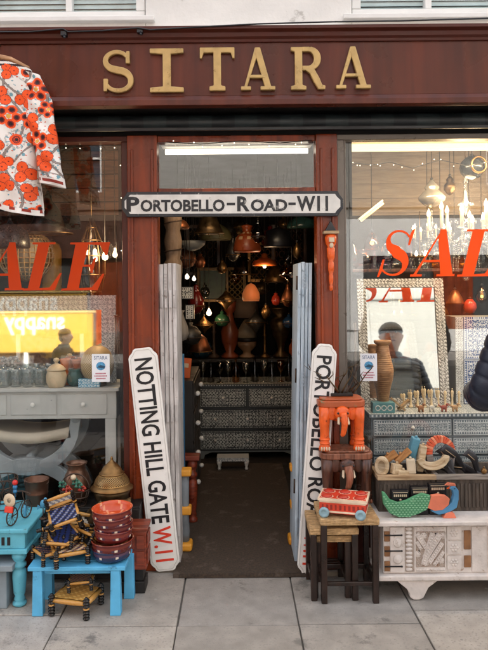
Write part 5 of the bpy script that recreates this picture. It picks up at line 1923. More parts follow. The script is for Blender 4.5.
for lab, px, kind, mm, sc_ in (('clear glass jug first on the window shelf', 352, 'jug', m_clear, 1.0), ('round pink glass vase second on the window shelf', 363, 'pot', pk, 1.0), ('tall pink glass vase third on window shelf', 374, 'tall', pk, .95), ('violet glass jug fourth on the window shelf', 386, 'jug', pu, 1.0), ('clear round glass vase behind the letter S', 398, 'pot', m_clear, 1.1), ('tall violet glass vase right of letter S on shelf', 411, 'tall', pu, 1.0), ('pale glass jug under the letter A on shelf', 424, 'jug', m_clear, .95), ('round amber glass vase on shelf below chandelier', 437, 'pot', m_amber, 1.0), ('tall clear glass vase on shelf under chandelier', 450, 'tall', m_clear, 1.0), ('amber glass jug on shelf at right under chandelier', 464, 'jug', m_amber, 1.0), ('smoky round glass vase at right end of shelf', 479, 'pot', m_smoke, 1.0)):
    q = P(px, 268, .98)
    lathe_thing('glass_vase', lab, 'vase', (q.x, .98 + .03 * hsh(px, 1), zs + .001), [(r * sc_, z * sc_) for r, z in vpr[kind]], mm, 'glass')
# clutter below the shelf, warm brass and amber
for k, (lab, px, py, mm, pr, gl) in enumerate((
    ('amber mosaic globe lamp in dark right window corner', 428, 300, m_amber, [(.0, -.05), (.04, -.04), (.055, 0), (.04, .04), (.015, .055), (0, .06)], (0, .012)),
    ('brass pierced pendant in the dark right window', 441, 312, m_brass, [(.05, -.03), (.055, -.02), (.04, .02), (.015, .05), (0, .055)], None),
    ('copper bell pendant right of the leaning mirror', 455, 298, mat('copper', H('a0603c'), .35, metal=.8, var=.25), [(.06, -.04), (.06, -.03), (.045, .01), (.02, .05), (0, .06)], None),
    ('red glass lantern hanging at the right window edge', 470, 306, mat('red_glass', H('c2402c'), .15), [(.0, -.05), (.03, -.045), (.045, -.01), (.04, .02), (.02, .045), (0, .05)], None),
    ('amber teardrop lantern at far right of window', 482, 295, m_amber, [(.0, -.06), (.03, -.04), (.045, -.01), (.03, .03), (.01, .06), (0, .065)], (-.01, .010)))):
    hung('small_lantern', lab, 'lantern', px, py, .98 - .02 * k, pr, mm, cord=.2, glow=gl)
# tall dark frame leaning at left side of the right window
t = thing('picture_frame', 'narrow dark wooden frame standing at left of the leaning mirror', 'frame', (P(351, 400, .45).x, .45, .3005))
b = MB(); b.bb(-.035, -.02, -.01, .01, 0, 1.05); b.bb(.02, .035, -.01, .01, 0, 1.05); b.bb(-.0199, .0199, -.01, .01, 1.02, 1.05); b.bb(-.0199, .0199, -.01, .01, 0, .03)
b.build('moulding', mat('grey_brown_wood', H('6e5e54'), .6, var=.15, wood=(H('54473e'), 'z')), t, .003)
b = MB(); b.bb(-.0198, .0198, .002, .006, .031, 1.019); b.build('panel', m_inwall, t)

# ---------------------------------------------------------------- LEFT WINDOW
LZ = P(60, 388, .27).z
cs = thing('console_table', 'pale grey console table with drawers in the left window', 'console table', (-1.3, .4, .3005))
xr = P(119, 392, .27).x
xl = -2.15
b = MB(); b.bb(xl, xr, .265, .62, LZ - .022, LZ); b.build('tabletop', m_greyw, cs, .004, w=True)
b = MB(); za = LZ - .185
b.bb(xl + .02, xr - .02, .290, .60, za, LZ - .0225); b.build('apron', m_greyw, cs, .003, w=True)
for k in range(4):
    x1_ = xr - .075 - k * .295
    b = MB(); b.bb(x1_ - .27, x1_, .284, .2898, za + .025, LZ - .04)
    dr = b.build('drawer', m_greyw, cs, .003, w=True)
    b = MB(); kx = x1_ - .135; kz = (za + LZ) / 2 - .005
    b.cyl((kx, .2839, kz), (kx, .27, kz), .007, .006, 10); b.sph((kx, .262, kz), (.014, .010, .014), 12, 8); b.build('knob', m_white, dr, w=True)
for x in (xl + .05, xr - .055):
    for y in (.32, .57):
        b = MB(); b.bb(x - .032, x + .032, y - .03, y + .03, .3005, za - .0005); b.build('leg', m_greyw, cs, .003, w=True)
# curule stool with cream seat under it
xs_ = thing('curule_stool', 'grey curved cross frame stool with cream seat under the console', 'stool', (P(31, 480, .42).x, .5, .3005))
R_ = .29
for y in (-.13, .16):
    b = MB()
    hC = .40
    up_arc = arc(0, hC + .09, R_, .29, 200, 340, 18)
    up_arc = [(-R_ * 1.0, hC + .10)] + up_arc + [(R_ * 1.0, hC + .10)]
    dn_arc = arc(0, -.02, R_ * 1.02, .245, 8, 172, 18)
    b.ribbon(up_arc, [.06] + [.062 + .02 * math.sin(math.pi * i / 18) for i in range(19)] + [.06], y - .02, y + .02)
    b.ribbon(dn_arc, [.062 + .02 * math.sin(math.pi * i / 18) for i in range(19)], y - .0205, y + .0205)
    b.T = Matrix.Rotation(R(90), 4, 'X')
    for s_ in (-1, 1):
        b.lathe([(.0, -y - .021), (.034, -y - .021), (.034, -y + .021), (0, -y + .021)], 16, (s_ * R_, hC + .105, 0))
    b.T = Matrix.Identity(4)
    b.build('curved_frame', mat('grey_enamel', H('8f969b'), .4, var=.1), xs_, .004)
b = MB()
b.grid(lambda u, v: ((u * 2 - 1) * R_ * .86, -.15 + .33 * v, .445 - .035 * math.sin(math.pi * u)), 16, 8)
o = b.build('seat', mat('cream_leather', H('c3b7a6'), .55, var=.06), xs_)
so = o.modifiers.new('thick', 'SOLIDIFY'); so.thickness = .06
b = MB(); b.cyl((0, -.11, .26), (0, .14, .26), .02, n=14); b.build('cross_bar', mat('grey_enamel', H('8f969b'), .4), xs_)

p1 = P(115, 300, .5)
framed_mirror('big mirror in pale silver inlay frame on the console reflecting yellow board', -2.05, P(115.5, 350, .44).x, LZ + .001, .46, .535, .088, R(1.2), H('8d9196'), H('c6c9ca'), .03)
# tumblers
tpr = [(.026, 0), (.029, .003), (.033, .03), (.036, .085), (.038, .11), (.036, .11), (.033, .08), (.028, .012), (0, .010)]
for k, (px, Y) in enumerate(((-6, .33), (4, .32), (16, .33), (28, .32), (40, .33), (0, .40), (12, .40), (24, .40), (36, .40), (48, .39))):
    q = P(px, 386, Y)
    lathe_thing('glass_tumbler', 'plain clear glass tumbler in the group at left of the console', 'glass', (q.x, Y, LZ + .001), tpr, m_clear, 'glass', 20, 'clear tumblers on the grey console')
q = P(9, 365, .46)
t = thing('silver_bouquet', 'knot of silver wire flowers behind the tumblers', 'ornament', (q.x, .43, LZ + .001))
b = MB(); b.lathe([(.03, 0), (.03, .005), (.008, .02), (.012, .07), (.025, .085), (0, .086)], 14); b.build('stand', m_greyw, t)
b = MB()
for k in range(26):
    a, z = k * 2.4, .10 + .06 * hsh(k, 1)
    r = .05 * math.sqrt(hsh(k, 4))
    b.sph((r * math.cos(a), r * math.sin(a), z), .010, 6, 5)
b.build('petals', mat('dull_silver', H('9b9b98'), .3, metal=.7, var=.3), t)
q = P(56, 387, .30)
t = thing('ceramic_jar', 'cream ceramic jar with knobbed lid on the console', 'jar', (q.x, .31, LZ + .001))
b = MB(); b.lathe([(.045, 0), (.048, .004), (.058, .03), (.060, .065), (.052, .092), (.050, .098)], 26); b.build('body', m_cream, t)
b = MB(); b.lathe([(.056, .0985), (.056, .104), (.04, .122), (.02, .134), (.010, .138), (.009, .145), (.018, .155), (.014, .168), (0, .172)], 26); b.build('lid', m_cream, t)
for lab, px, mm, h_ in (('orange glazed hourglass vase on the left before mirror', 66, mat('orange_glaze', H('c76a2c'), .3), .155), ('darker orange hourglass vase behind the globe lamp', 78, mat('dark_orange_glaze', H('a8501f'), .3), .150)):
    q = P(px, 372, .42)
    lathe_thing('glazed_vase', lab, 'vase', (q.x, .40, LZ + .001), [(.034, 0), (.036, .01), (.026, .05), (.018, h_ * .55), (.022, h_ * .7), (.032, h_ * .95), (.036, h_), (.030, h_), (.018, h_ * .7)], mm, 'body', 22)
q = P(73, 378, .34)
lathe_thing('teal_pot', 'dark teal glazed pot between the jar and the globe lamp', 'pot', (q.x + .01, .345, LZ + .001), [(.03, 0), (.045, .02), (.05, .05), (.036, .08), (.03, .09), (.036, .10), (.03, .10)], mat('teal_glaze', H('25504c'), .2), 'body', 22)
q = P(98, 386, .36)
t = thing('globe_lamp', 'large golden woven globe lamp on the console', 'lamp', (q.x, .35, LZ + .001))
b = MB(); b.lathe([(.05, 0), (.055, .004), (.05, .016), (.03, .022)], 20); b.build('base', m_brassd, t)
b = MB()
b.grid(lambda u, v: (.098 * math.sin(.25 + v * 2.75) * math.cos(6.2832 * u), .098 * math.sin(.25 + v * 2.75) * math.sin(6.2832 * u), .125 - .115 * math.cos(.25 + v * 2.75) * -1 * -1), 72, 40, lambda u, v: H('8f7550') if (int(u * 72) + int(v * 40)) % 2 else H('c4ab80'))
b.build('woven_globe', mat('woven_gold', (1, 1, 1), .55, vcol=True, metal=.2, bump=.3), t)
q = P(89, 386, .28)
t = thing('patterned_box', 'light blue patterned card box before the globe lamp', 'box', (q.x, .295, LZ + .001))
b = MB()
b.col(H('4c9cc0')); b.bb(-.062, .062, -.0198, .02, 0, .049)
b.panel(-.062, .062, 0, .049, -.0205, lambda u, v, W_, H_: H('d4e4ea') if leafy(u, v, .018, 7) else H('3f92ba'), .003)
b.build('box', m_vcol, t)

# pendants in the left window
t = hung('cone_shade', 'large black metal cone lampshade hanging in left window', 'lampshade', 48, 233, .60, [(.115, 0), (.118, .004), (.10, .07), (.075, .14), (.05, .18), (.03, .20), (.022, .235), (.012, .25), (0, .255)], mat('black_metal_shade', H('1b1816'), .38, metal=.3, var=.3), 32)
b = MB(); b.tube([(.155 * math.cos(w), .155 * math.sin(w), -.003) for w in [i * .2094 for i in range(30)]], .004, 6, closed=True); b.build('rim_ring', m_brassd, t)
# round rattan ball
t = thing('rattan_pendant', 'round pale woven rattan pendant behind the SALE letters at left', 'pendant', P(27, 256, .80))
b = MB()
for k in range(16):
    a = math.pi * k / 16
    b.tube([(.185 * math.sin(w) * math.cos(a), .185 * math.sin(w) * math.sin(a), .165 * math.cos(w)) for w in [i * .2618 for i in range(24)]], .0045, 5, closed=True)
for k in range(1, 15):
    w = math.pi * k / 15
    b.tube([(.183 * math.sin(w) * math.cos(a), .183 * math.sin(w) * math.sin(a), .163 * math.cos(w)) for a in [i * .2618 for i in range(24)]], .004, 5, closed=True)
b.build('woven_shade', mat('rattan', H('b59a76'), .6, var=.15), t)
b = MB(); b.sph((0, 0, 0), .15, 18, 10); b.build('paper_lining', mat('paper_lining', H('a39d92'), .9), t)
b = MB(); b.cyl((0, 0, .165), (0, 0, .7), .003, n=5); b.build('cord', m_dark, t)
t = hung('beaded_shade', 'dark beaded pendant shade at the far left of window', 'lampshade', 10, 248, .45, [(.115, 0), (.12, .005), (.118, .05), (.105, .10), (.07, .13), (.02, .15), (.01, .17), (0, .172)], mat('dark_beads', H('23262c'), .35, var=.5, vs=120, wear=H('6c7078'), weart=.6, wears=110), 32)
t = hung('amber_cylinder', 'amber yellow glass cylinder pendant behind the letter L', 'pendant', 52, 292, .85, [(.06, 0), (.065, .01), (.065, .28), (.05, .32), (.02, .34), (0, .345)], mat('amber_shade', H('9c7420'), .3, var=.25), 26)
# lantern of glass panels with bulbs
t = thing('glass_lantern', 'tall teardrop glass panel lantern with lit bulbs in left window', 'lantern', P(92, 300, .62))
b = MB(); b2 = MB()
pr = [(.02, 0), (.06, .05), (.085, .16), (.085, .28), (.06, .38), (.03, .46), (.015, .52)]
for k in range(8):
    a = 2 * math.pi * k / 8
    b.tube([(r * math.cos(a), r * math.sin(a), z) for r, z in pr], .004, 6)
for r, z in pr[:6]:
    b.tube([(r * math.cos(2 * math.pi * k / 16), r * math.sin(2 * math.pi * k / 16), z) for k in range(16)], .0035, 6, closed=True)
b.cyl((0, 0, .52), (0, 0, .95), .003, n=5)
b.build('cage', m_brassd, t)
b2.lathe([(r * .96, z) for r, z in pr], 8); b2.build('glass_panel', m_smoke, t)
for dx, dz in ((.0, .20), (-.02, .30), (.03, .26)):
    b = MB(); b.sph((dx, -.02, dz), (.012, .012, .018), 10, 7); b.build('bulb', m_bulb, t)
t = hung('glass_bulb', 'bare lit bulb hanging right of the teardrop lantern', 'bulb', 105, 256, .55, [(0, -.028), (.014, -.022), (.019, -.006), (.014, .012), (.008, .026), (.008, .045), (0, .046)], m_bulb, part='glass')
t = hung('glass_bulb', 'second lit bulb nearest the left door post', 'bulb', 115, 254, .75, [(0, -.024), (.012, -.018), (.016, -.006), (.012, .010), (.007, .022), (.007, .04), (0, .041)], m_bulb, part='glass')
pl = bpy.data.lights.new('bulb_glow', 'POINT'); pl.energy = 3; pl.color = (1, .70, .40); pl.shadow_soft_size = .06
po = bpy.data.objects.new('bulb_glow', pl); col.objects.link(po); po.location = P(104, 250, .50)
t = thing('wind_chime', 'thin silver tube chime hanging beside the left door post', 'wind chime', P(117, 316, .42))
for dx in (-.012, 0, .012):
    b = MB(); b.cyl((dx, 0, -.31 + abs(dx) * 3), (dx, 0, 0), .0045, n=8); b.build('tube', mat('dull_silver', H('9b9b98'), .3, metal=.7), t)
b = MB(); b.lathe([(.02, 0), (.022, .004), (0, .008)], 14); b.cyl((0, 0, .006), (0, 0, .6), .002, n=5); b.build('disc', m_dark, t)

# ---------------------------------------------------------------- THE PASSAGE INSIDE THE DOOR
a0, a1 = P(198, 420, 2.38).x, P(297, 420, 2.38).x
ZC = P(247, 384, 2.38).z
inlay_chest('grey bone inlay chest of drawers at far end of the shop passage', a0, a1, .013, ZC, 2.38, .45, [3, 3, 2][0:0] or [1, 1, 2], DB, DF, .006, .03, .07)
t = thing('foot_stool', 'tiny white inlay footstool on the floor before the far chest', 'footstool', (P(233, 473, 1.98).x, 2.05, .021))
b = MB(); b.panel(-.135, .135, .075, .105, -.0702, lambda u, v, W_, H_: H('d5d5d2') if leafy(u, v, .022, 3) else H('8c9094'), .005); b.col(H('b9bcbc')); b.bb(-.135, .135, -.07, .07, .075, .105); b.build('seat', m_bone, t)
for sx in (-1, 1):
    for sy in (-1, 1):
        b = MB(); b.lathe([(.012, 0), (.016, .01), (.01, .03), (.02, .055), (.022, .0745)], 12, (sx * .115, sy * .05, 0)); b.build('leg', m_white, t)
# dark shelf behind with lamps
SZ = P(247, 358, 2.95).z
sh = thing('back_shelf', 'dark plank shelf at the back of the shop carrying lamps', 'shelf', (.0, 3.0, SZ))
b = MB(); b.bb(-.75, .85, 2.85, 3.2, SZ - .03, SZ); b.build('board', m_dark, sh, .003, w=True)
b = MB(); b.bb(-.72, -.68, 2.9, 3.15, .013, SZ - .0305); b.bb(.78, .82, 2.9, 3.15, .013, SZ - .0305); b.build('support', m_dark, sh, w=True)
# bottles on the far chest
bpr = [(.03, 0), (.034, .006), (.034, .10), (.03, .13), (.012, .16), (.010, .20), (.013, .205), (.009, .21), (0, .205)]
gpr = [(.03, 0), (.03, .004), (.006, .012), (.006, .08), (.02, .10), (.034, .14), (.034, .19), (.032, .19), (.03, .14), (0, .105)]
names = ['clear', 'smoky', 'amber']
k = 0
for px, kind, mm, s_, Y in ((203, 'g', m_clear, 1, 2.52), (211, 'b', m_smoke, .95, 2.5), (220, 'g', m_smoke, 1, 2.48), (228, 'g', m_clear, 1.05, 2.52), (236, 'b', m_amber, 1.0, 2.5), (246, 'g', m_clear, 1.0, 2.47), (255, 'b', m_smoke, 1.05, 2.52), (264, 'g', m_clear, 1.1, 2.5), (272, 'b', m_clear, 1.1, 2.48), (281, 'g', m_amber, 1.05, 2.5), (289, 'b', m_smoke, 1.1, 2.52)):
    q = P(px, 384, Y)
    lab = ('stemmed goblet' if kind == 'g' else 'slim bottle')
    pos_ = ['first', 'second', 'third', 'fourth', 'fifth', 'sixth', 'seventh', 'eighth', 'ninth', 'tenth', 'last'][k]
    lathe_thing('glass_' + ('goblet' if kind == 'g' else 'bottle'), f'{ {m_clear: "clear", m_smoke: "smoky", m_amber: "amber"}[mm] } {lab}, {pos_} in the row on far chest', 'glass' if kind == 'g' else 'bottle', (q.x, Y, ZC + .001), [(r * s_, z * s_) for r, z in (gpr if kind == 'g' else bpr)], mm, 'glass', 18, 'glassware on the far chest')
    k += 1
# table lamp
u_ = (D + 3.0) / F
q = P(247, 357, 3.0)
t = thing('table_lamp', 'pale banded table lamp with grey drum shade on back shelf', 'lamp', (q.x, 3.0, SZ + .001))
b = MB(); b.lathe([(7 * u_, 0), (8 * u_, 1.5 * u_), (4 * u_, 4 * u_), (4 * u_, 6 * u_), (9 * u_, 11 * u_), (10 * u_, 16 * u_)], 24); b.build('base', mat('lamp_wood', H('80634a'), .5, var=.2), t)
b = MB(); b.lathe([(10.2 * u_, 16.1 * u_), (10.2 * u_, 20 * u_)], 24); b.build('dark_band', m_dark, t)
b = MB(); b.lathe([(10 * u_, 20.1 * u_), (9 * u_, 27 * u_), (5 * u_, 34 * u_), (2 * u_, 38 * u_)], 24); b.build('body', mat('shaded_cream', H('94826a'), .5, var=.2), t)  # cream darkened in its colour for the dim passage
b = MB(); b.lathe([(13 * u_, 40 * u_), (10.5 * u_, 58 * u_), (10 * u_, 58 * u_), (12.6 * u_, 40 * u_)], 28); b.build('lamp_shade', mat('taupe_shade', H('5a4a40'), .9), t)
for name, lab, cat, px, mm, pr in (
    ('wooden_lamp', 'red brown turned lamp base left of the pale lamp', 'lamp', 230, mat('shaded_terracotta', H('7a3a20'), .4, var=.3), [(8, 0), (9, 2), (4, 6), (8, 16), (9, 26), (5, 36), (3, 44), (6, 48), (7, 56), (0, 57)]),  # terracotta tone lowered to put the passage's shade into the colour
    ('brass_urn', 'tall dark brass urn right of the pale lamp', 'urn', 281, m_brassd, [(7, 0), (8, 2), (3, 7), (4, 14), (9, 24), (11, 34), (9, 38), (5, 41), (10, 48), (11, 50), (0, 49)]),
    ('candlestick', 'slim brass candlestick between the pale lamp and urn', 'candlestick', 265, m_brass, [(5, 0), (5, 1.5), (1.4, 4), (1.2, 20), (2.2, 22), (1.1, 24), (1.1, 38), (3, 40), (1.5, 44), (0, 44)]),
    ('candlestick', 'dark iron candlestick left of the red brown lamp', 'candlestick', 214, m_iron, [(6, 0), (6, 2), (1.6, 5), (1.4, 24), (2.5, 26), (1.3, 28), (3, 36), (0, 36)]),
    ('ceramic_urn', 'deep blue glazed pot at left of the back shelf', 'pot', 201, mat('deep_blue_glaze', H('16384e'), .25), [(6, 0), (10, 5), (11, 11), (8, 17), (6, 18), (7, 20), (0, 19)]),
    ('ceramic_urn', 'small amber pot at the right end of back shelf', 'pot', 297, m_terra, [(5, 0), (8, 5), (8, 11), (5, 16), (6, 18), (0, 17)])):
    q = P(px, 357, 2.98)
    lathe_thing(name, lab, cat, (q.x, 2.98, SZ + .001), [(r * u_, z * u_) for r, z in pr], mm, 'body', 22)
# pendants of the passage
def uu(Y): return (D + Y) / F
u2 = uu(1.6)
bandc = lambda i, j: (H('e0b48a') if i in (3, 5) and j % 4 < 2 else H('a14a26'))
hung('jug_pendant', 'orange brown painted jug pendant lamp in the doorway centre', 'pendant', 247, 252, 1.6, [(r * u2, z * u2) for r, z in ((13, 0), (14, 2), (13, 8), (12, 12), (11, 15), (7, 18), (4, 20), (5, 24), (6, 26), (3, 27), (0, 28))], mat('painted_pendant', (1, 1, 1), .35, vcol=True, var=.2), 32, cols=bandc, glow=(10 * u2, .012))
u2 = uu(1.8)
hung('saucer_pendant', 'flat orange saucer shaped pendant lamp right of the jug pendant', 'pendant', 264.5, 266, 1.8, [(r * u2, z * u2) for r, z in ((12, 0), (12.5, 2), (11, 5), (6, 7), (3, 9), (3, 12), (0, 13))], mat('saucer_orange', H('c45f26'), .35, var=.1), 32, glow=(-.5 * u2, .014))
u2 = uu(2.1)
t = hung('pot_pendant', 'small glowing terracotta pot lamp above the table lamp', 'pendant', 251, 301, 2.1, [(r * u2, z * u2) for r, z in ((8, 0), (9, 3), (8.5, 8), (6, 13), (4, 16), (0, 18))], m_shadelit, 28)
for nm, px, py, Y, e in (('pot_glow', 251, 306, 2.1, 1.2), ('passage_glow', 209, 313, 2.4, 1.2), ('saucer_glow', 264, 270, 1.7, 1.5)):
    pl = bpy.data.lights.new(nm, 'POINT'); pl.energy = e * .3; pl.color = (1, .66, .36); pl.shadow_soft_size = .05
    po = bpy.data.objects.new(nm, pl); col.objects.link(po); po.location = P(px, py, Y)
hung('glass_bulb', 'lit round bulb over the iron candlestick in the passage', 'bulb', 209, 313, 2.5, [(0, -.026), (.018, -.018), (.024, 0), (.016, .02), (.01, .03), (0, .05)], m_bulb, part='glass')
hung('glass_bulb', 'frosted white ball light near the left shutter top', 'bulb', 187, 277, 1.2, [(0, -.018), (.012, -.013), (.018, 0), (.012, .013), (.006, .02), (0, .03)], emat('frosted_ball', (1, .82, .6), .45), part='glass')
hung('glass_bulb', 'second frosted ball light beside the inlay panel', 'bulb', 194, 279, 1.4, [(0, -.016), (.011, -.011), (.016, 0), (.011, .011), (.006, .02), (0, .03)], emat('frosted_ball', (1, .82, .6), .45), part='glass')
u2 = uu(1.2)
hung('bowl_pendant', 'pale shallow bowl pendant in upper left of the doorway', 'pendant', 192, 245, 1.3, [(r * u2, z * u2) for r, z in ((2, -6), (8, -4), (13, 0), (14, 4), (13.5, 4), (0, 3))], mat('dull_white_glaze', H('77756f'), .4), 28)
hung('bowl_pendant', 'copper bowl pendant tucked under the name board', 'pendant', 178, 226, .9, [(r * u2, z * u2) for r, z in ((10, -3), (11, -1), (8, 4), (3, 7), (0, 8))], mat('copper', H('a0603c'), .35, metal=.8, var=.25), 28)
hung('drum_pendant', 'black tapered drum pendant in upper right of doorway', 'pendant', 278, 247, 1.5, [(r * uu(1.5), z * uu(1.5)) for r, z in ((14, 0), (14.5, 1), (12, 16), (6, 18), (0, 20))], m_black, 28)
hung('dome_pendant', 'dark teal glass dome pendant right of the drum pendant', 'pendant', 302, 228, 1.7, [(r * uu(1.7), z * uu(1.7)) for r, z in ((15, 0), (15.5, 1), (13, 7), (7, 11), (2, 13), (0, 14))], mat('teal_dome', H('2c4a48'), .25, var=.2), 28)
hung('leaf_pendant', 'gold leaf shaped pendant by the blue shutter', 'pendant', 297, 252, 1.0, [(0, -.05), (.02, -.03), (.03, 0), (.022, .03), (.006, .055), (0, .07)], m_brass, 4)
hung('dome_pendant', 'dull olive dome pendant left of the jug pendant', 'pendant', 216, 240, 1.9, [(r * uu(1.9), z * uu(1.9)) for r, z in ((16, 0), (16.5, 1), (14, 9), (8, 14), (2, 17), (0, 18))], mat('olive_dome', H('5d5636'), .5, var=.2), 28)
for k, (lab, px, py, Y, mm) in enumerate((('tiny green glass lantern left of the jug pendant', 205, 292, 2.2, m_smoke), ('tiny brass star lantern below the olive dome', 222, 268, 2.0, m_brass), ('tiny amber lantern beside the drum pendant', 285, 272, 2.2, m_amber), ('tiny red lantern above the brass urn', 276, 300, 2.5, mat('red_glass', H('c2402c'), .15)), ('tiny copper lantern near the left shutter', 200, 262, 1.6, mat('copper', H('a0603c'), .35, metal=.8)), ('tiny brass bell above the candlestick', 266, 312, 2.3, m_brass), ('tiny smoked lantern right of the saucer pendant', 288, 258, 1.9, m_smoke))):
    hung('small_lantern', lab, 'lantern', px, py, Y, [(0, -.05), (.03, -.04), (.045, -.005), (.035, .03), (.015, .05), (.02, .06), (0, .07)], mm, 8)
prs = {'globe': [(0, -.07), (.05, -.055), (.075, -.015), (.07, .02), (.045, .05), (.015, .062), (.02, .08), (0, .09)],
       'bell': [(.085, -.05), (.09, -.045), (.07, 0), (.05, .05), (.02, .075), (0, .085)],
       'pear': [(0, -.10), (.03, -.085), (.06, -.04), (.055, 0), (.03, .05), (.015, .09), (.02, .10), (0, .11)],
       'star': [(0, -.09), (.03, -.05), (.09, 0), (.03, .05), (0, .09)]}
pm = {'copper': mat('dull_copper_lantern', H('7a4a30'), .42, metal=.8, var=.35), 'brass': m_brass, 'bronze': m_brassd, 'amber': m_amber, 'smoky': m_smoke, 'blue': mat('blue_lantern_glass', H('1d3a5c'), .15), 'green': mat('green_lantern_glass', H('274a34'), .15), 'ruby': mat('ruby_lantern_glass', H('6d1a16'), .15), 'pierced tin': mat('tin', H('4f4c48'), .4, metal=.7, var=.3)}
spots = [(185, 258, 1.5, 'globe', 'copper', 'by the carved column'), (209, 226, 1.2, 'bell', 'bronze', 'high up left of centre'), (228, 232, 2.3, 'globe', 'pierced tin', 'left of the jug pendant'), (236, 275, 2.6, 'pear', 'amber', 'between picture and pot lamp'), (226, 300, 2.4, 'star', 'brass', 'above the red brown lamp base'), (240, 228, 2.5, 'star', 'bronze', 'behind the jug pendant'), (258, 232, 1.3, 'pear', 'smoky', 'just right of the jug pendant'), (270, 238, 2.3, 'globe', 'ruby', 'beside the black drum pendant'), (276, 276, 2.4, 'bell', 'brass', 'below the saucer pendant'), (288, 296, 2.1, 'pear', 'copper', 'near the blue shutter middle'), (289, 322, 2.5, 'globe', 'blue', 'low by the blue shutter'), (256, 322, 2.7, 'star', 'pierced tin', 'right of the pale lamp body'), (222, 320, 2.6, 'globe', 'green', 'above the iron candlestick'), (196, 300, 1.8, 'pear', 'ruby', 'over the dark drawers'), (190, 335, 1.6, 'globe', 'pierced tin', 'low over the dark drawers'), (200, 345, 2.2, 'bell', 'copper', 'just above the blue glazed pot'), (262, 288, 2.8, 'globe', 'bronze', 'behind the saucer pendant'), (244, 268, 2.2, 'bell', 'smoky', 'between the jug and pot lamps'), (284, 225, 2.4, 'globe', 'brass', 'under the board by the teal dome'), (233, 250, 1.7, 'pear', 'pierced tin', 'below the olive dome edge'), (292, 275, 1.6, 'star', 'amber', 'close beside the blue shutter'), (204, 325, 2.5, 'star', 'brass', 'beside the lit round bulb')]
for k, (px, py, Y, pk_, mk, where) in enumerate(spots):
    s_ = .75 + .5 * hsh(k, 6)
    t = hung('small_lantern', f'{mk} {pk_} shaped lantern hanging {where}', 'lantern', px, py, Y, [(r * s_, z * s_) for r, z in prs[pk_]], pm[mk], 6 if pk_ == 'star' else 16)
    b = MB()
    rb = max(r for r, z in prs[pk_]) * s_
    zb_ = [z for r, z in prs[pk_] if abs(r * s_ - rb) < 1e-6][0] * s_
    b.tube([(rb * 1.02 * math.cos(w), rb * 1.02 * math.sin(w), zb_) for w in [i * .42 for i in range(15)]], .004, 5, closed=True)
    for i in range(8):
        a = i * .785
        b.sph((rb * math.cos(a), rb * math.sin(a), zb_ - .014), .005, 5, 4)
    b.build('beaded_rim', m_brass if k % 2 else m_iron, t)
for k, (px, py, Y, W_, H_, lab) in enumerate(((203, 250, 3.0, .34, .5, 'large dark carved mirror frame high on the back wall'), (262, 262, 3.4, .30, .42, 'dull brass mirror frame behind the saucer pendant'), (289, 250, 3.2, .36, .52, 'dark wooden lattice panel high at right of the back wall'), (232, 284, 3.6, .3, .36, 'old gilt frame low behind the hanging lanterns'))):
    t = thing('wall_frame', lab, 'frame', P(px, py, Y))
    b = MB()
    for i in range(5):
        for j in range(6):
            b.tube([(-W_ / 2 + W_ * (i + .5) / 5 + W_ / 12 * math.cos(w), 0, -H_ / 2 + H_ * (j + .5) / 6 + H_ / 14 * math.sin(w)) for w in [q_ * .785 for q_ in range(8)]], .006, 4, closed=True)
    b.build('lattice', (m_brassd, m_brass, m_dkwood, m_gold)[k], t)
    b = MB()
    for a, c_, e, f in ((-W_ / 2, W_ / 2, -H_ / 2, -H_ / 2 + .03), (-W_ / 2, W_ / 2, H_ / 2 - .03, H_ / 2), (-W_ / 2, -W_ / 2 + .03, -H_ / 2 + .0301, H_ / 2 - .0301), (W_ / 2 - .03, W_ / 2, -H_ / 2 + .0301, H_ / 2 - .0301)):
        b.bb(a, c_, -.015, .015, e, f)
    b.cyl((0, 0, H_ / 2), (0, 0, 2.56 - t.location.z), .002, n=5)
    b.build('frame', (m_dkwood, m_brass, m_dkwood, m_brassd)[k], t)
# framed dark picture
q = P(213, 302, 2.7)
t = thing('picture_frame', 'dark gilt framed picture hanging behind the passage pendants', 'picture', q)
b = MB()
for a, c, e, f in ((-.15, .15, 0, .03), (-.15, .15, .30, .33), (-.15, -.12, .0301, .2999), (.12, .15, .0301, .2999)):
    b.bb(a, c, -.015, .015, e, f)
b.build('frame', m_brassd, t, .004)
b = MB(); b.bb(-.119, .119, .0, .01, .031, .299); b.build('canvas', mat('dark_green_canvas', H('27342a'), .5, var=.6, vs=20), t)
b = MB(); b.cyl((0, 0, .33), (0, 0, 1.2), .002, n=5); b.build('hanging_wire', m_dark, t)
# dark drawers along the left passage wall
t = thing('drawer_tower', 'dark tall chest of drawers with white knobs along the left passage wall', 'chest of drawers', (-.5, 1.1, .0125))
xf = P(197, 400, 1.35).x
b = MB(); b.bb(xf - .14, xf - .004, .95, 1.75, .05, .93); b.build('carcass', m_dark, t, .004, w=True)
for z in (.09, .30, .51, .72):
    b = MB(); b.bb(xf - .0038, xf + .004, .97, 1.73, z, z + .19); d_ = b.build('drawer', mat('dark_drawer', H('2c2622'), .5, var=.2), t, .003, w=True)
    for y in (1.12, 1.55):
        b = MB(); b.sph((xf + .02, y, z + .095), .018, 12, 8); b.cyl((xf + .004, y, z + .095), (xf + .014, y, z + .095), .008); b.build('knob', m_white, d_, w=True)
b = MB(); b.bb(xf - .13, xf - .01, .97, 1.73, .0125, .0495); b.build('plinth', m_dark, t, w=True)
q = P(182.5, 480, .62)
t = thing('blue_board', 'thin bright blue panel standing behind the left shutter', 'board', (q.x, .62, .0125))
b = MB(); b.bb(-.012, .010, 0, .10, .0, 1.13); b.build('panel', mat('azure_paint', H('3f8fc4'), .5, var=.1), t, .003)
b = MB(); b.bb(-.0125, -.0121, .02, .08, .1, 1.0); b.build('edge_strip', m_white, t)
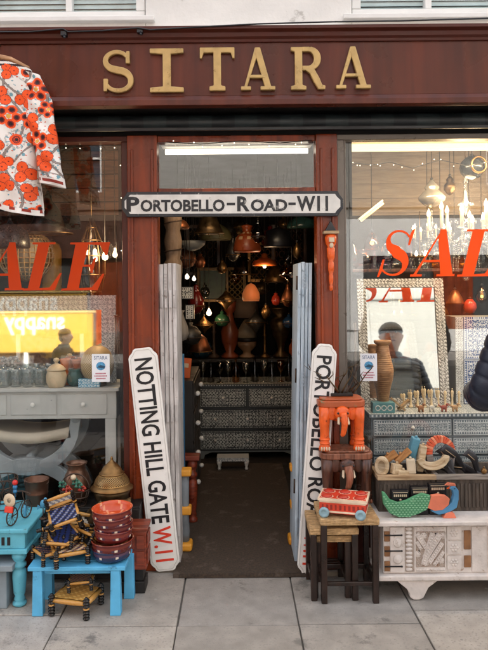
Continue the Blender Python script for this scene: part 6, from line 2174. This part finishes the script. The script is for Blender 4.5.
t = thing('orange_packet', 'orange paper packet on top of the dark drawers', 'packet', (P(186, 352, 1.05).x - .02, 1.1, .9315))
b = MB(); b.box((0, 0, .07), (.10, .03, .14), (0, R(6), 0)); b.build('packet', mat('orange_paper', H('c85a26'), .6), t, .004)
b = MB(); b.box((0, -.0165, .09), (.07, .002, .03), (0, R(6), 0)); b.build('paper_label', m_cream, t)
for lab, px, py, W_, H_ in (('black and white inlay box shelf hung by left shutter', 185, 299, .12, .085), ('smaller inlay panel hung below the inlay box', 190, 319, .06, .10)):
    q = P(px, py, 1.0)
    t = thing('inlay_box', lab, 'inlay box', q)
    b = MB(); b.panel(-W_ / 2, W_ / 2, 0, H_, -.041, lambda u, v, a_, b_: drawer_face(u, v, a_, b_, H('2b2b2c'), H('b9b5ab'), .022, 6), .005); b.col(H('2b2b2c')); b.bb(-W_ / 2, W_ / 2, -.0405, .04, 0, H_); b.build('box', m_bone, t)
    b = MB(); b.cyl((0, 0, H_), (0, 0, H_ + .5), .002, n=5); b.build('hanging_wire', m_dark, t)
q = P(182, 322, .9)
t = thing('cloth_pouch', 'pale hanging cloth pouch behind the left shutter', 'pouch', q)
b = MB(); b.lathe([(0, -.13), (.03, -.12), (.045, -.08), (.038, -.03), (.015, .03), (.008, .06), (.02, .08), (0, .08)], 16, ring=lambda w: 1 + .1 * math.sin(5 * w)); b.build('bag', mat('pale_linen', H('8f857a'), .9, bump=.4), t)
b = MB(); b.cyl((0, 0, .07), (0, 0, .7), .002, n=5); b.build('string', m_dark, t)
t = thing('carved_stand', 'red brown carved wooden stand before the dark drawers', 'stand', (P(192, 500, .75).x, .80, .0125))
b = MB(); turned_leg(b, 0, 0, 0, .42, .035); b.build('leg', m_redbr, t)
b = MB(); b.bb(-.05, .05, -.05, .05, .4205, .45); b.build('top', m_redbr, t, .004)
# dark rugs stacked along right passage wall
t = thing('rug_pile', 'dark folded rugs piled along the right passage wall', 'rugs', (.53, 1.5, .0125))
for k in range(7):
    b = MB(); b.box((rnd(-.01, .01), 0, .035 + k * .066), (.17, .8 + rnd(-.05, .05), .06)); b.build('folded_rug', mat('rug_' + 'abcdefg'[k], mixc(H('3a1c18'), H('26303a'), hsh(k, 1)), .95, var=.4, vs=40), t, .015)

# ================================================================ JACKET ON ITS HANGER
JY = -.235
jc = P(-9, 60, JY)
uj = (D + JY) / F
hg = thing('clothes_hanger', 'wooden clothes hanger hung from the fascia at top left', 'hanger', (jc.x, JY, jc.z + .01))
b = MB(); b.tube([(-.19, 0, -.055), (-.10, -.004, -.008), (0, -.006, .012), (.10, -.004, -.008), (.19, 0, -.055)], [.011, .013, .015, .013, .011], 10); b.build('bar', m_vasew, hg)
b = MB(); b.tube([(0, 0, .02), (0, 0, .05)] + [(.02 * math.cos(w) - .0, 0, .075 + .022 * math.sin(w)) for w in [-1.57 + i * .42 for i in range(11)]], .0022, 6); b.build('hook', m_iron, hg)
t = thing('nail_hook', 'iron hook in the fascia holding the clothes hanger', 'hook', (jc.x, FY0, jc.z + .11))
b = MB(); b.tube([(0, -.001, 0), (0, -.10, 0), (0, -.122, .004), (0, -.124, .02)], .004, 6); b.build('rod', m_iron, t)
b = MB(); b.lathe([(.012, 0), (.012, .004), (0, .006)], 12); b.build('wall_plate', m_iron, t)

random.seed(21)
CRE, ORG, DRED, BLKC2, VINE, TEAL = H('ddd6cf'), H('e8541e'), H('7a1f1a'), H('2a1418'), H('8d7f78'), H('6d97a2')
mot = []
tries = 0
while len(mot) < 110 and tries < 6000:
    tries += 1
    x, z = rnd(-.42, .42), rnd(-.80, .02)
    if all(math.hypot(x - m_[0], z - m_[1]) > .096 for m_ in mot):
        mot.append((x, z, random.choice('fffdddc'), rnd(0, 6.28), rnd(1.1, 1.45)))
def floral(x, z):
    c = None
    best = None
    for mx_, mz_, kind, a0_, s_ in mot:
        dx, dz = x - mx_, z - mz_
        if abs(dx) > .09 or abs(dz) > .09:
            continue
        r = math.hypot(dx, dz) / s_
        th = math.atan2(dz, dx) + a0_
        if kind == 'f':       # trefoil of plain orange petals
            for k in range(3):
                px_, pz_ = .021 * math.cos(k * 2.094 + a0_), .021 * math.sin(k * 2.094 + a0_)
                d_ = math.hypot(dx / s_ - px_, dz / s_ - pz_)
                if d_ < .021:
                    if d_ < .003 or d_ > .0195 or (abs(math.sin(th * 9)) < .07 and d_ > .012):
                        return DRED
                    return ORG
        elif kind == 'd':     # five petals with dark hearts
            for k in range(5):
                px_, pz_ = .026 * math.cos(k * 1.2566 + a0_), .026 * math.sin(k * 1.2566 + a0_)
                d_ = math.hypot(dx / s_ - px_, dz / s_ - pz_)
                if d_ < .0065:
                    return BLKC2
                if d_ < .0105:
                    return DRED
                if d_ < .017:
                    return ORG
            if r < .008:
                return H('d8a04a')
        else:                 # single round flower, red ring
            if r < .006:
                return BLKC2
            if r < .014:
                return DRED if r > .010 or int(th * 3) % 2 else ORG
            if r < .022:
                return ORG
            if r < .034 and abs(math.sin(th * 5)) < .30:
                return TEAL
        q_ = r
        best = q_ if best is None else min(best, q_)
    # winding stems
    v1 = abs(x - (.05 * math.sin(z * 16 + .6) + .13)); v2 = abs(x + .16 - .06 * math.sin(z * 13 + 2)); v3 = abs(z + .34 - .08 * math.sin(x * 14)); v4 = abs(x - .30 - .04 * math.sin(z * 18)); v5 = abs(z + .62 - .05 * math.sin(x * 17 + 1)); v6 = abs(z + .12 - .07 * math.sin(x * 15 + 2)); v7 = abs(x + .02 - .05 * math.sin(z * 15 + 4)); v8 = abs(z + .48 - .06 * math.sin(x * 19 + 3))
    m_ = min(v1, v2, v3, v4, v5, v6, v7, v8)
    if m_ < .0068:
        return VINE if m_ < .0048 else H('5f5450')
    if best is not None and .030 < best < .036 and math.sin(x * 300) * math.sin(z * 270) > -.3:
        return H('b8aea6')
    if m_ < .034:
        s_ = math.sin(z * 95 + x * 60) * math.sin(x * 110 - z * 40)
        if s_ > .58:
            return TEAL
    i, j = math.floor(x / .022), math.floor(z / .022)
    a, b_ = x / .022 - i - .5, z / .022 - j - .5
    h_ = hsh(i, j, 9)
    if h_ > .45 and math.hypot(a - .1, (b_) * 1.6) < .22:
        return TEAL if h_ > .76 else (H('a5a09c') if h_ > .69 else H('c25a3a'))
    return CRE


jk = thing('floral_jacket', 'cream cotton jacket with big orange flowers and teal leaves on the hanger', 'jacket', (jc.x, JY, jc.z))
TOPZ, BOT = 0.0, -.745
def body_pt(u, v):
    """u round the body 0..1 (0 = left side, front first), v from shoulder to hem"""
    a = 2 * math.pi * u
    w_ = .205 + .035 * v + (.02 * max(0, v - .75) * 4)
    dpt = .055 + .02 * v
    x = -w_ * math.cos(a)
    s_ = math.sin(a)
    y = -dpt * (abs(s_) ** .7) * (1 if s_ > 0 else -1)
    sh_ = -.055 * min(1, abs(x) / .21) ** 1.2 - (.075 * max(0, 1 - abs(x) / .075) ** 1 if y < 0 else .02 * max(0, 1 - abs(x) / .075))
    hem = BOT - .03 * (abs(x) / .24) + (.03 if y > 0 else 0) - .025 * math.sin(x * 9)
    z = sh_ + (hem - sh_) * v
    fold = .019 * math.sin(x * 48 + 3 * v) * v + .014 * math.sin(x * 21 - 5 * v) * v + .006 * math.sin(x * 30 + z * 38) * min(1, 3 * v)
    return (x, y + fold, z)


def jcol(u, v):
    p = body_pt(u, v)
    x, z = p[0], p[2]
    if p[1] > 0.0:
        return floral(x + .31, z)
    if abs(x - .012) < .005 or v < .02 or (abs(x) < .085 and v < .035):
        return H('3a2a2a') if int(z / .012) % 2 else CRE
    if v > .962:
        return H('8e2f22') if int(x / .035) % 2 and v < .985 else CRE
    return floral(x, z)


b = MB(); b.grid(body_pt, 400, 300, jcol)
o = b.build('body', m_cloth, jk)
# dark patterned lining glimpsed below the front hem
b = MB(); b.grid(lambda u, v: (-.225 + .45 * u, .048 + .006 * math.sin(u * 30), -.64 - .125 * v), 60, 18, lambda u, v: H('b0524a') if hsh(int(u * 60), int(v * 18), 3) > .82 else (H('6d7086') if hsh(int(u * 60), int(v * 18), 4) > .8 else H('1c1a24')))
b.build('lining', m_cloth, jk)
for s_ in (-1, 1):
    p_ = [Vector((s_ * .175, 0, -.065)), Vector((s_ * .235, -.005, -.19)), Vector((s_ * .265, -.02, -.36)), Vector((s_ * .295, -.025, -.52)), Vector((s_ * .315, -.025, -.645))]
    def spt(u, v, p_=p_, s_=s_):
        f = v * 4; i = min(int(f), 3); c = p_[i].lerp(p_[i + 1], f - i)
        a = 2 * math.pi * u
        r = .078 - .012 * v + .006 * math.sin(7 * v + u * 12) * v
        wz = .034 + .008 * v
        return (c.x + r * math.cos(a) * .96, c.y - wz * math.sin(a) + .008 * math.sin(v * 17 + 4 * math.cos(a)) + .006 * math.sin(v * 33 - 3 * math.cos(a)), c.z - s_ * -r * math.cos(a) * .22 * -1)
    def scol(u, v, spt=spt):
        x, _, z = spt(u, v)
        if v > .93:
            return H('8e2f22') if hsh(int(u * 26), 2) > .5 and .945 < v < .975 else CRE
        if .875 < v < .885:
            return VINE
        return floral(x * 1.0 - .03, z + .12)
    b = MB(); b.grid(spt, 150, 230, scol)
    b.build('sleeve', m_cloth, jk)
random.seed(5)


# ================================================================ PEOPLE
def person(label, loc, rz, coat, legm, hat, elbow_l, hand_l, elbow_r, hand_r, quilt=True, headtilt=0.0, hgt=1.0):
    t = thing('person', label, 'person', loc, (0, 0, rz))
    J = []          # (pos, radius), edges; facing +Y, left is -X
    E = []
    def V(p, r, parent=None):
        J.append((Vector(p), r)); k = len(J) - 1
        if parent is not None:
            E.append((parent, k))
        return k
    pel = V((0, 0, .93), .125)
    wai = V((0, .0, 1.10), .115, pel); che = V((0, .01, 1.28), .135, wai); ne0 = V((0, .015, 1.42), .07, che); ne1 = V((0, .03, 1.49), .052, ne0)
    hy = .045 + headtilt * .12
    hd0 = V((0, hy + .01, 1.545), .070, ne1); hd1 = V((0, hy, 1.62), .092, hd0); hd2 = V((0, hy - .01, 1.69), .070, hd1)
    no0 = V((0, hy + .095, 1.60), .016, hd1); V((0, hy + .122, 1.588), .011, no0)
    for s_ in (-1, 1):
        e0 = V((s_ * .088, hy - .005, 1.61), .018, hd1); V((s_ * .099, hy - .012, 1.622), .016, e0)
        sh_ = V((s_ * .185, 0, 1.37), .062, che)
        el, ha = (elbow_l, hand_l) if s_ < 0 else (elbow_r, hand_r)
        k1 = V(el, .043, sh_); wr = V(ha, .027, k1)
        hp = V((s_ * .09, 0, .87), .095, pel); kn = V((s_ * .10, .02, .49), .06, hp); an = V((s_ * .10, -.01, .09), .04, kn); V((s_ * .11, .12, .04), .035, an)
        d = (Vector(ha) - Vector(el)).normalized()
        side_ = d.cross(Vector((0, 0, 1))).normalized()
        pm = V(Vector(ha) + d * .06, .034, wr)
        for f in range(4):
            b0 = Vector(ha) + d * .085 + side_ * ((f - 1.5) * .019)
            L_ = (.062, .074, .070, .055)[f]
            f0 = V(b0, .0095, pm); f1 = V(b0 + d * L_ * .5 + Vector((0, 0, -.008)), .0085, f0); V(b0 + d * L_ * .85 + Vector((0, 0, -.026)), .0075, f1)
        th = V(Vector(ha) + d * .035 + side_ * (.034 * -s_), .011, wr); V(Vector(ha) + d * .075 + side_ * (.052 * -s_) + Vector((0, 0, -.01)), .009, th)
    me = bpy.data.meshes.new('body')
    me.from_pydata([tuple(p) for p, r in J], E, [])
    me.materials.append(m_skin)
    bo = bpy.data.objects.new('body', me); col.objects.link(bo); bo.parent = t
    sk = bo.modifiers.new('skin', 'SKIN'); sk.use_smooth_shade = True
    for i, (p, r) in enumerate(J):
        me.skin_vertices[0].data[i].radius = (r, r)
        me.skin_vertices[0].data[i].use_root = (i == pel)
    ss = bo.modifiers.new('sub', 'SUBSURF'); ss.levels = 1; ss.render_levels = 2
    for s_ in (-1, 1):
        b = MB(); b.sph((s_ * .032, hy + .083, 1.625), (.012, .008, .009), 10, 7); e = b.build('eye', m_white, t)
        b = MB(); b.sph((s_ * .032, hy + .090, 1.625), .0045, 8, 6); b.build('iris', m_black, e)
    b = MB(); b.tube([(-.022, hy + .083, 1.555), (0, hy + .090, 1.553), (.022, hy + .083, 1.555)], [.004, .006, .004], 8); b.build('mouth', mat('lip', H('9a5a52'), .5), t)
    # coat: torso and sleeves as one garment, with stitched rolls when quilted
    def q(f, n):
        return (1.03 - .10 * (1 - abs(math.sin(f * n * math.pi))) ** 2.5) if quilt else 1 + .008 * math.sin(f * 23)
    b = MB()
    n = 150
    def torso(u, v):
        z = .80 + .66 * v
        w_ = .205 + .02 * math.sin(v * 3.1) - .02 * (1 - v)
        if v > .82:
            w_ = .225 * math.sqrt(max(0.05, 1 - ((v - .82) / .185) ** 2)) + .02
        dp = .15 + .01 * math.sin(v * 3)
        if v > .8:
            dp *= 1 - .42 * (v - .8) / .2
        k = q(v, 13)
        return (w_ * k * math.cos(6.28318 * u), (dp * k) * math.sin(6.28318 * u) + .01, z)
    b.grid(torso, 40, n)
    for s_ in (-1, 1):
        el, ha = (elbow_l, hand_l) if s_ < 0 else (elbow_r, hand_r)
        path = [Vector((s_ * .11, 0, 1.345)), Vector((s_ * .185, 0, 1.375)), Vector(el), Vector(ha)]
        pts, rs = [], []
        N = 170
        for i in range(N + 1):
            f = i / N
            g = f * 3
            k = min(int(g), 2)
            # quadratic smoothing at the elbow
            p_ = path[k].lerp(path[k + 1], g - k)
            if 1.75 < g < 2.25:
                a_ = (g - 1.75) / .5
                A, B, C_ = path[1].lerp(path[2], .75), path[2], path[2].lerp(path[3], .25)
                p_ = A * (1 - a_) ** 2 + B * 2 * a_ * (1 - a_) + C_ * a_ ** 2
            pts.append(p_)
            rs.append((.082 - .030 * f) * q(f, 17))
        b.tube(pts, rs, 20)
    b.lathe([(.085, 1.43), (.092, 1.45), (.088, 1.48), (.078, 1.49), (.07, 1.47)], 24, (0, .02, 0))
    co_ = b.build('coat', coat, t)
    b = MB(); b.bb(-.004, .004, .155, .170, .82, 1.42); b.build('zip', m_iron, co_)
    b = MB()
    for s_ in (-1, 1):
        b.tube([(s_ * .085, 0, .93), (s_ * .09, .01, .80), (s_ * .10, .02, .49), (s_ * .10, -.005, .09)], [.105, .105, .075, .058], 18)
    b.sph((0, 0, .90), (.19, .135, .12), 20, 10)
    b.build('trousers', legm, t)
    for s_ in (-1, 1):
        b = MB(); b.sph((s_ * .105, .06, .045), (.05, .14, .045), 16, 9); b.bb(s_ * .105 - .045, s_ * .105 + .045, -.07, .18, .001, .02); b.build('shoe', m_black, t, .006)
    if hat:
        b = MB(); b.sph((0, hy - .01, 1.66), (.098, .112, .075), 20, 10); b.lathe([(.099, 1.645), (.102, 1.655), (.098, 1.675)], 24, (0, hy - .01, 0), sy=1.13)
        b.prism([(.085 * math.cos(a) , hy + .07 + .085 * math.sin(a)) for a in [R(i * 15) for i in range(13)]], 1.645, 1.652, 'xy')
        b.build('cap', hat, t)
        b = MB(); b.sph((0, hy - .035, 1.61), (.088, .085, .06), 16, 9); b.build('hair', m_hair, t)
    else:
        b = MB(); b.sph((0, hy - .022, 1.652), (.098, .102, .086), 22, 12); b.sph((0, hy - .05, 1.59), (.085, .065, .075), 16, 9); b.build('hair', m_hair, t)
    return t


person('person in a navy quilted coat and grey cap browsing at the right edge', (1.262, -1.03, 0), R(4), m_navy, m_denim, m_greycloth,
       (-.285, .03, 1.10), (-.20, .29, 1.07), (.27, .02, 1.09), (.17, .27, 1.02), True, .5).scale = (1.04, 1.04, 1.045)
person('person with brown hair in a dark coat walking along the kerb', (-1.95, -2.9, .0), R(-80), mat('charcoal_wool', H('2a2a2e'), .9, bump=.4), m_denim, None,
       (-.25, -.04, 1.10), (-.22, .14, .90), (.25, -.02, 1.10), (.22, .16, .92), False, .1).scale = (.72, .72, .72)
# ================================================================ CAMERA, LIGHT, RENDER
cam = bpy.data.cameras.new('camera')
co = bpy.data.objects.new('camera', cam)
col.objects.link(co)
co.location = (0, -D, CH)
co.rotation_euler = (math.pi / 2, ROLL, 0)
cam.sensor_fit = 'AUTO'
cam.sensor_width = 36
cam.lens = 36 * F / 650.0
cam.shift_x = 8 / 650.0
cam.shift_y = -42 / 650.0
cam.clip_start = .05
cam.clip_end = 500
sc.camera = co
w = bpy.data.worlds.new('World')
sc.world = w
w.use_nodes = True
nt = w.node_tree
bg = nt.nodes['Background']
sky = nt.nodes.new('ShaderNodeTexSky')
sky.sky_type = 'NISHITA'
sky.sun_disc = False
EL, AZ = R(46), R(12)
sky.sun_elevation = EL
sky.sun_rotation = AZ
sky.air_density = 1.0
sky.dust_density = 6
sky.ozone_density = .6
hs = nt.nodes.new('ShaderNodeHueSaturation')
hs.inputs['Saturation'].default_value = .22
nt.links.new(sky.outputs[0], hs.inputs['Color'])
nt.links.new(hs.outputs[0], bg.inputs[0])
bg.inputs[1].default_value = .15
sun = bpy.data.lights.new('sun', 'SUN')
sun.energy = 2.0
sun.angle = R(.5)
sun.color = (1, .96, .9)
so_ = bpy.data.objects.new('sun', sun)
col.objects.link(so_)
d = Vector((math.sin(AZ) * math.cos(EL), math.cos(AZ) * math.cos(EL), math.sin(EL)))
so_.rotation_euler = d.to_track_quat('Z', 'Y').to_euler()
so_.location = (0, -6, 12)
sc.view_settings.view_transform = 'Standard'
sc.view_settings.look = 'None'
sc.view_settings.exposure = 2.5
sc.view_settings.gamma = 1
sc.view_settings.use_curve_mapping = False
sc.render.engine = 'CYCLES'
sc.cycles.use_denoising = True
sc.cycles.transparent_max_bounces = 24
sc.cycles.max_bounces = 8
sc.cycles.sample_clamp_indirect = 6
